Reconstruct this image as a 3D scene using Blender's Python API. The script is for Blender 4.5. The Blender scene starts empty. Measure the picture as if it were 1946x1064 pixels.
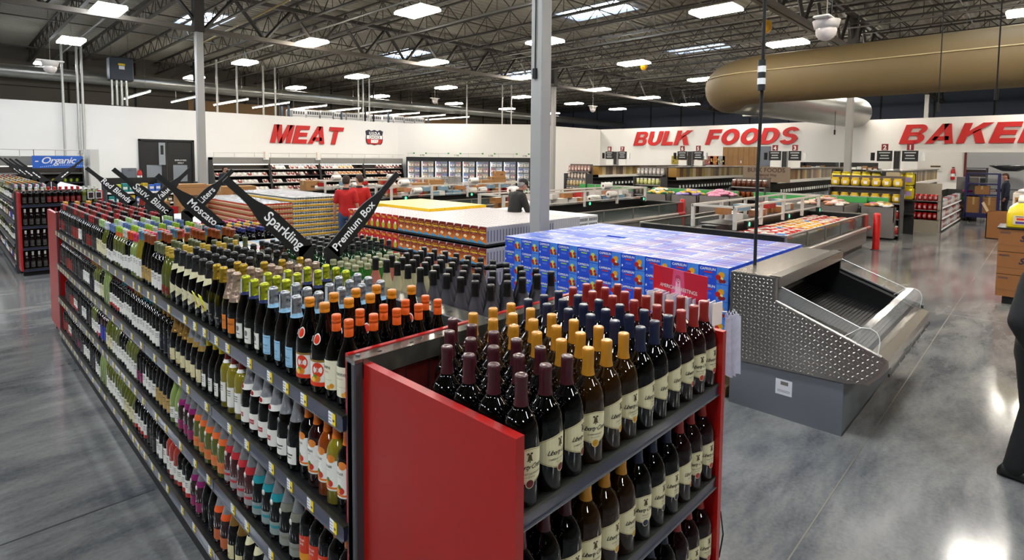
import bpy, math, random
from mathutils import Matrix, Vector
R = math.radians; PI = math.pi
random.seed(11)
SC = bpy.context.scene; COL = SC.collection
# ---------------------------------------------------------------- camera
def basis(yaw, pitch, roll):
    f = Vector((math.cos(yaw)*math.cos(pitch), math.sin(yaw)*math.cos(pitch), math.sin(pitch)))
    r = Vector((math.sin(yaw), -math.cos(yaw), 0)); u = r.cross(f)
    c, s = math.cos(roll), math.sin(roll)
    return c*r+s*u, -s*r+c*u, f
rr, uu, ff = basis(0.76911, -0.06153, 0.00844)
cam = bpy.data.cameras.new('camera'); co = bpy.data.objects.new('camera', cam); COL.objects.link(co)
m = Matrix.Identity(4)
for i in range(3):
    m[i][0] = rr[i]; m[i][1] = uu[i]; m[i][2] = -ff[i]
m[0][3], m[1][3], m[2][3] = -0.9116, -1.6360, 2.1597
co.matrix_world = m
cam.sensor_width = 36; cam.lens = 1054.26/1946*36; cam.shift_y = -(532-365.96)/1946
cam.clip_start = .05; cam.clip_end = 200
SC.camera = co
# ---------------------------------------------------------------- sky, exposure
w = bpy.data.worlds.new('daylight'); SC.world = w; w.use_nodes = True
bg = w.node_tree.nodes['Background']; bg.inputs[0].default_value = (.72, .84, 1, 1); bg.inputs[1].default_value = 7.0
SC.view_settings.view_transform = 'Standard'; SC.view_settings.look = 'None'
SC.view_settings.exposure = 0.36; SC.view_settings.gamma = 1; SC.view_settings.use_curve_mapping = False
SC.cycles.max_bounces = 5; SC.cycles.diffuse_bounces = 3; SC.cycles.glossy_bounces = 3
SC.cycles.transmission_bounces = 4; SC.cycles.transparent_max_bounces = 8
SC.cycles.sample_clamp_indirect = 6; SC.cycles.use_denoising = True
SC.cycles.caustics_reflective = False; SC.cycles.caustics_refractive = False
LAMP_POWER = 62.0
# ---------------------------------------------------------------- materials
MATS = {}
def lin(c):
    return c/12.92 if c <= .04045 else ((c+.055)/1.055)**2.4
def hx(h):
    h = h.lstrip('#'); return tuple(lin(int(h[i:i+2], 16)/255)**1.16 for i in (0, 2, 4)) + (1,)
def P(name, h, rough=.5, metal=0., coat=0., trans=0., alpha=1., emit=0., noise=0., nscale=8., spec=.5, bump=0., sub=0.):
    if name in MATS: return MATS[name]
    mt = bpy.data.materials.new(name); mt.use_nodes = True; nt = mt.node_tree; b = nt.nodes['Principled BSDF']
    c = hx(h); I = b.inputs
    I['Base Color'].default_value = c; I['Roughness'].default_value = rough; I['Metallic'].default_value = metal
    I['Coat Weight'].default_value = coat; I['Coat Roughness'].default_value = .05
    I['Transmission Weight'].default_value = trans; I['Alpha'].default_value = alpha
    I['Specular IOR Level'].default_value = spec
    if emit: I['Emission Color'].default_value = c; I['Emission Strength'].default_value = emit
    if noise or bump:
        tc = nt.nodes.new('ShaderNodeTexCoord'); no = nt.nodes.new('ShaderNodeTexNoise')
        no.inputs['Scale'].default_value = nscale; no.inputs['Detail'].default_value = 4
        nt.links.new(tc.outputs['Object'], no.inputs['Vector'])
        if noise:
            mx = nt.nodes.new('ShaderNodeMix'); mx.data_type = 'RGBA'
            mx.inputs[6].default_value = tuple(max(0, v*(1-noise)) for v in c[:3])+(1,)
            mx.inputs[7].default_value = tuple(min(1, v*(1+noise)) for v in c[:3])+(1,)
            nt.links.new(no.outputs['Fac'], mx.inputs[0]); nt.links.new(mx.outputs[2], I['Base Color'])
        if bump:
            bp = nt.nodes.new('ShaderNodeBump'); bp.inputs['Strength'].default_value = bump; bp.inputs['Distance'].default_value = .01
            nt.links.new(no.outputs['Fac'], bp.inputs['Height']); nt.links.new(bp.outputs[0], I['Normal'])
    MATS[name] = mt; return mt
def floor_mat():
    mt = bpy.data.materials.new('polished_concrete'); mt.use_nodes = True; nt = mt.node_tree; b = nt.nodes['Principled BSDF']
    N = nt.nodes.new; Lk = nt.links.new
    tc = N('ShaderNodeTexCoord'); mp = N('ShaderNodeMapping'); mp.inputs['Rotation'].default_value = (0, 0, .7); mp.inputs['Scale'].default_value = (.55, 1.7, 1)
    n1 = N('ShaderNodeTexNoise'); n1.inputs['Scale'].default_value = 1.3; n1.inputs['Detail'].default_value = 7; n1.inputs['Roughness'].default_value = .66; n1.inputs['Distortion'].default_value = .25
    n2 = N('ShaderNodeTexNoise'); n2.inputs['Scale'].default_value = 38; n2.inputs['Detail'].default_value = 3
    Lk(tc.outputs['Object'], mp.inputs[0]); Lk(mp.outputs[0], n1.inputs['Vector']); Lk(tc.outputs['Object'], n2.inputs['Vector'])
    r1 = N('ShaderNodeValToRGB'); e = r1.color_ramp.elements
    e[0].position = .34; e[0].color = hx('#56595e'); e[1].position = .66; e[1].color = hx('#908f8c')
    mm = N('ShaderNodeMath'); mm.operation = 'MULTIPLY_ADD'; mm.inputs[1].default_value = .16; mm.inputs[2].default_value = -.08
    ad = N('ShaderNodeMath'); ad.operation = 'ADD'
    Lk(n2.outputs['Fac'], mm.inputs[0]); Lk(n1.outputs['Fac'], ad.inputs[0]); Lk(mm.outputs[0], ad.inputs[1]); Lk(ad.outputs[0], r1.inputs[0])
    Lk(r1.outputs[0], b.inputs['Base Color'])
    r2 = N('ShaderNodeMapRange'); r2.inputs[3].default_value = .07; r2.inputs[4].default_value = .2; Lk(n1.outputs['Fac'], r2.inputs[0]); Lk(r2.outputs[0], b.inputs['Roughness'])
    b.inputs['Specular IOR Level'].default_value = .62
    MATS['floor'] = mt; return mt
# ---------------------------------------------------------------- mesh building
class MB:
    def __init__(s): s.v = []; s.f = []; s.m = []; s.s = []; s.mats = []
    def mi(s, mt):
        if mt not in s.mats: s.mats.append(mt)
        return s.mats.index(mt)
    def add(s, vs, fs, mt, smooth=False, M=None):
        o = len(s.v); k = s.mi(mt)
        s.v += [tuple(M @ Vector(p)) for p in vs] if M is not None else [tuple(p) for p in vs]
        for f in fs: s.f.append(tuple(i+o for i in f)); s.m.append(k); s.s.append(smooth)
        return s
    def box(s, x0, x1, y0, y1, z0, z1, mt, M=None, b=0.):
        if b > 0:
            vs = []; 
            for z, e in ((z0, b), (z0+b, 0), (z1-b, 0), (z1, b)):
                for x, y in ((x0+e, y0+b if e else y0+b), ):
                    pass
                ee = e
                vs += [(x0+b+0*ee, y0+ee, z), (x1-b, y0+ee, z), (x1-ee, y0+b, z), (x1-ee, y1-b, z), (x1-b, y1-ee, z), (x0+b, y1-ee, z), (x0+ee, y1-b, z), (x0+ee, y0+b, z)]
            fs = [tuple(range(7, -1, -1)), tuple(range(24, 32))]
            for k in range(3):
                for i in range(8): fs.append((k*8+i, k*8+(i+1) % 8, k*8+8+(i+1) % 8, k*8+8+i))
            return s.add(vs, fs, mt, False, M)
        vs = [(x0, y0, z0), (x1, y0, z0), (x1, y1, z0), (x0, y1, z0), (x0, y0, z1), (x1, y0, z1), (x1, y1, z1), (x0, y1, z1)]
        return s.add(vs, [(3, 2, 1, 0), (4, 5, 6, 7), (0, 1, 5, 4), (1, 2, 6, 5), (2, 3, 7, 6), (3, 0, 4, 7)], mt, False, M)
    def bar(s, p, q, r, mt, n=6, smooth=True, r2=None):
        p = Vector(p); q = Vector(q); d = (q-p).normalized()
        a = d.orthogonal().normalized(); c = d.cross(a); r2 = r if r2 is None else r2
        vs = []
        for pt, rad in ((p, r), (q, r2)):
            for i in range(n):
                t = 2*PI*(i+.5)/n; vs.append(pt+(a*math.cos(t)+c*math.sin(t))*rad)
        fs = [(i, (i+1) % n, n+(i+1) % n, n+i) for i in range(n)]
        s.add(vs, fs, mt, smooth and n > 4)
        return s.add(vs, [tuple(range(n-1, -1, -1)), tuple(range(n, 2*n))], mt, False)
    def path(s, pts, r, mt, n=6):
        for a, b in zip(pts, pts[1:]): s.bar(a, b, r, mt, n)
        return s
    def lathe(s, prof, mt, n=16, M=None, a0=0., a1=2*PI, smooth=True, cap=False):
        full = abs(a1-a0-2*PI) < 1e-6; vs = []; fs = []; c = n if full else n+1
        for r, z in prof:
            for i in range(c):
                t = a0+(a1-a0)*i/n; vs.append((r*math.cos(t), r*math.sin(t), z))
        for k in range(len(prof)-1):
            for i in range(n):
                j = (i+1) % c; fs.append((k*c+i, k*c+j, (k+1)*c+j, (k+1)*c+i))
        return s.add(vs, fs, mt, smooth, M)
    def prism(s, pts, axis, d0, d1, mt, M=None):
        def V(a, b, d): return {'x': (d, a, b), 'y': (a, d, b), 'z': (a, b, d)}[axis]
        n = len(pts); vs = [V(a, b, d0) for a, b in pts]+[V(a, b, d1) for a, b in pts]
        fs = [tuple(range(n-1, -1, -1)), tuple(range(n, 2*n))]+[(i, (i+1) % n, n+(i+1) % n, n+i) for i in range(n)]
        return s.add(vs, fs, mt, False, M)
    def loft(s, rings, mt, smooth=True, caps=True, M=None):
        n = len(rings[0]); vs = [p for r in rings for p in r]; fs = []
        for k in range(len(rings)-1):
            for i in range(n): fs.append((k*n+i, k*n+(i+1) % n, (k+1)*n+(i+1) % n, (k+1)*n+i))
        if caps: fs += [tuple(range(n-1, -1, -1)), tuple(range((len(rings)-1)*n, len(rings)*n))]
        return s.add(vs, fs, mt, smooth, M)
    def ell(s, c, rx, ry, rz, mt, n=10, k=6, M=None):
        prof = [(math.sin(PI*i/k), -math.cos(PI*i/k)) for i in range(k+1)]
        T = Matrix.Translation(c) @ Matrix.Diagonal((rx, ry, rz, 1))
        return s.lathe([(max(r, .001), z) for r, z in prof], mt, n, T if M is None else M @ T)
    def mesh(s, name):
        me = bpy.data.meshes.new(name); me.from_pydata(s.v, [], s.f)
        for mt in s.mats: me.materials.append(mt)
        me.polygons.foreach_set('material_index', s.m); me.polygons.foreach_set('use_smooth', s.s); me.update()
        return me
    def build(s, name, parent=None, label=None, cat=None, group=None, kind=None, loc=None, rot=None):
        o = bpy.data.objects.new(name, s.mesh(name)); COL.objects.link(o)
        if parent is not None: o.parent = parent
        if loc is not None: o.location = loc
        if rot is not None: o.rotation_euler = (0, 0, rot)
        return tag(o, label, cat, group, kind)
def tag(o, label=None, cat=None, group=None, kind=None):
    if label: o['label'] = label
    if cat: o['category'] = cat
    if group: o['group'] = group
    if kind: o['kind'] = kind
    return o
def empty(name, loc, label, cat, group=None, rot=0):
    o = bpy.data.objects.new(name, None); COL.objects.link(o); o.location = loc; o.rotation_euler = (0, 0, rot); o.empty_display_size = .1
    return tag(o, label, cat, group)
def dup(root, loc, rot=0., label=None, group=None, scale=None):
    r = root.copy(); COL.objects.link(r); r.location = loc; r.rotation_euler = (0, 0, rot)
    if scale: r.scale = scale
    if label: r['label'] = label
    if group: r['group'] = group
    for ch in root.children:
        c = ch.copy(); COL.objects.link(c); c.parent = r
        for g in ch.children:
            d = g.copy(); COL.objects.link(d); d.parent = c
    return r
class Proto:
    """first use moves the prototype itself, later uses copy it"""
    def __init__(s, root): s.root = root; s.used = False
    def put(s, loc, rot, label, group=None, scale=None):
        if not s.used:
            s.used = True; o = s.root; o.location = loc; o.rotation_euler = (0, 0, rot); o['label'] = label
            if group: o['group'] = group
            if scale: o.scale = scale
            return o
        return dup(s.root, loc, rot, label, group, scale)
def purge(protos):
    for p in protos:
        if not p.used:
            for ch in list(p.root.children): bpy.data.objects.remove(ch)
            bpy.data.objects.remove(p.root)
def st(mb, name): return mb.build(name, kind='structure')
W_ = ['zeroth', 'first', 'second', 'third', 'fourth', 'fifth', 'sixth', 'seventh', 'eighth', 'ninth', 'tenth', 'eleventh', 'twelfth']
def nth(n):
    if n < len(W_): return W_[n]
    return str(n)+('th' if 10 < n % 100 < 14 else {1: 'st', 2: 'nd', 3: 'rd'}.get(n % 10, 'th'))
TX = {}
def text2d(t, size, bold=0., shear=0., ext=0., align='CENTER', space=1.):
    key = (t, size, bold, shear, ext, align, space)
    if key in TX: return TX[key]
    cu = bpy.data.curves.new('t', 'FONT'); cu.body = t; cu.size = size; cu.offset = bold; cu.shear = shear; cu.extrude = ext
    cu.align_x = align; cu.resolution_u = 3; cu.space_character = space
    ob = bpy.data.objects.new('t', cu); me = ob.to_mesh()
    r = ([tuple(v.co) for v in me.vertices], [tuple(p.vertices) for p in me.polygons])
    ob.to_mesh_clear(); bpy.data.objects.remove(ob); bpy.data.curves.remove(cu)
    TX[key] = r; return r
def frame(origin, right, up):
    r = Vector(right).normalized(); u = Vector(up).normalized(); n = r.cross(u)
    M = Matrix.Identity(4)
    for i in range(3): M[i][0] = r[i]; M[i][1] = u[i]; M[i][2] = n[i]; M[i][3] = origin[i]
    return M
def put_text(mb, t, size, mt, M, **k):
    v, f = text2d(t, size, **k); mb.add(v, f, mt, False, M); return mb
# common materials
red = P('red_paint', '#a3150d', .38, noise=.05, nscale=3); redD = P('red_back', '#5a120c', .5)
steel = P('brushed_steel', '#8d8a84', .28, .95, noise=.08, nscale=30); steelD = P('grey_post', '#57575a', .45, .3)
white = P('white_paint', '#e8e8e6', .6, noise=.02, nscale=2); black = P('black_paint', '#0b0b0c', .45); blackm = P('matt_black', '#060607', .8)
railb = P('rail_blue', '#343950', .28, .1, coat=.2); silver = P('silver_edge', '#7d7f84', .3, .8)
shelfm = P('shelf_metal', '#2a2a2c', .4, .4); tagw = P('tag_white', '#e9eaea', .5); tagy = P('tag_yellow', '#f2d52c', .5)
card = P('cardboard', '#a27a4d', .8, noise=.1, nscale=6); card2 = P('kraft_box', '#8f6133', .75, noise=.08, nscale=5)
glassc = P('clear_glass', '#ffffff', .02, trans=1., alpha=.25)
redtxt = P('sign_red', '#c01812', .5); plas = P('bag_plastic', '#dfe3e6', .25, coat=.4, bump=.6, nscale=20)
# ================================================================ room
fl = MB(); fl.box(-14, 46, -14, 40, -.2, 0, floor_mat()); st(fl, 'floor')
jm = P('joint_filler', '#757067', .6); jd = P('joint_dark', '#2b2c2f', .7)
j = MB()
for y in (-.72, ): j.box(1.3, 46, y-.004, y+.004, 0, .0015, jm)
for y in (2.43, 8.5, 14.5, -5.0): j.box(-14, -.02 if y < 8 else 46, y-.006, y+.006, 0, .0015, jd)
for x in (-4.9, 9.0, 16.0, 23.0): j.box(x-.006, x+.006, -14, 36, 0, .0014, jm)
st(j, 'floor_joint')
# partition walls, 4.2 m high
HW = 4.2
wallm = P('wall_white', '#e4e2de', .7, noise=.025, nscale=1.2)
def wall_seg(p, q, name, z0=0, z1=HW, mt=wallm, th=.15):
    d = (Vector(q)-Vector(p)); n = Vector((d.y, -d.x)).normalized()*th
    mb = MB(); a = Vector(p); b = Vector(q)
    mb.prism([tuple(a), tuple(b), tuple(b-n), tuple(a-n)], 'z', z0, z1, mt); return st(mb, name)
def wall_open(p, q, name, holes, z1=HW, th=.15):
    """wall along p->q with openings (s0,s1,zb,zt); the outward normal is left of p->q"""
    d = Vector(q)-Vector(p); Ln = d.length; d.normalize(); n = Vector((-d.y, d.x))
    M = Matrix.Identity(4)
    for i in range(2): M[i][0] = d[i]; M[i][1] = n[i]; M[i][3] = p[i]
    mb = MB(); s = 0
    for s0, s1, zb, zt in holes:
        mb.box(s, s0, 0, th, 0, z1, wallm, M); mb.box(s0, s1, 0, th, zt, z1, wallm, M)
        if zb > 0: mb.box(s0, s1, 0, th, 0, zb, wallm, M)
        s = s1
    mb.box(s, Ln, 0, th, 0, z1, wallm, M); return st(mb, name)
wall_open((-9, 26.4), (18.2, 26.4), 'wall_meat', [(14.07, 16.17, 0, 2.82)])
wall_seg((18.2, 26.4), (24.0, 20.8), 'wall_freezer'); wall_seg((24.0, 20.8), (31, 20.8), 'wall_corner')
# bulk/bakery wall runs towards -y ; opening of the bakery
mb = MB(); mb.box(31, 31.15, 2.84, 20.8, 0, HW, wallm); mb.box(31, 31.15, -4.5, 2.84, 2.6, HW, wallm); mb.box(31, 31.15, -12, -4.5, 0, HW, wallm); st(mb, 'wall_bulk')
# bakery room behind the opening
bk = P('bakery_wall', '#c9cbcf', .6)
mb = MB(); mb.box(36, 36.1, -6, 5, 0, HW, bk); mb.box(31.15, 36, 4.2, 4.3, 0, HW, bk); mb.box(33.6, 33.7, 1.35, 4.2, 0, HW, wallm); mb.box(31.15, 36, -6, -5.9, 0, HW, bk); st(mb, 'wall_bakery')
mb = MB(); mb.box(33.5, 33.72, 1.27, 1.35, 0, 3.2, P('oxide_red', '#6b2a28', .5)); st(mb, 'trim_bakery')
mb = MB(); mb.box(30.97, 31, -12, 2.84, .0, .12, P('base_grey', '#4c5058', .6)); mb.box(33.57, 33.6, 1.35, 4.2, 0, .12, P('base_grey', '#4c5058')); st(mb, 'baseboard_bakery')
# outer shell
outer = P('shell_brown', '#6a645c', .8, noise=.1, nscale=.6); outb = P('shell_blue', '#4e5768', .7, noise=.1, nscale=.6)
mb = MB()
mb.box(-14, 46, 36, 36.2, 0, 7.6, outer)
for x in range(-14, 46, 3): mb.box(x, x+.08, 35.94, 36, 0, 7.6, P('panel_joint', '#2c2926', .8))
for z in (3.2, 4.4, 5.6): mb.box(-14, 46, 35.95, 36, z, z+.04, P('panel_joint', '#2c2926', .8))
st(mb, 'wall_back')
mb = MB(); mb.box(45, 45.2, -14, 36, 0, 7.6, outb)
for y in range(-14, 36, 3): mb.box(44.94, 45, y, y+.08, 0, 7.6, P('panel_joint', '#2c2926'))
st(mb, 'wall_far')
mb = MB(); mb.box(-14.2, -14, -14, 36, 0, 7.6, outer); st(mb, 'wall_left')
mb = MB(); mb.box(-14, 46, -14.2, -14, 0, 7.6, P('wall_front_grey', '#6a6660', .7)); st(mb, 'wall_front')
# roof deck with skylights
deck = P('deck_paint', '#969389', .7, noise=.06, nscale=1.5)
SKY = [(6.0, 7.4, 21.6, 24.4), (15.4, 16.9, 9.3, 12.0), (15.6, 17.1, 21.6, 24.4), (24.3, 25.8, 9.6, 12.4), (6.0, 7.4, 9.3, 12.0), (24.3, 25.8, 21.6, 24.4), (6, 7.4, -3, -.3), (15.4, 16.9, -3, -.3), (33.5, 35, 9.6, 12.4)]
ZD = 7.6
mb = MB(); pit = .3; y = -14.
while y < 36.2:
    segs = [(-14, 46)]
    for (x0, x1, y0, y1) in SKY:
        if y+pit > y0 and y < y1:
            ns = []
            for a, b in segs:
                if x0 > a and x1 < b: ns += [(a, x0), (x1, b)]
                else: ns.append((a, b))
            segs = ns
    for a, b in segs:
        ys = [(y, ZD), (y+.09, ZD), (y+.13, ZD+.06), (y+.26, ZD+.06), (y+pit, ZD)]
        for (ya, za), (yb, zb) in zip(ys, ys[1:]):
            mb.add([(a, ya, za), (b, ya, za), (b, yb, zb), (a, yb, zb)], [(0, 3, 2, 1)], deck)
    y += pit
st(mb, 'ceiling')
curb = P('skylight_curb', '#8e939b', .6); diff = P('skylight_dome', '#dfe9f6', .4, trans=.9)
for n, (x0, x1, y0, y1) in enumerate(SKY):
    mb = MB()
    for a in ((x0-.06, x0, y0, y1), (x1, x1+.06, y0, y1), (x0, x1, y0-.3, y0), (x0, x1, y1, y1+.3)): mb.box(*a, ZD-.02, ZD+.08, curb)
    f = mb.build('window_%d' % (n+1), kind='structure')
    b = MB(); b.box((x0+x1)/2-.02, (x0+x1)/2+.02, y0, y1, ZD+.03, ZD+.07, curb); b.build('glazing_bar', f)
# girders and joists
jst = P('joist_paint', '#3f3a34', .6); gir = P('girder_paint', '#403c38', .55); girl = P('girder_chord', '#6b645c', .5)
def girder(y):
    mb = MB(); z0, z1 = 6.0, 7.3
    mb.box(-14, 45, y-.13, y-.02, z0, z0+.13, girl); mb.box(-14, 45, y+.02, y+.13, z0, z0+.13, girl)
    mb.box(-14, 45, y-.13, y-.02, z1-.13, z1, gir); mb.box(-14, 45, y+.02, y+.13, z1-.13, z1, gir)
    x = -14.; k = 0
    while x < 44:
        a, b = ((x, z0+.07), (x+.95, z1-.07)) if k % 2 == 0 else ((x, z1-.07), (x+.95, z0+.07))
        mb.bar((a[0], y, a[1]), (b[0], y, b[1]), .062, gir, 4); x += .95; k += 1
    st(mb, 'ceiling_girder')
for y in (17.6, 3.6, -10.4): girder(y)
jm2 = None
for i in range(31):
    x = -12.5+1.87*i
    if jm2 is None:
        mb = MB(); zb, zt = 6.86, 7.54
        mb.box(-.055, .055, -14, 36, zb, zb+.05, jst); mb.box(-.055, .055, -14, 36, zt-.06, zt, jst)
        y = -14.; k = 0
        while y < 35.5:
            a, b = ((y, zb+.03), (y+.62, zt-.03)) if k % 2 == 0 else ((y, zt-.03), (y+.62, zb+.03))
            mb.bar((0, a[0], a[1]), (0, b[0], b[1]), .02, jst, 3, False)
            if k % 2 == 1: mb.bar((0, y, zb+.03), (0, y, zt-.03), .014, jst, 3, False)
            y += .62; k += 1
        jo = st(mb, 'ceiling_joist'); jo.location.x = x; jm2 = jo
    else:
        o = jm2.copy(); COL.objects.link(o); o.location.x = x
# bridging, sprinkler pipes, conduits under the deck
mb = MB()
for y in (-6, 0.5, 6.2, 8.9, 13.2, 20.2, 24.0, 31.0): mb.bar((-14, y, 6.9), (45, y, 6.9), .02, jst, 4, False)
st(mb, 'ceiling_bridging')
mb = MB(); pm = P('pipe_galv', '#8b8a86', .45, .6)
for x, z in ((8.9, 6.78), (11.4, 6.75), (17.9, 6.8), (21.3, 6.78), (27.5, 6.8), (3.2, 6.8)): mb.bar((x, -14, z), (x, 36, z), .035, pm, 6)
st(mb, 'ceiling_pipes')
mb = MB(); ym = P('conduit_yellow', '#8d7a3c', .5)
mb.bar((6.3, 9, 6.8), (6.9, 25, 6.8), .03, ym, 6); st(mb, 'ceiling_gas_pipe')
# square columns
colm = P('column_paint', '#a3a19d', .42, noise=.03, nscale=2); colD = P('column_shade_paint', '#8f8a83', .42)
def column(x, y, h=.105):
    mb = MB(); mb.box(x-h, x+h, y-h, y+h, 0, 6.0, colm, b=.012); mb.box(x-.17, x+.17, y-.17, y+.17, 0, .02, steelD); mb.box(x-.14, x+.14, y-.14, y+.14, 6.0, 7.3, gir)
    return st(mb, 'column')
for x, y in ((5.07, 3.6), (21.85, 3.6), (4.87, 17.6), (22.1, 17.6), (38.6, 3.6), (-12, 17.6), (-12, 3.6)): column(x, y)
mb = MB(); mb.path([(4.955, 3.60, 6.2), (4.95, 3.61, 5.2), (4.945, 3.6, 4.1), (4.95, 3.61, 3.4)], .009, blackm, 6); mb.box(4.93, 4.965, 3.58, 3.64, 3.28, 3.42, blackm)
mb.build('column_cord', label='thin black cord clipped down the front face of the nearest square column', cat='cord')
# ================================================================ high bay lamps
lw = P('lamp_housing', '#d9d9d6', .4)
lampm = bpy.data.materials.new('lamp_led'); lampm.use_nodes = True
for nm, v in (('Emission Color', (1, .92, .80, 1)), ('Emission Strength', LAMP_POWER), ('Base Color', (1, 1, 1, 1))): lampm.node_tree.nodes['Principled BSDF'].inputs[nm].default_value = v
lampw = bpy.data.materials.new('lamp_led_daylight_tint'); lampw.use_nodes = True  # cool tint put into the left lamps, standing in for daylight there
for nm, v in (('Emission Color', (.9, .95, 1, 1)), ('Emission Strength', LAMP_POWER), ('Base Color', (1, 1, 1, 1))): lampw.node_tree.nodes['Principled BSDF'].inputs[nm].default_value = v
def lamp(x, y, label, cool):
    e = empty('high_bay_lamp', (x, y, 6.0), label, 'ceiling lamp', 'high bay lamps hanging from the roof')
    mb = MB(); mb.box(-.31, .31, -.56, .56, .062, .1, lw); mb.box(-.1, .1, -.25, .25, .07, .14, lw); mb.build('housing', e)
    mb = MB(); mm = lampw if cool else lampm
    mb.box(-.33, -.015, -.58, .58, 0, .06, mm); mb.box(.015, .33, -.58, .58, 0, .06, mm); mb.build('led_panel', e)
    mb = MB(); mb.bar((0, -.2, .14), (0, 0, .5), .004, steel, 4); mb.bar((0, .2, .14), (0, 0, .5), .004, steel, 4); mb.bar((0, 0, .5), (0, 0, 1.55), .006, steel, 4); mb.build('hanger', e)
LX = [-8.7, -3.2, 2.4, 8.1, 13.3, 18.8, 24.9, 30.3, 35.8]; LY = [-7.2, -1.2, 4.8, 10.65, 16.65, 22.6, 29.2]
for j_, y in enumerate(LY):
    for i_, x in enumerate(LX):
        if j_ == 0 and i_ in (0, 8): continue
        lamp(x, y, 'white twin-panel hanging lamp, %s row from the front, %s from the left end' % (nth(j_+1), nth(i_+1)), x < 4)
# strip lights behind the meat wall
tub = P('tube_glow', '#fdf6ea', .4, emit=9)
for i in range(10):
    x = 5.6+2.05*i; e = empty('strip_light', (x, 29.0, 4.9), 'thin fluorescent strip lamp over the back room, %s from the left' % nth(i+1), 'strip lamp', 'strip lamps over the back room')
    mb = MB(); mb.box(-.05, .05, -2.4, 2.4, .05, .1, lw); mb.build('housing', e)
    mb = MB(); mb.bar((0, -2.38, .02), (0, 2.38, .02), .026, tub, 6); mb.build('tube', e)
    [MB().bar((0, q, .1), (0, q, 2.6), .006, steel, 4).build('hanger', e) for q in (-1.6, 1.6)]
# ================================================================ ducts
fab = P('duct_fabric', '#806f4e', .62, noise=.05, nscale=2, bump=.3); seam = P('duct_seam', '#c8b88e', .5)
galv = P('galvanised', '#a9aaa6', .33, .85, noise=.1, nscale=1.5)
e = empty('air_duct', (17, 0, 4.68), 'very large tan fabric air duct with a bright seam, bending towards the bakery wall', 'duct')
n = 28
def ring(c, dx, dy, r):
    d = Vector((dx, dy, 0)).normalized(); a = Vector((-d.y, d.x, 0))
    return [tuple(Vector(c)+a*r*math.cos(2*PI*k/n)+Vector((0, 0, 1))*r*math.sin(2*PI*k/n)) for k in range(n)]
rg = [ring((0, y, 0), 0, 1, .74) for y in (-9, -4, 0, 3, 5.0)]
for k in range(1, 8):
    t = k/7*PI/2*.93; rg.append(ring((1.5-1.5*math.cos(t), 5.0+1.5*math.sin(t), -.02*k), math.sin(t), math.cos(t), .74))
mb = MB(); mb.loft(rg, fab, caps=True); mb.build('fabric_tube', e)
mb = MB(); 
for y0, y1 in ((-9, 5.0), ): mb.bar((-.742, y0, .16), (-.742, y1, .16), .018, seam, 6)
mb.path([(1.5-2.235*math.cos(k/6*1.3), 5.0+2.235*math.sin(k/6*1.3), .16) for k in range(7)], .018, seam, 6); mb.build('seam', e)
for y in (-6, -3, 0, 3): MB().bar((-.2, y, .72), (-.2, y, 2.2), .005, steel, 4).build('hanger', e)
mb = MB(); rg = []
for t in range(7): rg.append(ring((1.45+(12.0)*t/6, 6.5-1.15*t/6, -.15), 1, -.1, .72))
for k in range(1, 6): rg.append(ring((13.45+.55*math.sin(k/5*1.45), 5.35, -.15), 1, -.1, .72*math.cos(k/5*1.45)+.01))
mb.loft(rg, galv); mb.build('metal_tube', e)
mb = MB(); mb.lathe([(.26, -13.9), (.26, 44.9)], galv, 16, Matrix.Translation((0, 28, 5.45)) @ Matrix.Rotation(PI/2, 4, 'Y'))
mb.lathe([(.28, -6), (.28, -5.95)], galv, 16, Matrix.Translation((0, 28, 5.45)) @ Matrix.Rotation(PI/2, 4, 'Y'))
mb.build('round_duct', label='long round galvanised duct running over the meat department wall', cat='duct')
mb = MB(); mb.lathe([(.2, -13.9), (.2, 44.9)], galv, 12, Matrix.Translation((0, 33.2, 6.1)) @ Matrix.Rotation(PI/2, 4, 'Y')); mb.build('round_duct', label='thinner galvanised duct farthest back beneath the roof', cat='duct')
mb = MB(); mb.box(31.6, 35, 10.2, 11.3, 4.7, 5.6, galv); mb.build('rectangular_duct', label='boxy sheet-metal duct above the bulk foods wall left of the tan duct', cat='duct')
# heater box
e = empty('unit_heater', (4.6, 26.9, 5.3), 'dark grey unit heater box with a yellow sticker above the meat wall', 'heater')
mb = MB(); hm = P('heater_grey', '#3c434c', .5); mb.box(-.42, .42, -.3, .3, 0, .95, hm, b=.03); mb.build('cabinet', e)
mb = MB(); mb.box(-.12, .12, -.312, -.3, .62, .7, tagy); mb.box(-.1, .1, -.312, -.3, .46, .6, tagw); mb.build('sticker', e)
[MB().bar((q, 0, .95), (q, 0, 2.2), .01, steel, 4).build('hanger', e) for q in (-.3, .3)]
mb = MB()
for k in range(4): mb.bar((4.25+.17*k, 26.7, 4.25), (4.25+.17*k, 26.7, 5.3), .05, galv, 8)
mb.build('vent_pipes', label='bundle of galvanised pipes rising to the grey heater box', cat='pipes')
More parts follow.
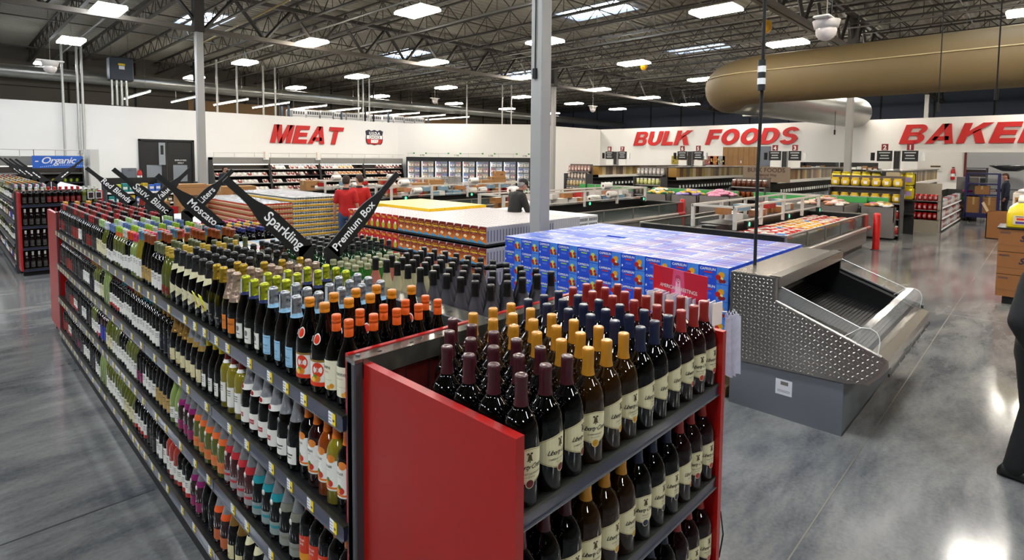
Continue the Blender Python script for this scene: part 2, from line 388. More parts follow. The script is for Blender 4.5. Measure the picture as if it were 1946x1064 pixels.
# conduits dropping down
vp = P('conduit_pale', '#bfbfba', .4, .4)
def conduit(x, y, z0, z1, r, lab, mt=vp):
    mb = MB(); mb.bar((x, y, z0), (x, y, z1), r, mt, 8); mb.box(x-.09, x+.09, y-.02, y+.02, z0+.0, z0+.02, mt); mb.build('conduit', label=lab, cat='conduit')
for i, (x, y, z0, lab) in enumerate([(2.58, 26.3, 1.3, 'left of three pale conduits running down the wall left of the black doors'), (3.05, 26.3, 2.2, 'middle one of three pale conduits down the white wall'), (3.2, 26.3, 2.2, 'right one of three pale conduits down the white wall')]): conduit(x, y, z0, 6.7, .045, lab)
for i, (x, y) in enumerate([(8.4, 26.9), (9.3, 26.9), (10.6, 27), (11.2, 27), (15.9, 26.9), (16.2, 26.9), (16.6, 26.9), (22, 24.5), (23.6, 23), (24, 22.6)]):
    conduit(x, y, 4.15, 6.7, .045, 'pale vertical pipe behind the wall top, %s from the left' % nth(i+1))
for i, (x, y) in enumerate([(7.9, 28.5), (8.2, 28.5), (9.9, 28.5), (12.2, 29), (17.6, 29), (18.2, 29)]):
    conduit(x, y, 4.15, 6.7, .05, 'black pipe behind the meat wall top, %s from the left' % nth(i+1), blackm)
# camera domes
def dome(x, y, z, lab, s=1.):
    e = empty('security_camera', (x, y, z), lab, 'camera', 'dome cameras hanging from the roof')
    mb = MB(); wm = P('camera_white', '#e6e1dc', .4); mb.box(-.3*s, .3*s, -.12*s, .12*s, .16*s, .2*s, wm, b=.015); mb.lathe([(.2*s, .16*s), (.17*s, .04*s), (.001, .04*s)][::-1], wm, 14); mb.build('mount', e)
    mb = MB(); mb.ell((0, 0, 0), .155*s, .155*s, .16*s, P('camera_bulb', '#d8d0cc', .2, coat=.6), 14, 8); mb.build('bulb', e)
    mb = MB(); mb.bar((0, 0, .2*s), (0, 0, 7.5-z), .008, steel, 4); mb.build('hanger', e)
dome(1.52, 20, 4.75, 'white dome camera hanging at the far left under the roof', 1.1); dome(16.0, 20, 4.9, 'white dome camera hanging above the beef shield sign', .8)
dome(19.3, 13, 4.35, 'white dome camera right of the nearest column', .8); dome(9.45, 1.15, 4.32, 'white dome camera in front of the big tan duct', 1.05)
for i, (x, y, z) in enumerate([(15.0, .26, 3.3), (12.0, -.9, 3.25), (26, 5.1, 3.3)]):
    mb = MB(); mb.bar((x, y, z+.1), (x, y, 7.4), .012, blackm, 6); mb.bar((x, y, z), (x, y, z+.2), .035, blackm, 8)
    mb.build('drop_cord', label='black drop cord with plug hanging from the roof, %s' % ('left of the bakery sign', 'in front of the bakery sign', 'beside the far grey column')[i], cat='cord')
e = empty('power_drop', (4.36, .3, 1.18), 'black cable with black and white strain relief dropping onto the steel case', 'cable')
mb = MB(); mb.path([(0, 0, 0), (-.01, 0, .9), (.02, 0, 1.6), (0, 0, 6.3)], .015, blackm, 8); mb.build('cable', e)
mb = MB()
for k in range(5): mb.bar((0, 0, 1.62+.055*k), (0, 0, 1.675+.055*k), .036, (black, white)[k % 2], 10)
mb.build('strain_relief', e)
for i, (x, y) in enumerate([(19.9, 10.9), (16.2, 4.6)]):
    mb = MB(); mb.lathe([(.001, -.02), (.18, -.02), (.2, .06), (.12, .16), (.001, .16)], P('horn_yellow', '#d9a514', .4), 14, Matrix.Translation((x, y, 6.1)) @ Matrix.Rotation(PI/2, 4, 'X')); mb.bar((x, y, 6.1), (x, y, 7.5), .008, steel, 4)
    mb.build('alarm_bell', label='round yellow alarm disc under the roof, %s' % ('left of the big duct', 'above the big duct')[i], cat='alarm')
# ================================================================ wall lettering
def arc(cx, cy, ro, ri, a0, a1, n=14):
    o = []
    for k in range(n):
        t0, t1 = a0+(a1-a0)*k/n, a0+(a1-a0)*(k+1)/n
        o.append([(cx+ro[0]*math.cos(t0), cy+ro[1]*math.sin(t0)), (cx+ro[0]*math.cos(t1), cy+ro[1]*math.sin(t1)), (cx+ri[0]*math.cos(t1), cy+ri[1]*math.sin(t1)), (cx+ri[0]*math.cos(t0), cy+ri[1]*math.sin(t0))])
    return o
def rc(x0, y0, x1, y1): return [(x0, y0), (x1, y0), (x1, y1), (x0, y1)]
H2 = PI/2
GL_ = {
 'M': (1.12, [rc(0, 0, .27, 1), rc(.85, 0, 1.12, 1), [(.1, 1), (.4, 1), (.66, 0), (.44, 0)], [(.72, 1), (1.02, 1), (.68, 0), (.46, 0)]]),
 'E': (.8, [rc(0, 0, .28, 1), rc(.28, 0, .8, .23), rc(.28, .39, .74, .61), rc(.28, .77, .8, 1)]),
 'A': (1.0, [[(0, 0), (.29, 0), (.6, 1), (.34, 1)], [(.71, 0), (1, 0), (.66, 1), (.4, 1)], [(.2, .17), (.8, .17), (.75, .37), (.25, .37)]]),
 'T': (.9, [rc(0, .77, .9, 1), rc(.31, 0, .59, .8)]),
 'B': (.88, [rc(0, 0, .28, 1), rc(.28, 0, .6, .2), rc(.28, .42, .6, .6), rc(.28, .81, .58, 1)]+arc(.58, .75, (.27, .25), (.05, .06), -H2, H2)+arc(.58, .27, (.3, .27), (.06, .07), -H2, H2)),
 'U': (.9, [rc(0, .36, .28, 1), rc(.62, .36, .9, 1)]+arc(.45, .37, (.45, .38), (.17, .15), PI, 2*PI)),
 'L': (.74, [rc(0, 0, .28, 1), rc(.28, 0, .74, .24)]),
 'K': (.98, [rc(0, 0, .28, 1), [(.28, .32), (.28, .62), (.62, 1), (.98, 1)], [(.4, .56), (.62, .72), (.98, 0), (.66, 0)]]),
 'F': (.76, [rc(0, 0, .28, 1), rc(.28, .38, .7, .6), rc(.28, .77, .76, 1)]),
 'O': (1.0, arc(.5, .5, (.5, .52), (.21, .27), 0, 2*PI, 28)),
 'D': (.92, [rc(0, 0, .28, 1), rc(.28, 0, .45, .23), rc(.28, .77, .45, 1)]+arc(.45, .5, (.47, .5), (.18, .27), -H2, H2)),
 'S': (.86, arc(.43, .72, (.4, .3), (.14, .1), .35, PI*1.5)+arc(.43, .3, (.43, .32), (.16, .11), -PI*.9, H2)),
 'R': (.9, [rc(0, 0, .28, 1), rc(.28, .4, .58, .6), rc(.28, .8, .58, 1), [(.36, .42), (.62, .46), (.92, 0), (.6, 0)]]+arc(.58, .7, (.28, .3), (.05, .1), -H2, H2)),
 'Y': (.94, [rc(.33, 0, .61, .45), [(0, 1), (.3, 1), (.61, .4), (.33, .4)], [(.64, 1), (.94, 1), (.61, .4), (.33, .4)]]),
}
def wall_word(word, name, x0, x1, z0, h, M, shear=.27, bold=0):
    """one raised letter per object, spread between x0 and x1 in the wall frame"""
    gap = .1; tot = sum(GL_[ch][0] for ch in word)+gap*(len(word)-1)+shear; sx = (x1-x0)/tot; x = x0
    for k, ch in enumerate(word):
        w_, parts = GL_[ch]; mb = MB()
        for pts in parts: 
            ar = sum(pts[i][0]*pts[(i+1) % len(pts)][1]-pts[(i+1) % len(pts)][0]*pts[i][1] for i in range(len(pts)))
            if ar < 0: pts = pts[::-1]
            mb.prism([(x+(a+shear*b_)*sx, z0+b_*h) for a, b_ in pts], 'z', .004, .05, redtxt, M)
        mb.build('wall_letter', label='big red slanted wall letter %s, %s letter of the word %s' % (ch, nth(k+1), name), cat='letter', group='red letters of the word %s' % name)
        x += (w_+gap)*sx
wall_word('MEAT', 'MEAT', 10.62, 14.68, 2.84, .93, frame((0, 26.38, 0), (1, 0, 0), (0, 0, 1)))
wall_word('BULK', 'BULK', 0, 4.15, 3.06, .9, frame((30.98, 18.14, 0), (0, -1, 0), (0, 0, 1)))
wall_word('FOODS', 'FOODS', 0, 5.3, 3.06, .9, frame((30.98, 13.22, 0), (0, -1, 0), (0, 0, 1)))
wall_word('BAKERY', 'BAKERY', 0, 6.45, 3.0, .9, frame((30.98, 3.6, 0), (0, -1, 0), (0, 0, 1)))
# beef shield
e = empty('beef_shield_sign', (16.6, 26.37, 2.92), 'shield-shaped USDA choice beef sign in blue, white and red', 'sign')
navy = P('shield_navy', '#1c1a3f', .5); sw = P('shield_white', '#f2f0ec', .5)
out = [(-.55, .72), (-.35, .8), (-.18, .73), (0, .8), (.18, .73), (.35, .8), (.55, .72), (.5, .5), (.53, .25), (.5, .1), (.4, -.02), (.22, -.0), (0, -.06), (-.22, 0), (-.4, -.02), (-.5, .1), (-.53, .25), (-.5, .5)]
mb = MB(); mb.prism([(a*1.05, b*1.03-.01) for a, b in out], 'y', -.0, .02, navy); mb.build('backing', e)
mb = MB(); mb.prism([(-.5, .5), (-.55, .72), (-.35, .8), (-.18, .73), (0, .8), (.18, .73), (.35, .8), (.55, .72), (.5, .5)], 'y', -.012, -.0, navy); put_text(mb, 'U.S.D.A', .22, sw, frame((0, -.016, .53), (1, 0, 0), (0, 0, 1)), bold=.008); mb.build('top_band', e)
mb = MB(); mb.prism([(-.51, .29), (-.49, .49), (.49, .49), (.51, .29)], 'y', -.012, -.0, sw); put_text(mb, 'CHOICE', .2, black, frame((0, -.016, .32), (1, 0, 0), (0, 0, 1)), bold=.004); mb.build('middle_band', e)
mb = MB(); mb.prism([(-.51, .27), (.51, .27), (.48, .1), (.38, .0), (.22, .02), (0, -.04), (-.22, .02), (-.38, 0), (-.48, .1)], 'y', -.012, 0, redtxt); put_text(mb, 'BEEF', .24, sw, frame((0, -.016, .07), (1, 0, 0), (0, 0, 1)), bold=.012); mb.build('bottom_band', e)
# black double doors in the meat wall
dm = P('door_black', '#171618', .45); fr = P('door_frame_dark', '#2b2a2c', .4, .3)
mb = MB(); mb.box(5.05, 5.13, 26.33, 26.42, 0, 2.86, fr); mb.box(7.11, 7.2, 26.33, 26.42, 0, 2.86, fr); mb.box(5.05, 7.2, 26.33, 26.42, 2.78, 2.86, fr); D = st(mb, 'door_1')
for k, x in enumerate((5.14, 6.15)):
    a = MB(); w0 = .97; a.box(x, x+w0, 26.4, 26.45, 0, 1.0, dm); a.box(x, x+w0, 26.4, 26.45, 1.75, 2.78, dm); a.box(x, x+.2, 26.4, 26.45, 1, 1.75, dm); a.box(x+w0-.2, x+w0, 26.4, 26.45, 1, 1.75, dm); lf = a.build('door_leaf', D)
    a = MB(); a.box(x+.2, x+w0-.2, 26.42, 26.43, 1, 1.75, P('door_pane', '#8f9499', .15)); a.build('door_window', lf)
a = MB(); a.box(5.8, 6.05, 26.36, 26.375, 1.75, 2.72, P('door_slot', '#9aa0a4', .2)); a.box(5.87, 5.98, 26.35, 26.36, 2.2, 2.6, black); a.build('side_glass', D)
a = MB(); put_text(a, 'EMPLOYEES', .09, sw, frame((6.65, 26.39, 1.92), (1, 0, 0), (0, 0, 1))); put_text(a, 'ONLY', .09, sw, frame((6.65, 26.39, 1.8), (1, 0, 0), (0, 0, 1))); a.build('door_lettering', D)
# grey panel, extinguisher
mb = MB(); mb.box(4.42, 4.93, 26.22, 26.395, .5, 1.62, P('panel_grey', '#6d7278', .5), b=.02); mb.box(4.62, 4.7, 26.2, 26.22, 1.52, 1.56, steel); mb.build('electrical_cabinet', label='grey electrical cabinet on the white wall left of the black doors', cat='cabinet')
def extinguisher(x, y, z, dirx, lab):
    e = empty('fire_extinguisher', (x, y, z), lab, 'extinguisher')
    mb = MB(); mb.lathe([(.001, 0), (.08, 0), (.09, .03), (.09, .42), (.06, .5), (.025, .54), (.025, .58)], redtxt, 14); mb.lathe([(.091, .16), (.091, .3)], white, 14); mb.build('cylinder', e)
    mb = MB(); mb.box(-.02, .02, -.06, .05, .58, .62, black); mb.bar((0, -.05, .58), (0, -.11, .2), .012, black); mb.build('handle', e)
extinguisher(5.03, 26.2, 1.0, 0, 'red fire extinguisher on the wall beside the black doors')
extinguisher(33.5, 1.75, 1.3, 0, 'red fire extinguisher on the white wall in the bakery')
# ================================================================ gondola shelving
Z0, SP, TOP = .158, .381, 1.49
LV = [Z0+SP*k for k in range(4)]           # shelf levels, bottom to top
SN = ['bottom shelf', 'third shelf', 'second shelf', 'top shelf']
GL = 6.5; GW = 1.24
def price_rail(mb, a, b, z, side, tags=None, M=None):
    """rail on a shelf front running along y at x = 0 (front looks to -x)"""
    mb.box(-.014, 0, a, b, z-.048, z-.006, railb, M); mb.box(-.016, .004, a, b, z-.006, z+.001, P('rail_dark_edge', '#4a4a44', .3, .6), M); mb.box(-.02, 0, a, b, z-.052, z-.048, silver, M)
def shelf_part(parent, a, b, depth, z, side=1, tags=True, x=0., seed=0):
    """side 1: front looks to -x, depth towards +x; side -1 mirrored"""
    mb = MB(); M = Matrix.Translation((x, 0, 0)) @ Matrix.Diagonal((side, 1, 1, 1))
    mb.box(0, depth, a+.003, b-.003, z-.03, z-.003, shelfm, M)
    s = mb.build('shelf', parent)
    r = MB(); price_rail(r, a+.004, b-.004, z, side, M=M); r.build('price_rail', s)
    if tags:
        rn = random.Random(seed); y = a+.05
        while y < b-.08:
            t = MB(); wd = .042
            t.box(-.0165, -.014, y, y+wd*.45, z-.05, z-.007, tagy, M); t.box(-.0165, -.014, y+wd*.45, y+wd*1.1, z-.05, z-.007, tagw, M)
            for q in range(3): t.box(-.017, -.0165, y+wd*.62, y+wd*1.05, z-.018-.011*q, z-.0155-.011*q, P('tag_print', '#8b8b92', .6), M)
            t.box(-.017, -.0165, y+wd*.12, y+wd*.4, z-.036, z-.028, P('tag_dark', '#6d6420', .6), M)
            t.build('price_tag', s); y += rn.choice((.17, .21, .26, .3, .15))
    return s
def gondola(x, y0, y1, lab, nsec, tags=True, wire=True):
    G = empty('gondola_shelving', (x, y0, 0), lab, 'shelving', 'wine gondolas'); L = y1-y0; w = L/nsec
    mb = MB()
    mb.box(0, .06, -.03, .0, 0, TOP, steelD); mb.box(0, .06, L, L+.03, 0, TOP, steelD); mb.build('post', G)
    mb = MB(); mb.box(GW-.06, GW, -.03, 0, 0, TOP, steelD); mb.box(GW-.06, GW, L, L+.03, 0, TOP, steelD); mb.build('post', G)
    mb = MB(); mb.box(.58, .66, 0, L, .02, TOP-.03, shelfm); mb.build('back_panel', G)
    mb = MB(); mb.box(.565, .675, -.03, L, TOP-.03, TOP, P('beam_metal', '#8a867c', .24, .8)); mb.box(.56, .572, 0, L, TOP-.05, TOP+.001, steelD)
    for k in range(int(L/.15)): mb.box(.61, .63, .06+.15*k, .075+.15*k, TOP, TOP+.001, blackm)
    mb.build('top_rail', G)
    for s, nm in ((0, 0), (GW-.02, 1)):
        mb = MB(); mb.box(s, s+.02, 0, L, .0, Z0-.07, blackm); mb.build('kick_plate', G)
    for lv in range(4):
        for k in range(nsec):
            shelf_part(G, k*w, (k+1)*w, .56, LV[lv], 1, tags, 0, k*7+lv)
            if lv > 1: shelf_part(G, k*w, (k+1)*w, .56, LV[lv], -1, False, GW)
    if wire:
        for k in range(1, 3):
            mb = MB(); yy = .05
            mb.build('wire_divider', G) if False else None
        mb = MB()
        for z in (1.33, 1.37, 1.41, 1.45): mb.bar((.69, .02, z), (.69, 1.25, z), .003, blackm, 4)
        for k in range(14): mb.bar((.69, .03+.093*k, 1.29), (.69, .03+.093*k, 1.46), .003, blackm, 4)
        mb.build('wire_divider', G)
    return G
def end_cap(x, y, lab, d=.745, depth=.68, flip=False, tags=False):
    """end shelving looking to -y, panels at both sides"""
    E_ = empty('end_cap_shelving', (x, y, 0), lab, 'shelving', 'red end caps of the wine gondolas', PI if flip else 0)
    for s in (0.03, GW-.03):
        mb = MB(); mb.box(s-.0 if s < .5 else s-.0, s+.03, -d, -.05, .1, TOP-.005, red); mb.build('side_panel', E_)
    for s in (0, GW-.06):
        mb = MB(); mb.box(s, s+.055, -.05, .0, 0, TOP, steelD, b=.004)
        mb.build('upright', E_)
    mb = MB(); bm_ = P('beam_metal', '#8a867c', .24, .8); mb.box(0, GW, -.052, .006, TOP-.0, TOP+.012, bm_); mb.box(.03, GW, -.056, -.05, TOP-.055, TOP+.012, bm_)
    for k in range(9): mb.box(.1+.13*k, .114+.13*k, -.035, -.028, TOP+.012, TOP+.013, blackm)
    for xx in (.03, .62, GW-.03): mb.bar((xx, -.02, TOP+.01), (xx, -.02, TOP+.018), .008, silver, 8)
    mb.build('top_beam', E_)
    mb = MB(); mb.box(.01, .57, .006, .026, .1, TOP+.016, red); mb.box(.67, GW-.01, .006, .026, .1, TOP+.016, red); mb.build('red_cladding', E_)
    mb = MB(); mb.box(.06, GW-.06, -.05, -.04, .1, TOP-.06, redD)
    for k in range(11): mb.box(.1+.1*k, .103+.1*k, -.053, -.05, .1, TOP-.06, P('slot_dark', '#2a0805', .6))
    mb.build('back_panel', E_)
    for lv in range(4):
        mb = MB(); M = Matrix.Translation((0, -d+.03, 0)) @ Matrix.Rotation(PI/2, 4, 'Z')
        mb.box(0.062, GW-.035, -d+.035, -.05, LV[lv]-.056, LV[lv]-.029, shelfm); s = mb.build('shelf', E_)
        r = MB(); z = LV[lv]-.026
        r.box(.062, GW-.032, -d+.012, -d+.03, z-.042, z-.006, railb); r.box(.062, GW-.032, -d+.008, -d+.034, z-.007, z+.002, P('rail_dark_edge', '#4a4a44', .3, .6)); r.box(.062, GW-.032, -d+.006, -d+.03, z-.046, z-.042, silver); r.build('price_rail', s)
    mb = MB(); mb.box(.06, GW-.03, -d+.08, -d+.1, 0, .1, blackm); mb.build('kick_plate', E_)
    return E_
gondola(0, 0, GL, 'long double-sided black wine gondola with bottles in the foreground', 5)
end_cap(0, 0, 'nearest red end cap full of magnum wine bottles, in the foreground')
end_cap(GW, GL, 'red end cap at the far end of the foreground wine gondola', flip=True)
gondola(0, 11.75, 19.5, 'second wine gondola behind the cross aisle at far left', 6, False, False)
end_cap(0, 11.75, 'red end cap of the second wine gondola across the aisle', d=.5)
# ================================================================ bottles
bk_ = P('bottle_black', '#030303', .035, spec=.45); bred = P('bottle_wine', '#2c0709', .05, coat=.5, spec=.6); bgreen = P('bottle_green', '#123d17', .05, coat=.4, spec=.6)
bolive = P('bottle_olive', '#5f6420', .06, coat=.4, spec=.6); bamb = P('bottle_amber', '#2e1c05', .035, spec=.5, noise=.6, nscale=14); byel = P('bottle_straw', '#8c8128', .05, coat=.4, spec=.6)
bpale = P('bottle_pale', '#8a9a5c', .06, coat=.4); bpink = P('bottle_rose', '#a24138', .06, coat=.4); bfr_p = P('frost_peach', '#a3604f', .5); bfr_c = P('frost_cream', '#a39a78', .5); bfr_g = P('frost_grey', '#3d3a40', .5); bclr = P('bottle_clear', '#aab0a8', .05, coat=.5); bbrown = P('bottle_brown', '#4b2a0c', .05, coat=.5)
def C(h, r=.35, **k): return P('c_'+h, '#'+h, r, **k)
def foil(h): return P('foil_'+h, '#'+h, .28, .75, bump=.4, nscale=60)
PROF = {
 'champ': (.044, .312, [(.001, .002), (.036, 0), (.044, .008), (.044, .125), (.0425, .15), (.037, .178), (.029, .205), (.0215, .232), (.0175, .255), (.0155, .28), (.0155, .298)]),
 'bord': (.0375, .302, [(.001, .002), (.032, 0), (.0375, .006), (.0375, .185), (.0355, .2), (.030, .213), (.0215, .226), (.0165, .238), (.0145, .252), (.0142, .29)]),
 'burg': (.041, .30, [(.001, .002), (.035, 0), (.041, .006), (.041, .14), (.0385, .165), (.032, .19), (.0235, .213), (.0175, .232), (.0148, .252), (.0145, .29)]),
 'hock': (.037, .335, [(.001, .002), (.032, 0), (.037, .006), (.037, .15), (.035, .18), (.029, .215), (.0215, .25), (.0165, .275), (.0145, .30), (.0145, .325)]),
 'mag': (.0492, .331, [(.001, .002), (.044, 0), (.0492, .008), (.0492, .178), (.0482, .194), (.0435, .213), (.034, .23), (.0235, .243), (.0185, .254), (.0165, .272), (.0165, .32)]),
 'verdi': (.051, .325, [(.001, .002), (.044, 0), (.051, .008), (.051, .14), (.049, .17), (.041, .2), (.031, .226), (.0225, .25), (.018, .272), (.0165, .29), (.0165, .31)]),
 'cock': (.041, .31, [(.001, .002), (.036, 0), (.041, .006), (.041, .12), (.039, .15), (.034, .175), (.0265, .2), (.0205, .222), (.0175, .24), (.0165, .26), (.0165, .3)]),
 'flat': (.031, .24, [(.001, .002), (.027, 0), (.031, .005), (.031, .13), (.0285, .15), (.02, .175), (.015, .195), (.0135, .21), (.0135, .23)]),
}
def lay(R_):
    """map label (u,v) to the bottle surface looking to -x"""
    return lambda u, v, d=0: (-(R_+d)*math.cos(u/R_), -(R_+d)*math.sin(u/R_), v)
def strip(mb, Rr, u0, u1, fb, ft, mt, n=10, d=.0004):
    L_ = lay(Rr); vs = []
    for i in range(n+1):
        u = u0+(u1-u0)*i/n; b = fb(u) if callable(fb) else fb; t = ft(u) if callable(ft) else ft
        vs += [L_(u, b, d), L_(u, t, d)]
    mb.add(vs, [(2*i, 2*i+2, 2*i+3, 2*i+1) for i in range(n)], mt, False)
def ltext(mb, Rr, t, size, u, v, mt, d=.0012, **k):
    vs, fs = text2d(t, size, **k); L_ = lay(Rr); mb.add([L_(p[0]+u, p[1]+v, d) for p in vs], fs, mt)
def ldisc(mb, Rr, u, v, r, mt, d=.0010, n=14, ry=None):
    L_ = lay(Rr); ry = ry or r; vs = [L_(u, v, d)]+[L_(u+r*math.cos(2*PI*i/n), v+ry*math.sin(2*PI*i/n), d) for i in range(n)]
    mb.add(vs, [(0, 1+i, 1+(i+1) % n) for i in range(n)], mt)
def lpoly(mb, Rr, pts, mt, d=.0010):
    L_ = lay(Rr); mb.add([L_(a, b, d) for a, b in pts], [tuple(range(len(pts)))], mt)
def rad_at(prof, z):
    for (r0, z0), (r1, z1) in zip(prof, prof[1:]):
        if z0 <= z <= z1 and z1 > z0: return r0+(r1-r0)*(z-z0)/(z1-z0)
    return prof[-1][0]
ST = {}; PROTOS = []
def bottle(key, shape, glass, cap, look, name='wine_bottle', label=None, capz=None, n=18, collar=None, neck=None, cat='wine bottle'):
    """cap=(kind,material); label=function(mb,R)"""
    Rb, H, pr = PROF[shape]
    mb = MB(); mb.lathe(pr, glass, n); root = mb.build(name, label=look, cat=cat)
    kind, cm = cap; mb = MB()
    if kind == 'foil':            # long crinkled foil with wire cage bulge
        z0 = capz or .2; p = [(rad_at(pr, z0)+.0006, z0)]+[(r+.0012, z) for r, z in pr if z > z0+.004 and z < .27]+[(.0165, .268), (.0168, .272), (.0192, .277), (.0198, .284), (.0178, .289), (.0192, .295), (.0188, .304), (.0135, .311), (.001, .313)]
        mb.lathe(p, cm, n)
    elif kind == 'caps':          # straight capsule
        z0 = capz or H-.06; r = rad_at(pr, z0)+.001; rb_ = max(.0158, rad_at(pr, H-.02)+.0008); mb.lathe([(r, z0), (max(rad_at(pr, z0+.02)+.0008, rb_), z0+.02), (rb_, H-.018), (.0175, H-.016), (.0175, H-.003), (.015, H), (.009, H-.001), (.001, H-.0015)], cm, n)
    elif kind == 'screw':         # screw cap with ridges
        z0 = capz or H-.058; mb.lathe([(.0162, z0), (.0162, H-.032), (.0155, H-.031), (.0155, H-.0295), (.0165, H-.029), (.0165, H-.018), (.0158, H-.017), (.0165, H-.015), (.0165, H-.003), (.0145, H), (.001, H)], cm, n)
    elif kind == 'short':
        mb.lathe([(.0185, H-.034), (.0185, H-.024), (.0172, H-.022), (.019, H-.019), (.019, H-.004), (.016, H), (.001, H)], cm, n)
    mb.build('capsule' if kind != 'foil' else 'foil_top', root)
    if collar:
        z0, z1, cmat = collar; mb = MB(); ps = [(rad_at(pr, z)+.0016, z) for z in (z0, (z0+z1)/2, z1)]; mb.lathe(ps, cmat, n); mb.build('neck_band', root)
    if neck: 
        mb = MB(); neck(mb, pr); mb.build('neck_tag', root)
    if label:
        mb = MB(); label(mb, Rb); mb.build('label', root)
    ST[key] = Proto(root); ST[key].look = look; PROTOS.append(ST[key]); return root
ink = P('ink', '#1d1b19', .6); inkg = P('ink_grey', '#77736c', .6); cream = P('label_cream', '#d9d2ae', .55, noise=.06, nscale=60); lwh = P('label_white', '#e3e1da', .55); goldl = P('label_gold', '#a88a4a', .4, .4)
def sq(c=lwh, z0=.045, z1=.125, wd=.085, extra=None):
    def f(mb, Rb):
        strip(mb, Rb, -wd/2, wd/2, z0, z1, c)
        for q in range(3): strip(mb, Rb, -wd*.3, wd*.28, z1-.02-.011*q, z1-.016-.011*q, ink if q == 0 else inkg, 5, .001)
        strip(mb, Rb, -wd/2, wd/2, z0, z0+.004, inkg, 8, .0009)
        if extra: extra(mb, Rb)
    return f
# magnum with bell label
def liberty(sealm, var):
    def f(mb, Rb):
        W = .062; top = lambda u, e=0: .158-.016*(abs(u)/W)**1.5*1.2+e; bot = lambda u, e=0: .062+.020*(abs(u)/W)+e
        strip(mb, Rb, -W, W, lambda u: bot(u), lambda u: top(u), cream, 14, .0004)
        strip(mb, Rb, -W, W, lambda u: top(u, -.0035), lambda u: top(u, -.0022), goldl, 14, .0008); strip(mb, Rb, -W, W, lambda u: bot(u, .0022), lambda u: bot(u, .0035), goldl, 14, .0008)
        # bell with yoke
        lpoly(mb, Rb, [(-.0085, .141), (.0085, .141), (.0085, .1455), (-.0085, .1455)], P('bell_yoke', '#4a2a22', .6)); lpoly(mb, Rb, [(-.0095, .124), (.0095, .124), (.0062, .1275), (.0048, .136), (.0038, .1415), (-.0038, .1415), (-.0048, .136), (-.0062, .1275)], P('bell_bronze', '#55481f', .5), .0011); ldisc(mb, Rb, 0, .1225, .002, ink)
        ltext(mb, Rb, 'Liberty Creek', .0185, 0, .1035, ink, shear=.45, bold=.00012, space=.82)
        ltext(mb, Rb, var, .0068, 0, .089, ink); ltext(mb, Rb, 'CALIFORNIA', .005, 0, .081, inkg)
        ldisc(mb, Rb, 0, .0655, .0122, cream, .0012); ldisc(mb, Rb, 0, .0655, .0102, sealm, .0016); ldisc(mb, Rb, 0, .0655, .0062, P('seal_inner', '#7a5a48', .5), .0019, 10, .0005)
    return f
cm_mar = P('capsule_maroon', '#451620', .35, coat=.2); cm_gold = P('capsule_gold', '#c08a2c', .35, coat=.3, metal=.2); cm_navy = P('capsule_navy', '#1c2540', .35, coat=.3); cm_red = P('capsule_red', '#8f2a22', .35, coat=.3)
bottle('L_mar', 'mag', bk_, ('caps', cm_mar), 'magnum with maroon capsule and cabernet label', 'magnum_bottle', liberty(C('6e1f1c'), 'CABERNET SAUVIGNON'), .252, 22)
bottle('L_gold', 'mag', bamb, ('caps', cm_gold), 'amber magnum with gold capsule and seal', 'magnum_bottle', liberty(C('c3942a'), 'CHARDONNAY'), .252, 22)
bottle('L_navy', 'mag', bk_, ('caps', cm_navy), 'magnum with navy capsule and seal', 'magnum_bottle', liberty(C('23304c'), 'MERLOT'), .252, 22)
bottle('L_red', 'mag', P('bottle_rose_dark', '#22060a', .035, spec=.5), ('caps', cm_red), 'dark rose magnum with brick red capsule', 'magnum_bottle', liberty(C('b04038'), 'PINK MOSCATO'), .252, 22)
# sparkling kinds
def tall_neck(cmat, cz=(.235, .30)):
    def f(mb, pr):
        L_ = [(-(rad_at(pr, z)+.0035), -.005, z) for z in (cz[0], cz[1]-.01)]
        vs = [(-.0222, -.006, cz[0]), (-.0222, .006, cz[0]), (-.0215, .006, cz[1]), (-.0215, -.006, cz[1]), (-.018, .0105, cz[0]), (-.018, .0105, cz[1])]
        mb.add(vs[:4], [(0, 3, 2, 1)], cmat); mb.add([vs[1], vs[4], vs[5], vs[2]], [(0, 3, 2, 1)], C('8f9498'))
    return f
def blue_l(mb, Rb):
    strip(mb, Rb, -.03, .03, .035, .115, C('9cc4dd')); strip(mb, Rb, -.027, .027, .105, .107, C('4a7394'), 6, .0008); strip(mb, Rb, -.027, .027, .04, .042, C('4a7394'), 6, .0008)
    ltext(mb, Rb, 'LaMarca', .0105, 0, .07, C('20324a')); ltext(mb, Rb, 'PROSECCO', .006, 0, .057, C('20324a'))
bottle('lamarca', 'champ', bk_, ('foil', foil('a7a9ab')), 'silver foil sparkling bottle, light blue label', 'sparkling_wine_bottle', blue_l, .24, 18, (.226, .243, C('9cc4dd')), tall_neck(C('c9ccd0')), 'sparkling wine')
def yg_l(mb, Rb): strip(mb, Rb, -.028, .028, .03, .1, C('d2d4c0')); strip(mb, Rb, -.025, .025, .034, .096, lwh, 8, .0007); ldisc(mb, Rb, 0, .075, .011, inkg, .001, 10, .013); strip(mb, Rb, -.015, .015, .05, .053, ink, 4, .001)
bottle('yellowgreen', 'champ', bk_, ('foil', foil('b9bd3a')), 'yellow-green foil sparkling bottle', 'sparkling_wine_bottle', yg_l, .238, 18, (.226, .24, C('323b6b')), tall_neck(C('c2c7c9')), 'sparkling wine')
def rose_l(mb, Rb): strip(mb, Rb, -.032, .032, .03, .1, C('d9822a')); ltext(mb, Rb, 'CHANDON', .0105, 0, .07, ink); ltext(mb, Rb, 'BRUT', .007, 0, .057, ink)
bottle('rosegold', 'champ', bk_, ('foil', foil('b7a190')), 'rose gold foil sparkling bottle', 'sparkling_wine_bottle', rose_l, .175, 18, None, None, 'sparkling wine')
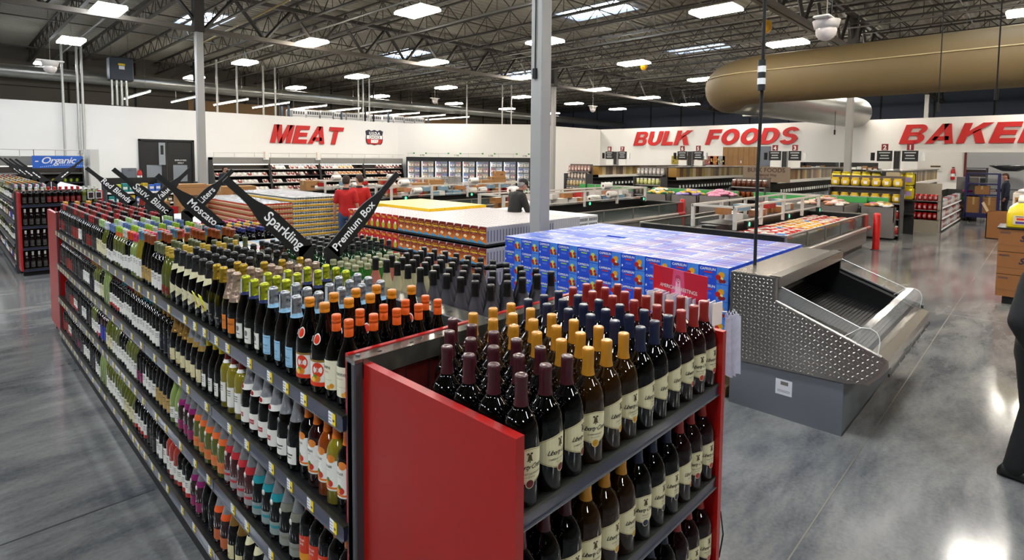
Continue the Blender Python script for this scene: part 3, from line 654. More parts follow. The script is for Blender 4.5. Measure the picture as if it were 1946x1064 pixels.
def ytag(mb, pr):
    mb.box(-.062, -.0595, -.045, .03, .13, .205, C('e8e02a'), Matrix.Rotation(-.25, 4, 'Y')); mb.box(-.0632, -.062, -.03, .018, .14, .155, C('8c2f3a'), Matrix.Rotation(-.25, 4, 'Y'))
bottle('goldyellow', 'champ', bk_, ('foil', foil('b79a3c')), 'gold foil bottle with yellow tag', 'sparkling_wine_bottle', lambda mb, Rb: (ltext(mb, Rb, 'Freixenet', .016, 0, .06, C('b8b0a0')),), .235, 18, None, ytag, 'sparkling wine')
bottle('gold', 'champ', bk_, ('foil', foil('b79a3c')), 'sparkling bottle with gold foil', 'sparkling_wine_bottle', None, .235, 18, None, None, 'sparkling wine')
def ks_l(mb, Rb):
    W = .05; strip(mb, Rb, -W, W, lambda u: .045+.03*abs(u)/W, lambda u: .125-.028*abs(u)/W, cream, 12); ltext(mb, Rb, 'KS', .018, 0, .07, ink, shear=.3); ldisc(mb, Rb, 0, .105, .005, inkg)
def ks_n(mb, pr):
    n_ = 14; vs = []
    for i in range(n_+1):
        a = -1.5+3*i/n_; z = .2-.014*(1-abs(i/n_*2-1)); r0 = rad_at(pr, z)+.001; r1 = rad_at(pr, .226)+.002
        vs += [(-r0*math.cos(a), -r0*math.sin(a), z), (-r1*math.cos(a), -r1*math.sin(a), .226)]
    mb.add(vs, [(2*i, 2*i+2, 2*i+3, 2*i+1) for i in range(n_)], cream)
bottle('blackks', 'champ', bk_, ('foil', P('foil_black', '#131313', .35, coat=.3)), 'black foil bottle, cream diamond label', 'sparkling_wine_bottle', ks_l, .22, 18, None, ks_n, 'sparkling wine')
def verdi_l(mb, Rb):
    W = .055; strip(mb, Rb, -W, W, .03, .118, lwh, 12); strip(mb, Rb, -W, W, .03, lambda u: .045+.018*max(0, -u/W)+.0*u, C('d8431f'), 12, .0008); strip(mb, Rb, -W, W, .118, .126, goldl, 10)
    ldisc(mb, Rb, .022, .09, .024, C('d8431f'), .0011, 16, .028); ltext(mb, Rb, 'EL', .0095, .022, .093, lwh, .0015); ltext(mb, Rb, 'RSA', .0095, .022, .082, lwh, .0015)
    ldisc(mb, Rb, .022, .058, .012, C('dc8a1c'), .0016); ldisc(mb, Rb, .006, .055, .011, C('e8a52a'), .0019); ldisc(mb, Rb, .006, .055, .008, C('f0c85a'), .0022); ldisc(mb, Rb, .012, .066, .008, C('5f9a2a'), .0018)
def verdi_n(mb, pr):
    Rm = rad_at(pr, .205)+.004; vs = []
    L_ = lambda u, v: (-(rad_at(pr, v)+.0014)*math.cos(u/Rm), -(rad_at(pr, v)+.0014)*math.sin(u/Rm), v)
    for c_, cx, cz, a, b in ((lwh, .012, .2, .016, .02), (C('d8431f'), .012, .2, .0125, .016)):
        k = 14; o = .0 if c_ is lwh else .0007; pts = [(cx+a*math.cos(2*PI*i/k), cz+b*math.sin(2*PI*i/k)) for i in range(k)]
        mb.add([(x*(1+o*20), y_*(1+o*20), z) for x, y_, z in [L_(cx, cz)]+[L_(*p) for p in pts]], [(0, 1+i, 1+(i+1) % k) for i in range(k)], c_)
    pts = [(0.002, .2), (-.03, .183), (-.03, .203), (0, .214)]; mb.add([L_(*p) for p in pts], [(0, 1, 2, 3)], lwh)
bottle('verdi', 'verdi', bk_, ('short', P('cap_amber', '#c9821f', .3, coat=.3)), 'wide bottle with amber cap, oranges label', 'sparkling_wine_bottle', verdi_l, None, 20, None, verdi_n, 'sparkling wine')
def gran_l(mb, Rb):
    strip(mb, Rb, -.05, .05, .04, .145, P('label_ivory', '#e0dcc4', .55), 12); ltext(mb, Rb, 'granite', .019, 0, .115, ink); ltext(mb, Rb, 'MOSCATO', .0075, 0, .101, C('a03028')); strip(mb, Rb, -.03, .03, .075, .0757, inkg, 6, .001)
    ldisc(mb, Rb, .03, .055, .009, C('d99a2a')); ldisc(mb, Rb, .018, .049, .008, C('e3aa44'), .0014)
bottle('granite', 'burg', bk_, ('screw', P('cap_orange', '#d4611c', .35, coat=.3)), 'dark bottle with orange screw cap, ivory label', 'wine_bottle', gran_l, None, 18)
def inger(cap='d8791c'): pass
def inger_l(mb, Rb):
    strip(mb, Rb, -.042, .042, .055, .165, lwh, 10); ldisc(mb, Rb, .012, .172, .017, C('d98a3a'), .0009, 14, .015); ltext(mb, Rb, 'INGER', .0125, 0, .138, ink); ltext(mb, Rb, 'winery', .006, 0, .128, inkg)
    ldisc(mb, Rb, .008, .082, .013, C('c23a2a')); ldisc(mb, Rb, -.01, .08, .012, C('e0a630'), .0013); ldisc(mb, Rb, 0, .095, .008, C('4f7a2a'), .0015); strip(mb, Rb, -.042, .042, .062, .069, C('d8791c'), 8, .0017)
for k, gl, nm in (('dk', bk_, 'dark'), ('ye', byel, 'straw yellow'), ('am', P('bottle_orange', '#8a4512', .05, coat=.4), 'orange'), ('re', bred, 'deep red')):
    bottle('inger_'+k, 'bord', gl, ('caps', C('d8791c')), nm+' wine bottle with orange capsule', 'wine_bottle', inger_l, .235, 16)
bottle('sutter', 'bord', bk_, ('screw', C('c2371c')), 'dark bottle with red cap and red-orange label', 'wine_bottle', lambda mb, Rb: (strip(mb, Rb, -.045, .045, .05, .15, C('c9421c'), 10), strip(mb, Rb, -.045, .045, .05, .08, C('d99a2a'), 10, .0008), ltext(mb, Rb, 'SUTTER', .012, 0, .128, lwh), ltext(mb, Rb, 'HOME', .012, 0, .113, lwh)), None, 16)
bottle('orangecap', 'bord', bk_, ('screw', C('c87a1c')), 'dark bottle with orange-gold screw cap', 'wine_bottle', None, None, 16)
def seal_l(mb, Rb): strip(mb, Rb, -.055, .055, .03, .1, lwh, 10); strip(mb, Rb, -.02, .02, .055, .075, C('b01c24'), 6, .0008); ltext(mb, Rb, 'ANDRE', .011, 0, .061, lwh)
bottle('redseal', 'champ', bk_, ('foil', foil('b4b6ba')), 'silver foil sparkling bottle with white and red label', 'sparkling_wine_bottle', seal_l, .2, 16, (.178, .202, lwh), lambda mb, pr: mb.ell((-(rad_at(pr, .19)+.002), 0, .19), .003, .011, .012, C('b01c24'), 10, 5), 'sparkling wine')
bottle('silverwhite', 'champ', bk_, ('foil', foil('b4b6ba')), 'silver foil sparkling bottle with white label', 'sparkling_wine_bottle', lambda mb, Rb: (strip(mb, Rb, -.045, .045, .03, .1, lwh, 10), strip(mb, Rb, -.03, .03, .066, .071, ink, 6, .001), strip(mb, Rb, -.025, .025, .054, .058, inkg, 6, .001)), .195, 16, None, lambda mb, pr: mb.ell((-(rad_at(pr, .17)+.0), 0, .17), .004, .01, .01, C('8d8d88'), 10, 5), 'sparkling wine')
bottle('redcapyel', 'bord', byel, ('caps', C('8c1f1c')), 'straw wine bottle with red capsule, white label', 'white_wine_bottle', sq(lwh, .03, .13, .07), .235, 16, (.222, .238, lwh))
bottle('yellowcap', 'burg', bk_, ('screw', C('d8c21c')), 'dark bottle with yellow screw cap, white label', 'wine_bottle', sq(lwh, .03, .1, .05), None, 16)
bottle('silvergold', 'champ', bk_, ('foil', foil('b9bcc0')), 'silver foil sparkling bottle with gold collar', 'sparkling_wine_bottle', lambda mb, Rb: (strip(mb, Rb, -.04, .04, .03, .1, C('d8cfa6'), 8), ldisc(mb, Rb, 0, .045, .022, goldl, .0008, 12, .014)), .22, 16, (.195, .222, goldl), None, 'sparkling wine')
bottle('goldgold', 'champ', bk_, ('foil', foil('a8864a')), 'gold foil sparkling bottle with cream label', 'sparkling_wine_bottle', lambda mb, Rb: (strip(mb, Rb, -.04, .04, .03, .1, C('d8cfa6'), 8), ldisc(mb, Rb, 0, .045, .022, goldl, .0008, 12, .014)), .19, 16, None, None, 'sparkling wine')
def bare(col, bot, nm, key, g):
    bottle(key, 'champ', g, ('foil', foil('a4a6a8')), nm, 'sparkling_wine_bottle', lambda mb, Rb: (strip(mb, Rb, -.06, .06, .03, .085, C(bot), 12), strip(mb, Rb, -.06, .06, .058, .07, C(col), 12, .0008)), .2, 16, (.17, .2, C(col)), lambda mb, pr: mb.ell((-(rad_at(pr, .165)), 0, .165), .004, .012, .013, C('d8d4cc'), 10, 5), 'sparkling wine')
bare('7d7d70', '8d9088', 'silver foil sparkling bottle with grey bands', 'bf_grey', bk_); bare('1f8d96', '8f9a98', 'silver foil sparkling bottle with teal bands', 'bf_teal', bk_)
bare('b8343c', '9a9696', 'silver foil pink sparkling bottle with red bands', 'bf_pink', P('bottle_pinkdark', '#4a1018', .05, coat=.4)); bare('d9703a', 'c9824a', 'silver foil green sparkling bottle with orange bands', 'bf_orange', bolive); bare('8c1f6a', '8d2a5a', 'silver foil sparkling bottle with magenta bands', 'bf_mag', bred)
def w_neck(mb, pr): ks_n(mb, pr)
bottle('whiteneck', 'champ', bk_, ('foil', P('foil_black', '#131313')), 'dark sparkling bottle with white neck and G label', 'sparkling_wine_bottle', lambda mb, Rb: (strip(mb, Rb, -.045, .045, .03, .11, cream, 10), ltext(mb, Rb, 'G', .022, 0, .055, ink, shear=.3)), .23, 16, None, w_neck, 'sparkling wine')
bottle('whitefoil', 'champ', bk_, ('foil', foil('c6c7c8')), 'white foil sparkling bottle with white label', 'sparkling_wine_bottle', lambda mb, Rb: (strip(mb, Rb, -.045, .045, .03, .11, lwh, 10), ltext(mb, Rb, 'G', .022, 0, .055, ink, shear=.3)), .17, 16, None, None, 'sparkling wine')
bottle('orangeneck', 'champ', bred, ('foil', foil('b4b6ba')), 'silver foil sparkling bottle with orange neck band', 'sparkling_wine_bottle', lambda mb, Rb: strip(mb, Rb, -.05, .05, .03, .085, C('b8683a'), 10), .19, 16, (.17, .2, C('d8602a')), None, 'sparkling wine')
# still wine kinds
def still(key, shape, glass, cap, look, lab=None, capz=None, nm='wine_bottle', n=12): bottle(key, shape, glass, cap, look, nm, lab, capz, n)
still('yelcapred', 'burg', bolive, ('screw', C('b59a3a')), 'olive bottle with gold cap and red label', sq(C('8a2a1c'), .02, .07, .05)); still('greywhite', 'bord', bk_, ('caps', C('686b4a')), 'dark bottle with grey-olive capsule, white label', sq(lwh, .02, .12, .08))
still('browntan', 'hock', bk_, ('caps', C('8a4a22')), 'tall dark bottle with brown capsule, tan label', sq(C('b89a5c'), .03, .12, .07)); still('blueriesling', 'hock', byel, ('caps', C('55788c')), 'tall pale bottle with blue capsule, white label', sq(lwh, .02, .15, .07), nm='white_wine_bottle')
still('pinkcap', 'bord', bpale, ('screw', C('b82a50')), 'pale bottle with pink screw cap, white label', sq(lwh, .03, .15, .07), nm='white_wine_bottle'); still('orangered', 'bord', bk_, ('caps', C('c24a1c')), 'dark bottle with orange capsule, white label', sq(lwh, .03, .13, .08), nm='white_wine_bottle')
still('greycap', 'bord', bolive, ('screw', C('b5b8a8')), 'olive bottle with pale grey cap, white label', sq(lwh, .02, .12, .08), nm='white_wine_bottle')
bottle('greenorange', 'bord', bolive, ('screw', C('8cab2a')), 'olive bottle with lime cap and orange band', 'white_wine_bottle', sq(lwh, .03, .12, .08), .262, 12, (.232, .262, C('c8601c')))
still('bluecap', 'burg', bk_, ('screw', C('57709a')), 'dark bottle with blue screw cap, white label', sq(lwh, .02, .1, .08), nm='white_wine_bottle'); still('whitecap', 'burg', bolive, ('screw', C('b9bcc4')), 'green bottle with white cap and cream label', sq(cream, .03, .13, .08), nm='white_wine_bottle'); still('limecap', 'bord', bk_, ('screw', C('9ab47c')), 'dark bottle with pale green cap, cream label', sq(cream, .03, .14, .08), nm='white_wine_bottle')
still('redcap', 'bord', bk_, ('screw', C('9c1c1c')), 'dark red wine with red cap, red label', sq(C('8c1f1a'), .03, .13, .08), nm='red_wine_bottle'); still('marooncap', 'bord', bk_, ('caps', C('4a1f26')), 'red wine with maroon capsule, dark label', sq(C('3a3434'), .03, .13, .08), nm='red_wine_bottle')
still('blackcap', 'bord', bk_, ('caps', C('1d211c')), 'red wine with black capsule, black label', sq(C('26262a'), .03, .14, .08, lambda mb, Rb: ldisc(mb, Rb, 0, .07, .008, C('9c2a1c'))), nm='red_wine_bottle'); still('redwhite', 'bord', bk_, ('screw', C('8a1c1c')), 'red wine with red cap, white label', sq(lwh, .04, .14, .07), nm='red_wine_bottle')
still('brownred', 'bord', bk_, ('caps', C('6d3a26')), 'red wine with brown capsule, brick label', sq(C('98301f'), .02, .13, .08), nm='red_wine_bottle'); still('purplecap', 'bord', bk_, ('caps', C('2b1c30')), 'red wine with purple capsule, maroon label', sq(C('4a1c26'), .03, .13, .08), nm='red_wine_bottle')
still('tealcap', 'bord', bk_, ('caps', C('1c7a86')), 'dark bottle with teal capsule, white label', sq(lwh, .03, .12, .08)); still('goldcap', 'bord', bk_, ('caps', C('b5862a')), 'dark bottle with gold capsule, black label', sq(C('1c1a2a'), .02, .12, .07)); still('goldwhite', 'bord', bk_, ('screw', C('b5862a')), 'dark bottle with gold cap, white label', sq(lwh, .02, .11, .08))
still('greenclear', 'hock', bpale, ('caps', C('6f8a3a')), 'tall pale green bottle with green capsule', None, nm='white_wine_bottle'); still('oliveclear', 'bord', bolive, ('caps', C('9c7a2a')), 'olive bottle with gold capsule, white label', sq(lwh, .02, .13, .08), nm='white_wine_bottle'); still('bluelabel', 'bord', bred, ('caps', C('26304f')), 'red wine with bright blue label', sq(C('2a3a9c'), .03, .15, .08), nm='red_wine_bottle')
still('rosebot', 'bord', bpink, ('screw', C('a8a8a0')), 'rose bottle with grey cap, white label', sq(lwh, .03, .12, .08)); still('silverscrew', 'burg', bpale, ('screw', C('9ca0a4')), 'pale bottle with silver screw cap', sq(lwh, .03, .1, .08)); still('maglab', 'bord', bk_, ('caps', C('6a1c4a')), 'dark bottle with magenta capsule and label', sq(C('8a2060'), .03, .1, .08)); still('redlabw', 'bord', bk_, ('caps', C('5c1c1c')), 'dark bottle with maroon capsule, white and red label', sq(lwh, .03, .13, .08, lambda mb, Rb: strip(mb, Rb, -.04, .04, .03, .055, C('b02a24'), 8, .001)), nm='red_wine_bottle')
def bput(key, x, y, z, rot, place, grp, sc=None):
    p = ST[key]; lk = p.look.split(); pw_ = place.split()
    while len(lk)+len(pw_) > 16: lk.pop()
    while lk[-1] in ('and', 'with', 'white', 'pale', 'red', 'dark'): lk.pop()
    return p.put((x, y, z), rot, '%s, %s' % (' '.join(lk).rstrip(','), place), grp, sc)
def stuff_bottles(name, items, lab, grp=None):
    """bottles past the 300 largest of their kind, as one object"""
    mb = MB()
    for key, x, y, z in items:
        o = ST[key].root
        for q in [o]+list(o.children):
            me = q.data; T = Matrix.Translation((x, y, z)); off = [tuple(p.vertices) for p in me.polygons]
            by = {}
            for p in me.polygons: by.setdefault(p.material_index, []).append(tuple(p.vertices))
            for mi_, fs in by.items():
                used = sorted({i for f in fs for i in f}); mp = {a: b for b, a in enumerate(used)}
                mb.add([me.vertices[i].co for i in used], [tuple(mp[i] for i in f) for f in fs], me.materials[mi_], q.name.split('.')[0] != 'label', T)
    return mb.build(name, label=lab, cat='wine bottles', kind='stuff')
# ---- left face of the foreground gondola
top = [('granite', 2, .088), ('verdi', 2, .116), ('lamarca', 3, .103), ('yellowgreen', 3, .102), ('rosegold', 2, .094), ('goldyellow', 2, .094), ('blackks', 6, .114), ('yelcapred', 2, .085), ('greywhite', 3, .082), ('browntan', 3, .078), ('blueriesling', 2, .08),
 ('pinkcap', 2, .08), ('orangered', 2, .08), ('greycap', 2, .08), ('greenorange', 3, .08), ('bluecap', 3, .085), ('whitecap', 2, .085), ('limecap', 3, .08), ('marooncap', 3, .08), ('redcap', 3, .08), ('blackcap', 3, .08), ('redwhite', 2, .08), ('brownred', 3, .08), ('redcap', 2, .08), ('marooncap', 3, .08), ('blackcap', 3, .08), ('redcap', 3, .08), ('purplecap', 3, .08), ('blackcap', 3, .08), ('marooncap', 4, .08)]
sh2 = [('inger_dk', 1, .07), ('inger_ye', 1, .07), ('inger_am', 1, .077), ('inger_re', 1, .08), ('inger_dk', 1, .083), ('silverwhite', 2, .098), ('redseal', 4, .1), ('redcapyel', 3, .09), ('yellowcap', 3, .088), ('silvergold', 3, .095), ('goldgold', 3, .095), ('goldcap', 3, .085), ('greywhite', 3, .08), ('tealcap', 3, .08), ('goldwhite', 3, .08), ('redwhite', 3, .08), ('tealcap', 2, .08), ('redlabw', 4, .08), ('greenclear', 3, .08), ('limecap', 2, .08), ('oliveclear', 3, .08), ('goldcap', 3, .08), ('redwhite', 4, .08), ('marooncap', 3, .08), ('blackcap', 5, .08), ('brownred', 4, .08), ('purplecap', 3, .08), ('blackcap', 4, .08)]
sh3 = [('orangecap', 2, .075), ('sutter', 3, .078), ('bf_grey', 2, .093), ('bf_teal', 3, .095), ('bf_pink', 4, .09), ('bf_orange', 5, .095), ('bf_mag', 3, .09), ('silverscrew', 2, .09), ('browntan', 4, .082), ('tealcap', 4, .08), ('maglab', 2, .08), ('oliveclear', 4, .08), ('orangered', 3, .08), ('greycap', 3, .08), ('whitecap', 3, .085), ('bluelabel', 3, .08), ('redlabw', 2, .08), ('greycap', 3, .08), ('blackcap', 3, .08), ('redwhite', 3, .08), ('marooncap', 3, .08), ('redlabw', 3, .08), ('brownred', 3, .08), ('blackcap', 4, .08)]
sh4 = [('orangecap', 2, .08), ('sutter', 2, .08), ('silverwhite', 1, .095), ('orangeneck', 2, .095), ('whitefoil', 2, .095), ('whiteneck', 2, .098), ('goldgold', 2, .1), ('orangeneck', 2, .1), ('gold', 2, .1), ('bf_mag', 2, .095), ('redlabw', 3, .08), ('rosebot', 3, .08), ('redwhite', 3, .08), ('marooncap', 3, .08), ('redlabw', 4, .08), ('whitecap', 4, .085), ('greycap', 4, .085), ('oliveclear', 4, .08), ('greenclear', 3, .08), ('greywhite', 3, .08), ('blackcap', 3, .08), ('redwhite', 4, .08), ('marooncap', 3, .08), ('maglab', 2, .08), ('blackcap', 4, .08), ('redlabw', 3, .08), ('brownred', 3, .08), ('blackcap', 3, .08)]
CNT = {}
REST = []
def fill(seq, lv, x0, rows, sname, ystart=.075, dx=.1, ymax=GL-.06):
    y = ystart; col = 0; z = LV[lv]
    for key, cnt, pit in seq:
        for c in range(cnt):
            if y > ymax: return
            col += 1; rb = PROF[{'w': 'bord'}.get(key, None) or 'bord'][0]
            nr = rows(y)
            for r in range(nr):
                xx = x0+r*dx+(random.uniform(-.003, .003)); yy = y+random.uniform(-.003, .003)
                if r > 0 and random.random() < .05*r: continue
                nm = ST[key].root.name.split('.')[0]
                lim = CNT.get(nm, 0)
                if r >= 2 and (lim >= 285 or r >= 4) and nm != 'sparkling_wine_bottle': REST.append((key if key != 'goldyellow' else 'gold', xx, yy, z)); continue
                k2 = 'gold' if (key == 'goldyellow' and r > 0) else key
                CNT[nm] = lim+1
                rt = random.uniform(-.15, .15) if r == 0 else random.uniform(-.5, .5)
                bput(k2, xx, yy, z, rt, '%s, row %d, %s from near end' % (sname, r+1, nth(col)), 'bottles on the %s of the wine gondola' % sname)
            y += pit
fill(top, 3, .052, lambda y: 5 if y < 2.3 else 6, 'top shelf', dx=.098)
fill(sh2, 2, .052, lambda y: 2 if y < 1.6 else 1, 'second shelf', .09)
fill(sh3, 1, .052, lambda y: 2 if y < 1 else 1, 'third shelf', .085)
fill(sh4, 0, .052, lambda y: 1, 'bottom shelf', .085)
# ---- end cap magnums
keys = ['L_mar']*3+['L_gold']*3+['L_navy']*3+['L_red']*3
for lv in (3, 2, 1, 0):
    for c, key in enumerate(keys):
        nr = {3: (4, 5, 6, 6, 6, 6, 6, 6, 6, 6, 6, 6)[c], 2: 2, 1: 1, 0: 1}[lv]
        for r in range(nr):
            x = .112+.0963*c+random.uniform(-.001, .001); y = -.684+.101*r+random.uniform(-.002, .002)
            bput(key, x, y, LV[lv]-.026, PI/2+random.uniform(-.45, .3), '%s, row %d, %s from left' % (SN[lv], r+1, nth(c+1)), 'magnums on the nearest end cap')
# ---- right side, top shelf: frosted cocktail bottles, green bottles, spirits
for k, g, nm in (('cp', bfr_p, 'peach'), ('cc', bfr_c, 'cream'), ('cg', bfr_g, 'dark grey')):
    bottle(k, 'cock', g, ('caps', P('cap_black', '#161616', .35)), 'frosted %s cocktail bottle with black cap' % nm, 'cocktail_bottle', None, .24, 16, cat='cocktail bottle')
for r in range(5):
    for c in range(11):
        if c == 10 and r < 3: continue
        k = 'cg' if c < 6 or (c < 8 and r > 1) else ('cc' if c < 9 else 'cp')
        bput(k, .745+.102*r+random.uniform(-.004, .004), .09+.102*c, LV[3], random.uniform(0, 3), 'right shelf, row %d, %s from near end' % (r+1, nth(c+1)), 'frosted bottles right of the spine')
bottle('gt', 'bord', bgreen, ('screw', P('cap_black', '#161616')), 'green glass bottle with black cap', 'green_bottle', None, None, 12, cat='bottle'); bottle('gs', 'flat', P('bottle_green_light', '#2f6d2a', .06, coat=.4), ('short', C('9c9a7a')), 'small green bottle with pale cap', 'green_bottle', sq(lwh, .02, .08, .05), None, 12, cat='bottle')
bottle('cl', 'flat', bclr, ('short', P('cap_black', '#161616')), 'clear spirit bottle with black cap', 'spirit_bottle', sq(lwh, .02, .1, .05), None, 12, cat='bottle'); bottle('am', 'flat', bbrown, ('short', P('cap_black', '#161616')), 'amber spirit bottle with black cap', 'spirit_bottle', sq(cream, .02, .1, .05), None, 12, cat='bottle')
for r in range(6):
    for c in range(11):
        y = 1.2+.085*c; tall = c >= 4
        if c < 1 and r > 2: continue
        if tall: bput('gt', .73+.09*r, y, LV[3], random.uniform(0, 3), 'right shelf, row %d, %s from near end' % (r+1, nth(c+1)), 'green bottles right of the spine')
        elif r < 6: bput('gs', .73+.08*r, y, LV[3], PI, 'right shelf, row %d, %s from near end' % (r+1, nth(c+1)), 'green bottles right of the spine')
for r in range(6):
    for c in range(5):
        k = 'am' if r < 3 else 'cl'
        bput(k, .72+.08*r, 2.17+.082*c, LV[3], PI, 'right shelf, row %d, %s from near end' % (r+1, nth(c+1)), 'spirit bottles right of the spine')
# boxed wine cartons and low bottles further along the right side
def simple_box(name, a, b, c, mt, look, face=None, cat='box', top=None):
    mb = MB(); mb.box(-a/2, a/2, -b/2, b/2, 0, c, mt)
    if top: mb.box(-a/2+.002, a/2-.002, -b/2+.002, b/2-.002, c, c+.001, top)
    if face: face(mb)
    return Proto(mb.build(name, label=look, cat=cat))
px = [simple_box('wine_carton', .17, .1, .14, C('c9b8a0', .6), 'x', lambda m: m.box(-.06, .06, -.03, .03, .14, .141, C('7fa5c4'))), simple_box('wine_carton', .17, .1, .14, C('a9bcd0', .6), 'x', lambda m: m.box(-.06, .06, -.03, .03, .14, .141, C('c9566a'))), simple_box('wine_carton', .17, .1, .14, C('d8d6d4', .6), 'x', lambda m: m.box(-.05, .05, -.02, .02, .14, .141, C('8fa096')))]
nb = 0
for r in range(3):
    for c in range(6):
        nb += 1; k = 0 if c > 2 else 1
        px[k].put((.78+.175*r, 2.66+.105*c, LV[3]), 0, '%s wine carton, right side, %s row from spine, %s from near end' % (('tan', 'pale blue')[k], nth(r+1), nth(c+1)), 'wine cartons right of the spine')
    for c in range(18):
        px[2].put((.78+.175*r, 4.3+.105*c, LV[3]), 0, 'white wine carton, right side far end, %s row from spine, %s from near end' % (nth(r+1), nth(c+1)), 'white wine cartons right of the spine')
for k, hcol, nm in (('n1', '26306a', 'navy'), ('n2', '5c1c2a', 'maroon'), ('n3', 'c9a02a', 'yellow'), ('n4', '1c6a78', 'teal'), ('n5', '9c2a5a', 'magenta')):
    bottle(k, 'flat', bk_, ('short', C(hcol)), 'small dark bottle with %s cap' % nm, 'small_bottle', sq(lwh, .03, .1, .05), None, 10, cat='bottle')
# a lower shelf of small bottles behind the spirits
for r in range(6):
    for c in range(11):
        k = ['n1', 'n1', 'n2', 'n2', 'n3', 'n3', 'n4', 'n3', 'n5', 'n5', 'n5'][c]
        bput(k, .73+.08*r, 3.32+.078*c, LV[3]-.0, PI, 'right shelf, row %d, %s from near end' % (r+1, nth(c+1)), 'small bottles right of the spine')
# ---- far red end cap bottles (top seen from behind) : three amber magnums, plus others
for c in range(10):
    k = 'L_gold' if c < 3 else ('L_mar' if c < 7 else 'L_red')
    for r in range(2): bput(k, .11+.11*c, GL+.12+.11*r, LV[3]-.026, -PI/2, 'far end cap, row %d, %s from left' % (r+1, nth(c+1)), 'magnums on the far end cap')
# ---- second gondola: end cap bottles and left face
bottle('e_blk', 'bord', bk_, ('caps', C('c6c2bc')), 'dark bottle with white capsule', 'red_wine_bottle', sq(C('3a3838'), .03, .13, .07), None, 10); bottle('e_red', 'bord', bk_, ('caps', C('b01c1c')), 'dark bottle with red capsule, dark red label', 'red_wine_bottle', sq(C('7a1c1a'), .03, .13, .07), None, 10); bottle('e_grn', 'bord', bolive, ('caps', C('c9ccc0')), 'green bottle with white capsule', 'red_wine_bottle', sq(C('6a7048'), .03, .13, .07), None, 10)
for lv in (3, 2, 1, 0):
    for c in range(13):
        k = 'e_blk' if c < 4 else ('e_red' if c < 10 else 'e_grn')
        for r in range(2 if lv == 3 else 1): bput(k, .11+.085*c, 11.75-.44+.1*r, LV[lv]-.026, PI/2, 'second gondola %s, row %d, %s from left' % (SN[lv], r+1, nth(c+1)), 'bottles on the second red end cap')
far = []
rn = random.Random(5); kk = ['redcap', 'greywhite', 'goldwhite', 'redwhite', 'whitecap', 'oliveclear', 'tealcap', 'bluelabel']
for lv in range(4):
    y = 11.9; 
    while y < 19.3:
        k = rn.choice(kk)
        for c in range(3):
            for r in range(5 if lv == 3 else 1): far.append((k, .06+.1*r, y, LV[lv]))
            y += .09
for i in range(60): far.append(('goldwhite', .06+.1*(i % 5), 13+.09*(i//5), LV[3]))
far = far[:60*14]
stuff_bottles('wine_bottles', REST, 'dense back rows of still wine bottles on the top shelf of the foreground gondola')
stuff_bottles('wine_bottles', far, 'many wine bottles along the left face and top of the second gondola')
mb = MB()
for k in range(9): mb.box(.72, 1.18, 12.2+.42*k, 12.58+.42*k, LV[3], LV[3]+.19, C('bdbcc0', .5), b=.01)
mb.build('white_cartons', label='low white wrapped cartons along the right top of the second gondola', cat='cartons')
mb = MB(); 
for c in (0, 1): mb.box(1.0+.12*c, 1.1+.12*c, 11.235, 11.24, LV[3]+.04, LV[3]+.17, C('c9c9c9')); mb.box(1.015+.12*c, 1.085+.12*c, 11.23, 11.235, LV[3]+.055, LV[3]+.155, C('3a2224'))
mb.build('price_card', label='pair of small framed price cards on the second red end cap', cat='price card')
purge(PROTOS)
# ================================================================ bottle shaped signs
sgn = P('sign_black', '#0a0a0b', .5)
SHAPE = [(-.44, -.0), (-.43, 0)]
def wine_sign(y, xb, zb, lean, word, lab, size=.085, tx=.1, grp='black bottle-shaped wine signs', L=.66, tl=.3):
    """flat bottle silhouette 12 mm thick, leaning 45 degrees out of a post at the spine"""
    e = empty('bottle_sign', (xb, y, zb), lab, 'sign', grp)
    w = .105; nk = .0195
    # silhouette along +s (towards the neck), half width on t
    hs = [(0, w/2), (.46*L, w/2), (.53*L, w/2*.93), (.6*L, w/2*.74), (.66*L, w/2*.54), (.72*L, nk*1.12), (.78*L, nk), (L, nk)]; o = [(s_, -t_) for s_, t_ in hs]+hs[::-1]
    a = PI*.75 if lean < 0 else PI*.25; a += .02*lean*0; M = Matrix.Translation((0, 0, .1)) @ Matrix.Rotation(-a, 4, 'Y')
    mb = MB(); mb.prism(o, 'y', -.006, .006, sgn, M)
    mb.build('board', e)
    mb = MB(); sx = .0; mb.box(-.045 if lean < 0 else -.045, .045, -.006, .006, -.08, .135, sgn); mb.box(-.05, .05, -.02, .02, -.06, -.02, sgn); mb.build('post', e)
    # text: local x of text runs upward to the right (lean>0) or downward (lean<0)
    d = Vector((math.cos(a), 0, math.sin(a))); up = Vector((-d.z, 0, d.x))
    if lean < 0: d = -d; up = -up
    ori = Vector((0, 0, .1))+ (Vector((math.cos(a), 0, math.sin(a)))*tx*L); ori = ori-up*size*.26
    v0, _f = text2d(word, size, bold=.0012); wl = max(p[0] for p in v0)-min(p[0] for p in v0); k_ = tl/max(wl, .01); ori = ori+up*size*.26*(1-k_); size = size*k_
    mb = MB(); put_text(mb, word, size, P('sign_letter', '#f1f1f0', .5), frame(ori+Vector((0, -.0075, 0)), d, up), bold=.0012); mb.build('lettering', e)
    return e
wine_sign(1.5, .58, 1.5, -1, 'Sparkling', 'large black bottle-shaped sign reading Sparkling', .098, .3, L=.62, tl=0.285)
wine_sign(1.5, .75, 1.48, 1, 'Premium Box', 'large black bottle-shaped sign reading Premium Box', .074, .31, L=.67, tl=0.385)
wine_sign(3.0, .6, 1.5, -1, 'Moscato', 'black bottle-shaped sign reading Moscato', .1, .3, L=.59, tl=0.26)
wine_sign(3.9, .62, 1.53, 1, 'Liters', 'black bottle-shaped sign reading Liters behind the Moscato sign', .1, .42, L=.56, tl=0.17)
wine_sign(4.4, .6, 1.51, -1, 'Sauv. Blanc', 'black bottle-shaped sign reading Sauv. Blanc', .094, .33, L=.6, tl=0.37)
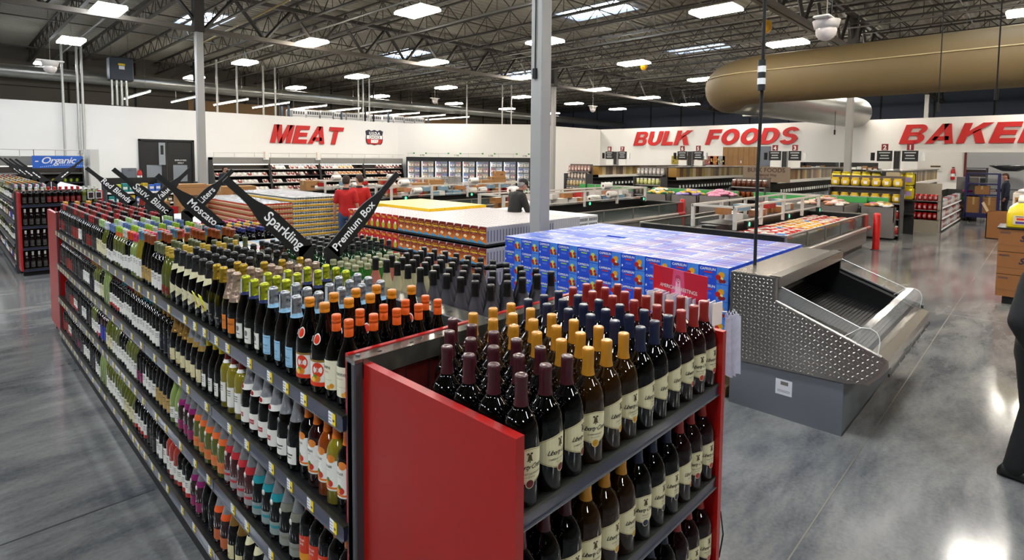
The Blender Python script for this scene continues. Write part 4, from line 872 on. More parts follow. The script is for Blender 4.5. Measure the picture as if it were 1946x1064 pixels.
wine_sign(5.2, .63, 1.52, 1, 'Value', 'black bottle-shaped sign reading Value crossing behind the Moscato sign', .1, .33, L=.56, tl=0.17)
wine_sign(5.8, .6, 1.51, -1, 'Red Blends', 'black bottle-shaped sign reading Red Blends', .094, .37, L=.58, tl=0.35)
for i in range(4): wine_sign(12.6+1.3*i, .58, 1.5, -1, '---', 'small distant black bottle sign leaning left, %s from the right over second gondola' % nth(i+1), size=.05, tx=.35, tl=.16, grp='distant bottle signs over the second gondola')
wine_sign(12.6, .68, 1.5, 1, '---', 'small distant black bottle sign leaning right over second gondola', size=.05, tx=.35, tl=.16, grp='distant bottle signs over the second gondola')
# ================================================================ drink boxes (blue) beside the steel case
def grid_stack(): pass
bblue = P('box_blue', '#2a55c4', .42, noise=.06, nscale=12); bdk = P('box_dkblue', '#1c3aa0', .42); bsky = P('box_sky', '#4f8ad4', .42, noise=.35, nscale=30); btop = P('box_top', '#c3cbdf', .45)
def caprifront(mb, kind, D):
    """front looks to -x, box is D deep, .283 wide (y), .157 high; left half dark with the name, right half a fruit picture"""
    W, H = .281, .156; x = -.0008
    q = lambda y0, y1, z0, z1, mt, d=0: mb.add([(x-d, y0, z0), (x-d, y1, z0), (x-d, y1, z1), (x-d, y0, z1)], [(0, 3, 2, 1)], mt)
    q(.004, W-.004, .003, H-.003, bblue); q(-.0+.005, .115, .003, H-.003, bsky, .0003)
    F = frame((x-.001, .2, .115), (0, -1, 0), (0, 0, 1)); put_text(mb, 'CAPRISUN', .032, lwh, F, bold=.0006)
    q(.155, .235, .09, .102, C('c8352c') if kind == 'r' else C('9ec84a'), .001); q(.16, .23, .062, .066, C('7f9ae0'), .001); q(.16, .23, .05, .054, C('7f9ae0'), .001); q(.262, .275, .02, .04, lwh, .001)
    fr = [(.07, .085, .03, 'd9a02a'), (.07, .045, .022, 'd8d28c'), (.1, .06, .026, 'b82a22'), (.045, .03, .018, '8a2a3a'), (.075, .028, .02, '8f2a24')] if kind == 'r' else [(.075, .085, .026, 'c4cf6a'), (.1, .06, .022, 'b02a24'), (.06, .045, .024, 'aebc5a'), (.09, .035, .018, 'a8261f'), (.045, .07, .018, 'b8302a'), (.035, .035, .018, '9c2a22')]
    for k, (y, z, r, h) in enumerate(fr):
        c = [(x-.0006-.0002*k, y+r*math.cos(2*PI*i/10), z+r*math.sin(2*PI*i/10)) for i in range(10)]
        mb.add(c, [tuple(range(9, -1, -1))], C(h))
def capri(kind, v=0):
    mb = MB(); D = .1; btop = P('box_top%d' % v, ('#c9cdd6', '#8f9fd0', '#d8d4c8', '#4f6ec4')[v], .4); mb.box(0, D-.003, .001, .282, 0, .156, bblue, b=.0)
    mb.box(.0+.004, D-.007, .006, .277, .156, .1566, btop)
    mb.box(.03, .052, .02, .26, .1566, .157, C('3f62c4')); mb.box(.066, .078, .05, .27, .1566, .157, C('5f7fcc' if kind == 'g' else '9c7080')); mb.box(.084, .09, .01, .2, .1566, .157, C('3558bc')); mb.box(.012, .022, .05, .2, .1566, .157, C('b06a52' if kind == 'r' else '6b86cc'))
    mb.box(.02, .075, -.0003, .001, .03, .13, bsky); mb.box(.03, .06, -.0006, -.0003, .05, .1, lwh)
    caprifront(mb, kind, D); return Proto(mb.build('drink_box', label='x', cat='drink box'))
cgs = [capri('g', v) for v in (0, 1, 2, 3)]; crs = [capri('r', v) for v in (0, 1, 2, 3)]; rnb = random.Random(2)
CX, CY, CZ = 4.0, .39, .09
for col in range(10):
    for lay_ in range(7):
        for dp in range(20):
            vis = lay_ == 6 or (dp == 0 and lay_ >= 2) or (col == 0 and lay_ >= 5)
            if not vis: continue
            p = (crs if col < 5 else cgs)[rnb.choice((0, 0, 1, 2, 2, 3, 1))]; y = CY+.284*col; x = CX+.103*dp
            zz = CZ+.157*lay_
            if lay_ == 6 and col == 6 and dp in (9,): continue
            where = 'layer %d down, %s column from steel case, %s back' % (7-lay_, nth(col+1), nth(dp+1))
            p.put((x+random.uniform(-.002, .002), y, zz), 0, '%s drink box, %s' % ('red-label blue' if col < 5 else 'green-label blue', where), 'blue drink boxes on the pallet')
mb = MB(); mb.box(CX+.104, CX+2.05, CY+.285, CY+2.83, CZ, CZ+.157*6-.001, bblue); mb.build('drink_boxes', label='hidden inner and lower blue drink boxes under the top layer', cat='drink boxes', kind='stuff')
def pallet(x0, x1, y0, y1, lab, z=.09):
    e = empty('pallet', ((x0+x1)/2, (y0+y1)/2, 0), lab, 'pallet'); pw = P('pallet_wood', '#8a7554', .8, noise=.15, nscale=4); a, b = (x1-x0)/2, (y1-y0)/2
    for k in range(7):
        t = -a+2*a*k/7; mb = MB(); mb.box(t+.01, t+2*a/7-.02, -b, b, z-.02, z-.001, pw); mb.build('board', e)
    for k in range(3):
        t = -b+(b-.05)*k; mb = MB(); mb.box(-a, a, t, t+.08, 0, z-.02, pw); mb.build('runner', e)
pallet(4.0, 6.08, .39, 3.22, 'wooden pallet under the blue drink boxes')
# ================================================================ cereal block
honey = bpy.data.materials.new('box_honey'); honey.use_nodes = True
def grad(name, c0, c1, h):
    mt = bpy.data.materials.new(name); mt.use_nodes = True; nt = mt.node_tree; tc = nt.nodes.new('ShaderNodeTexCoord'); sp = nt.nodes.new('ShaderNodeSeparateXYZ'); rp = nt.nodes.new('ShaderNodeValToRGB'); mr = nt.nodes.new('ShaderNodeMapRange'); mr.inputs[2].default_value = h
    nt.links.new(tc.outputs['Object'], sp.inputs[0]); nt.links.new(sp.outputs['Z'], mr.inputs[0]); nt.links.new(mr.outputs[0], rp.inputs[0]); rp.color_ramp.elements[0].color = hx(c0); rp.color_ramp.elements[1].color = hx(c1); rp.color_ramp.elements[0].position = .15; rp.color_ramp.elements[1].position = .62
    nt.links.new(rp.outputs[0], nt.nodes['Principled BSDF'].inputs['Base Color']); nt.nodes['Principled BSDF'].inputs['Roughness'].default_value = .4; return mt
honey = grad('box_honey', '#d9821c', '#7a1f10', .3)
def cereal(kind):
    mb = MB(); W, H, D = .196, .3, .066; side = C('b9b9be', .45); mb.box(0, D, .002, W, 0, H, side)
    x = -.0008
    def q(pts, mt, d=0.): mb.add([(x-d, a, b) for a, b in pts], [tuple(range(len(pts)-1, -1, -1))], mt)
    if kind == 'h':
        q([(.002, .001), (W, .001), (W, H-.045), (W-.04, H-.001), (.002, H-.001)], honey); q([(W, H-.045), (W, H-.001), (W-.04, H-.001)], lwh)
        F = frame((x-.001, .1, .195), (0, -1, 0), (0, 0, 1)); put_text(mb, 'Cheerios', .052, C('e8c43a'), F, bold=.0012, space=.88); put_text(mb, 'Honey Nut', .026, C('e8c43a'), frame((x-.001, .09, .238), (0, -1, 0), (0, 0, 1)))
        put_text(mb, 'gluten free', .014, lwh, frame((x-.001, .1, .178), (0, -1, 0), (0, 0, 1)))
        q([(.0, .0), (W, .0), (W, .085), (.0, .03)], C('4a9ac4'), .0006)
        for k, (r, h) in enumerate(((.04, 'c98a4a'), (.032, 'e8d9b8'))): q([(.105+r*1.2*math.cos(2*PI*i/12), .115+r*math.sin(2*PI*i/12)*.75) for i in range(12)], C(h), .0009+.0003*k)
        for k in range(7): q([(.075+.012*k+.007*math.cos(2*PI*i/6), .115+.012*((k*3) % 4-1.5)+.007*math.sin(2*PI*i/6)) for i in range(6)], C('b5722a'), .0016)
        q([(.005, .01), (.03, .01), (.03, .03), (.005, .03)], lwh, .001)
    else:
        q([(.002, .001), (W, .001), (W, H-.045), (W-.04, H-.001), (.002, H-.001)], C('b81420', .4)); q([(W, H-.045), (W, H-.001), (W-.04, H-.001)], lwh)
        put_text(mb, 'Trix', .07, C('d9c22a'), frame((x-.001, .1, .22), (0, -1, 0), (0, 0, 1)), bold=.002)
        q([(.1+.055*math.cos(2*PI*i/12), .09+.07*math.sin(2*PI*i/12)) for i in range(12)], C('a8b83a'), .0009); q([(.09+.03*math.cos(2*PI*i/12), .15+.03*math.sin(2*PI*i/12)) for i in range(12)], C('ddd9c8'), .0012)
    mb.box(.004, D-.002, .006, W-.004, H, H+.0008, C('d9d7d6', .5)); mb.box(.008, .03, .02, W-.03, H+.0008, H+.0012, C('7a4630' if kind == 'h' else 'c05a64')); mb.box(.05, .056, .05, W-.01, H+.0008, H+.0012, C('a8907c'))
    mb.box(.006, D-.006, .001, .002, .02, .28, C('a9a9b2')); mb.box(.02, .045, .0005, .001, .06, .24, C('6b6f86'))
    return Proto(mb.build('cereal_box', label='x', cat='cereal box'))
ch, ct = cereal('h'), cereal('t')
QX, QY, QZ = 5.0, 4.63, .1; TP = .342
cnt = 0
trm = P('display_tray', '#121213', .5)
for tier in range(3):
    z = QZ+TP*tier-.02
    e = MB(); e.box(QX-.02, QX+2.42, QY-.02, QY+4.32, z-.0, z+.018, trm); e.box(QX-.02, QX-.012, QY-.02, QY+4.32, z, z+.05, trm); e.box(QX-.02, QX+2.42, QY-.02, QY-.012, z, z+.05, trm)
    e.build('display_tray', label='black display tray under the %s tier of cereal boxes' % ('bottom', 'middle', 'top')[tier], cat='tray')
for col in range(21):
    y = QY+.2*col+(.03*(col//2)*.0)
    for tier in range(3):
        z = QZ+TP*tier+(-.0)
        p = ch if col < 12 else ct; nm = 'honey brown' if col < 12 else 'red'
        depth = 1
        if tier == 2: depth = 8 if col < 12 else 3
        if col == 0: depth = 24 if tier else 10
        for d in range(depth):
            p.put((QX+.0685*d, y, z), 0, '%s cereal box, %s tier, %s column from right corner, %s back' % (nm, ('bottom', 'middle', 'top')[tier], nth(col+1), nth(d+1)), 'cereal boxes facing the wine gondola')
# remaining boxes on the top tier
mb = MB()
for col in range(21):
    for d in range(35):
        if (col == 0 and d < 24) or (col > 0 and d < (8 if col < 12 else 3)): continue
        if d > 23 and col < 12 and False: continue
        x = QX+.0685*d; y = QY+.2*col; mb.box(x, x+.066, y+.002, y+.196, QZ+2*TP, QZ+2*TP+.3, C('b9b9be', .45)); mb.box(x+.004, x+.062, y+.006, y+.19, QZ+2*TP+.3, QZ+2*TP+.3008, C('d9d7d6', .5)); mb.box(x+.008, x+.03, y+.02, y+.16, QZ+2*TP+.3008, QZ+2*TP+.3014, C('7a4630' if col < 12 else 'c05a64'))
mb.build('cereal_boxes', label='white-topped back rows of the cereal block', cat='cereal boxes', kind='stuff')
mb = MB(); mb.box(QX+.6, QX+2.39, QY+.21, QY+4.2, QZ, QZ+2*TP-.03, C('b9b9be', .45)); mb.build('cereal_boxes', label='inner lower cereal boxes under the top tier', cat='cereal boxes', kind='stuff')
# white box pallet further right and yellow boxes
wb = simple_box('white_carton', .3, .2, .24, C('dcdcdc', .5), 'x', lambda m: [m.box(-.13+.045*k, -.1+.045*k, -.101, -.1, .04+.1*(q), .1+.1*q, C('55585f')) for k in range(6) for q in range(2)], 'carton')
for k in range(2):
    for r in range(11):
        for t in range(4):
            if t < 3 and r > 0: continue
            wb.put((7.6+.31*k, 4.8+.21*r, .1+.243*t), 0, 'white patterned carton right of the cereal, layer %d from top, %s row, %s stack' % (4-t, nth(r+1), ('left', 'right')[k]), 'white cartons beside the cereal boxes')
yb = simple_box('yellow_carton', .19, .29, .2, C('e3c013', .45), 'x', lambda m: [m.box(-.0955, -.095, -.12, .12, .05, .12, C('b98a1c')), m.box(-.08, .08, -.13, .13, .2, .2006, C('e0d9a0'))], 'carton')
for a in range(8):
    for b in range(8):
        for t in (2, 3, 4):
            if t < 4 and a and b: continue
            yb.put((5.95+.195*a, 7.35+.295*b, .13+.203*t), 0, 'yellow carton behind the cereal, layer %d from top, %s from left, %s row back' % (5-t, nth(a+1), nth(b+1)), 'yellow cartons behind the cereal')
pallet(5.85, 7.5, 7.2, 9.65, 'wooden pallet under the yellow cartons', .12)
# ================================================================ canned goods on trays
def can_tray(sidec, labc, name, nm):
    mb = MB(); W, D, H = .312, .27, .118; mb.box(0, W-.004, 0, D-.004, 0, .038, C(sidec, .7))
    al = P('can_lid', '#b9bcc0', .25, .85)
    for i in range(5):
        for j_ in range(4):
            T = Matrix.Translation((.0315+.0617*i, .033+.066*j_, .004))
            mb.lathe([(.0295, 0), (.0295, .02)], al, 8, T)
            mb.lathe([(.03, .02), (.03, .096)], C(labc, .4), 8, T); mb.lathe([(.03, .096), (.0305, .099), (.0285, .101), (.001, .1)], al, 8, T)
            if labc != 'dcdad2': mb.lathe([(.0304, .04), (.0304, .06)], C('d9cdb8', .4), 8, T)
            if labc == 'dcdad2': mb.lathe([(.0304, .055), (.0304, .08)], C('3a4a44', .5), 8, T)
    return Proto(mb.build(name, label='x', cat='can tray'))
to = can_tray('b08a5c', 'c04a20', 'can_tray', 'orange'); tw = can_tray('d9b03c', 'dcdad2', 'can_tray', 'white')
for lv in range(10):
    z = .1+.114*lv
    for a in range(7):
        for b in range(13):
            o_ = a < 3; topl = 8 if o_ else 9
            if lv > topl or lv < 1: continue
            if not (lv == topl or b == 0 or (a == 0 and b < 12) or (a == 3 and lv == 9)): continue
            (to if o_ else tw).put((3.73+.312*a, 10.7+.272*b, z), 0, 'tray of %s cans, layer %d down, %s from left, %s row back' % ('orange' if o_ else 'white', topl-lv+1, nth(a+1), nth(b+1)), 'can trays stacked behind the bottle signs')
mb = MB(); mb.box(4.05, 5.85, 10.98, 14.1, .1, 1.0, C('b08a5c', .7)); mb.build('can_trays', label='hidden inner can trays beneath the top layer', cat='can trays', kind='stuff')
pallet(3.7, 5.9, 10.7, 14.2, 'wooden pallet under the can trays', .1)
# brown cartons on a pallet near the black doors
def carton(a, b, c, x, y, z, rot, lab, grp=None, mt=None):
    mb = MB(); mt = mt or card; mb.box(-a/2, a/2, -b/2, b/2, 0, c, mt); mb.box(-a/2-.001, a/2+.001, -.03, .03, c, c+.001, P('tape', '#c4a878', .3)); mb.box(-a/2-.0012, -a/2, -.03, .03, c*.6, c, P('tape', '#c4a878', .3)); mb.box(-a*.2, a*.2, -b/2-.001, -b/2, c*.3, c*.5, P('print_brown', '#5a4028', .7))
    mb.box(-a/2, a/2, -b/2-.002, b/2+.002, c*.86, c*.87, P('print_brown', '#5a4028', .7))
    return mb.build('cardboard_box', label=lab, cat='box', group=grp, loc=(x, y, z), rot=rot)
k = 0
for x, y, z, a, b, c in [(3.3, 13.3, .12, .62, .5, .42), (3.3, 13.3, .54, .62, .5, .42), (3.3, 13.3, .96, .62, .5, .52), (4.0, 13.8+1.2, .12, .6, .5, .45), (4.0, 15.0, .57, .6, .5, .42), (4.0, 15.0, .99, .75, .5, .38), (2.62, 13.6, .12, .5, .5, .5), (2.62, 13.6, .62, .5, .5, .45), (5.2, 15.6, .9, .9, .6, .38)]:
    k += 1; carton(a, b, c, x, y, z, .1*(k % 3-1), 'brown cardboard box in the pile by the black doors, %s of the pile' % nth(k), 'brown boxes behind the Sauv. Blanc sign')
pallet(2.3, 4.5, 12.9, 15.4, 'wooden pallet under the brown boxes by the black doors', .12)
pallet(4.6, 5.9, 15.2, 16.1, 'wooden pallet under the box beside the left grey column', .9) if False else None
# ================================================================ steel refrigerated case with diamond plate side
RC = empty('refrigerated_case', (3.92, 0, 0), 'empty stainless refrigerated case with diamond plate side and grey base', 'refrigerated case')
Lc = 1.95; stl = P('case_steel', '#b5b0a8', .27, .85, noise=.05, nscale=40); dpl = P('diamond_plate', '#a09d98', .24, .85); basem = P('case_base', '#6d7176', .55, noise=.03, nscale=3); blk = P('case_inside', '#0d0d0e', .35)
mb = MB(); mb.box(.03, Lc-.03, -.56, .33, .0, .43, basem); mb.box(.02, .03, -.561, .331, 0, .44, basem); mb.box(.029, Lc-.029, -.565, .335, 0, .015, black); mb.build('base', RC)
mb = MB(); mb.box(.018, .02, -.19, -.06, .2, .33, P('case_label', '#d5d5da', .5)); mb.box(.017, .018, -.16, -.1, .285, .315, inkg)
for q in range(2): mb.box(.017, .018, -.175, -.075, .225+.012*q, .228+.012*q, inkg)
mb.build('paper_label', RC)
prof = [(.342, .40), (-.57, .438), (-.70, .467), (-.79, .56), (-.83, .66), (-.80, .70), (-.04, .985), (-.04, 1.18), (.342, 1.18)]
for s, nm in ((0, 'near'), (Lc, 'far')):
    mb = MB(); mb.prism([(a, b) for a, b in prof], 'x', s-.0 if s == 0 else s-.02, s+.02 if s == 0 else s, dpl)
    if s == 0:
        def inside(y, z):
            c = False; n_ = len(prof)
            for i in range(n_):
                (y0, z0), (y1, z1) = prof[i], prof[(i+1) % n_]
                if (z0 > z) != (z1 > z) and y < (y1-y0)*(z-z0)/(z1-z0)+y0: c = not c
            return c
        pt = .031; row = 0; z = .41
        while z < 1.18:
            y = -.84+(pt if row % 2 else 0)*.5*0; colm_ = 0
            while y < .34:
                if all(inside(y+a, z+b) for a, b in ((.016, .0), (-.016, 0), (0, .012), (0, -.012))):
                    a = PI/4 if (row+colm_) % 2 else -PI/4
                    ca, sa = math.cos(a), math.sin(a); l_, w_ = .0165, .0052
                    P4 = [(l_*ca, l_*sa), (-w_*sa, w_*ca), (-l_*ca, -l_*sa), (w_*sa, -w_*ca)]
                    mb.add([(-.0, y+p, z+q) for p, q in P4]+[(-.0045, y, z)], [(1, 0, 4), (2, 1, 4), (3, 2, 4), (0, 3, 4)], dpl)
                y += pt; colm_ += 1
            z += pt; row += 1
    # edge trim
    pts = [(s+.01, a, b) for a, b in prof[5:]]; mb.path([pts[0], pts[1]], .014, stl, 8); mb.path([pts[1], pts[2]], .012, stl, 8)
    mb.build('side_panel', RC)
mb = MB(); mb.box(.02, Lc-.02, -.04, .335, 1.165, 1.185, stl); mb.box(.02, Lc-.02, -.075, -.04, 1.1, 1.182, stl); mb.box(.02, Lc-.02, -.07, .02, 1.183, 1.192, steel); mb.build('hood', RC)
mb = MB(); mb.box(.02, Lc-.02, .3, .335, .43, 1.165, stl); mb.prism([(.3, .8), (-.62, .6), (-.72, .6), (-.72, .5), (.3, .5)], 'x', .02, Lc-.02, blk)
[mb.prism([(.3, .55), (-.72, .55), (-.74, .7), (-.05, .96), (-.05, 1.16), (.3, 1.16)], 'x', q, q+.008, blk) for q in (.022, Lc-.03)]
mb.build('cavity', RC)
mb = MB()
for k in range(30): mb.bar((.05, .25-.03*k, .8-.0068*k), (Lc-.05, .25-.03*k, .8-.0068*k), .0028, P('grille', '#2a2a2c', .35, .6), 4)
mb.build('grille', RC)
mb = MB(); mb.prism([(-.72, .5), (-.72, .70), (-.78, .715), (-.845, .68), (-.85, .62), (-.80, .54), (-.72, .46)], 'x', .02, Lc-.02, stl); mb.box(.02, Lc-.02, -.858, -.846, .56, .585, black); mb.build('front_bumper', RC)
mb = MB(); mb.box(.1, Lc-.1, -.71, -.56, .43, .47, stl)
for k in range(6): mb.box(.35+.25*k, .4+.25*k, -.862, -.858, .565, .58, silver)
mb.build('front_grille', RC)
acr = P('acrylic', '#d8d8d4', .08, alpha=.28, coat=.6); acre = P('acrylic_edge', '#e6e6e2', .15, coat=.6)
mb = MB(); pr_ = [(-.775, .71), (-.785, .8), (-.78, .84), (-.76, .875), (-.72, .895), (-.66, .89)]
for (a, b), (c, d) in zip(pr_, pr_[1:]): mb.add([(.03, a, b), (Lc-.03, a, b), (Lc-.03, c, d), (.03, c, d)], [(0, 1, 2, 3)], acr, True)
mb.build('curved_shield', RC)
for s in (.03, Lc-.03):
    mb = MB(); mb.add([(s, a, b) for a, b in pr_]+[(s, -.6, .79)], [tuple(range(7))], acr); mb.path([(s, a, b) for a, b in pr_], .0035, acre, 6); mb.path([(s, -.66, .89), (s, -.55, .8)], .003, acre, 6); mb.build('shield_end', RC)
mb = MB(); mb.add([(.035, -.04, .99), (.035, -.66, .8), (.035, -.66, .885), (.035, -.04, 1.12)], [(0, 1, 2, 3)], acr); mb.path([(.035, -.66, .885), (.035, -.05, 1.115)], .004, acre, 6); mb.build('side_glass', RC)
mb = MB(); mb.path([(Lc-.035, -.66, .885), (Lc-.035, -.05, 1.115)], .004, acre, 6); mb.path([(Lc-.01, -.8, .72), (Lc-.01, -.04, 1.0), (Lc-.01, -.04, 1.2)], .018, black, 6); mb.build('far_edge', RC)
# ================================================================ greeting card rack
e = empty('card_rack', (2.46, .06, 0), 'white wire greeting card rack with a pink and red header sign', 'card rack', rot=0)
wire = P('wire_white', '#d9d9dd', .4)
mb = MB()
for z in (.3, .55, .8, 1.0, 1.14): 
    mb.bar((0, -.14, z), (0, .3, z), .004, wire, 5); mb.bar((-.12, -.14, z), (-.12, .3, z), .004, wire, 5); mb.bar((.18, -.14, z), (.18, .3, z), .004, wire, 5)
for y in (-.14, .0, .15, .3): mb.bar((0, y, .05), (0, y, 1.22), .006, wire, 5); mb.bar((.18, y, .05), (.18, y, 1.15), .006, wire, 5)
mb.box(-.1, .2, -.15, .31, 0, .05, wire); mb.bar((.0, -.14, 1.2), (.0, -.3, 1.22), .005, wire, 5); mb.build('frame', e)
mb = MB(); pk = P('header_red', '#c41a3c', .45); pk2 = P('header_pink', '#d85a84', .45); hb = P('header_rose', '#a8122c', .45)
M = frame((.06, .25, 1.245), (-.14, -.45, -.0), (0, 0, 1)); Wd, Hd = .475, .19
mb.box(0, Wd, 0, Hd, -.006, 0, pk, M); mb.add([(.0, 0, .0006), (.12, 0, .0006), (.05, Hd, .0006), (0, Hd, .0006)], [(0, 1, 2, 3)], pk2 if False else C('cc2438'), False, M)
mb.add([(.17, 0, .0006), (.3, 0, .0006), (.28, Hd, .0006), (.19, Hd, .0006)], [(0, 1, 2, 3)], pk2, False, M); mb.add([(.205, 0, .0009), (.265, 0, .0009), (.25, Hd*.7, .0009), (.215, Hd*.7, .0009)], [(0, 1, 2, 3)], C('efb8cc'), False, M); mb.add([(.36, 0, .0006), (Wd, 0, .0006), (Wd, Hd*.3, .0006)], [(0, 1, 2)], C('b0143a'), False, M)
put_text(mb, 'AMERICAN GREETINGS', .034, lwh, M @ Matrix.Translation((.235, .055, .002)), space=.92)
for k in range(12):
    a = k*.9; r = .006+.0018*k; mb.add([(.235+r*math.cos(a+t*.3), .135+r*math.sin(a+t*.3), .0022) for t in range(4)]+[(.235+(r-.004)*math.cos(a+t*.3), .135+(r-.004)*math.sin(a+t*.3), .0022) for t in (3, 2, 1, 0)], [tuple(range(8))], hb, False, M)
mb.add([(.222, .118, .0022), (.235, .096, .0022), (.248, .118, .0022), (.235, .108, .0022)], [(0, 1, 2, 3)], hb, False, M); mb.add([(.233, .08, .0022), (.237, .08, .0022), (.237, .1, .0022), (.233, .1, .0022)], [(0, 1, 2, 3)], hb, False, M)
mb.build('header_sign', e)
mb = MB()
for k in range(2): mb.box(.03+.22*k, .13+.22*k, -.01, .03, .0, .02, plas, M)
mb.build('sign_clip', e)
env = P('envelope_plastic', '#c4c3d0', .3, coat=.3, noise=.25, nscale=30)
for r in range(7):
    for q in range(1):
        mb = MB(); mb.add([(-.002, .005, 0), (-.002, .04, 0), (-.004, .06, -.35), (-.004, -.005, -.37), (.002, .005, 0), (.002, .04, 0), (.005, .06, -.35), (.005, -.005, -.37)], [(0, 1, 2, 3), (7, 6, 5, 4), (0, 4, 5, 1), (1, 5, 6, 2), (2, 6, 7, 3), (3, 7, 4, 0)], env)
        mb.path([(0, .025, 0), (0, .035, .03), (0, .045, 0)], .002, env, 4)
        o = mb.build('gift_bag', label='white plastic gift bag hanging on the card rack end, %s in the %s bunch' % (nth(r+1), ('front', 'back')[q]), cat='gift bag', group='gift bags hanging on the card rack', loc=(2.44+.014*r, -.28-.03*q-.004*r, 1.2+random.uniform(-.015, .015)), rot=.5+.16*(r-3)+.3*q); 
for r in range(14):
    mb = MB(); mb.box(-.05, .05, -.003, .003, 0, .14, env if r % 3 else C('e8d9cf')); mb.build('greeting_card', label='white greeting card in the top row of the card rack, %s from its near end' % nth(r+1), cat='card', group='greeting cards in the rack', loc=(2.47-.06, -.2+.035*r, 1.14), rot=random.uniform(-.2, .2))
# red and black sacks hanging on the right panel of the end cap
mb = MB(); mb.box(1.275, 1.3, -.72, -.55, .82, 1.06, C('a31420', .5)); mb.build('red_sleeve', label='red sleeve hanging on the outside of the nearest end cap', cat='sleeve')
mb = MB(); mb.box(1.275, 1.295, -.72, -.6, .45, .78, blackm, b=.006); mb.path([(1.3, -.72, .7), (1.31, -.73, .6), (1.3, -.72, .5)], .003, blackm, 4); mb.build('black_sleeve', label='black sleeve hanging below the red one outside the end cap', cat='sleeve')
# ================================================================ open island freezers
fst = P('freezer_grey', '#8a8580', .4, .3); fbl = P('freezer_black', '#131313', .4); ffr = P('freezer_steel', '#a5a09a', .3, .8); fgl = P('freezer_glass', '#5f6a66', .05, alpha=.45, coat=.5); redp = P('bumper_red', '#9c1c16', .4); railm = P('rail_paint', '#c9c4bc', .4)
def island(x0, x1, y0, y1, lab, rails=True, h=.86):
    E_ = empty('island_freezer', (0, 0, 0), lab, 'freezer', 'open island freezers')
    mb = MB(); mb.box(x0+.1, x1-.1, y0+.1, y1-.1, 0, .12, fbl); mb.box(x0+.03, x1-.03, y0+.03, y1-.03, .12, .52, fst); mb.build('body', E_)
    mb = MB()
    for a, b in (((x0, y0), (x1-.4, y0)), ((x0, y1), (x1, y1)), ((x0, y0), (x0, y1)), ((x1, y0), (x1, y1))): mb.bar((a[0], a[1], .5), (b[0], b[1], .5), .06, ffr, 8)
    mb.build('bumper', E_)
    mb = MB(); mb.bar((x1-.4, y0, .5), (x1+.02, y0, .5), .065, redp, 8); mb.box(x1-.03, x1-.01, y0+.1, y0+.14, .5, h, redp); mb.box(x1-.36, x1-.03, y0+.0, y0+.02, .55, h-.02, redp); mb.build('red_corner', E_)
    mb = MB(); ym_ = (y0+y1)/2
    mb.box(x0+.15, x1-.15, ym_-.14, ym_+.14, .5, h+.04, fbl)
    for yy in (y0+.06, y1-.06): pass
    mb.box(x0+.05, x1-.05, y0+.05, y1-.05, .5, .53, fbl); mb.box(x0+.05, x0+.7, y0+.05, y1-.05, .53, h-.06, fbl) if False else None
    mb.box(x0+.02, x0+.18, y0+.1, y1-.1, .5, h-.02, fbl); mb.box(x1-.12, x1-.04, y0+.1, y1-.1, .5, h-.02, fbl)
    mb.build('liner', E_)
    mb = MB()
    for yy in (y0+.04, y1-.04):
        mb.box(x0+.05, x1-.05, yy-.02, yy+.02, h-.03, h, ffr)
        x = x0+.05
        while x <= x1-.04: mb.box(x-.02, x+.02, yy-.015, yy+.015, .5, h-.02, ffr); x += (x1-x0-.1)/5
    for xx in (x0+.04, x1-.04): mb.box(xx-.02, xx+.02, y0+.04, y1-.04, h-.03, h, ffr)
    mb.build('top_frame', E_)
    for yy in (y0+.04, y1-.04):
        mb = MB(); mb.box(x0+.06, x1-.06, yy-.006, yy+.006, .54, h-.03, fgl); mb.build('glass_panel', E_)
    if rails:
        ys = (ym_-.42, ym_+.42)
        for yy in ys:
            mb = MB(); mb.box(x0+.3, x1-.3, yy-.02, yy+.02, 1.25, 1.29, railm); mb.box(x0+.3, x1-.3, yy-.012, yy+.012, .98, 1.0, railm)
            k = 0; x = x0+.35
            while x <= x1-.3: mb.box(x-.03, x+.03, yy-.03, yy+.03, h-.02, 1.26, railm); x += (x1-x0-.7)/4
            mb.build('guard_rail', E_)
        mb = MB()
        for xx in (x0+.32, x1-.32): mb.box(xx-.02, xx+.02, ys[0], ys[1], 1.25, 1.29, railm)
        mb.build('end_rail', E_)
        mb = MB(); mb.box(x0+.4, x1-.4, ym_-.3, ym_+.3, h+.04, h+.06, fbl); mb.build('centre_deck', E_)
        dial = P('dial_green', '#5fd8a8', .3, emit=1.2)
        for q in range(3):
            xx = x0+.8+q*(x1-x0-1.4)/2
            mb = MB(); mb.box(xx-.09, xx+.09, ys[0]-.1, ys[0]-.03, h+.0, h+.13, fbl); mb.lathe([(.001, 0), (.045, 0)], dial, 12, Matrix.Translation((xx, ys[0]-.103, h+.065)) @ Matrix.Rotation(PI/2, 4, 'X')); mb.build('thermometer', E_)
    return ym_
I1 = island(8.0, 15.1, 6.45, 9.6, 'long island freezer with bag rolls on top, behind the white box stack'); I2 = island(9.2, 15.2, 1.55, 4.5, 'island freezer filled with red and yellow frozen bags, behind the drink boxes'); I3 = island(8.2, 15.0, 11.6, 14.4, 'farther island freezer left of the nearest column, with rolls and cartons'); I4 = island(8.6, 15.2, 16.6, 19.2, 'farthest island freezer in front of the meat cases')
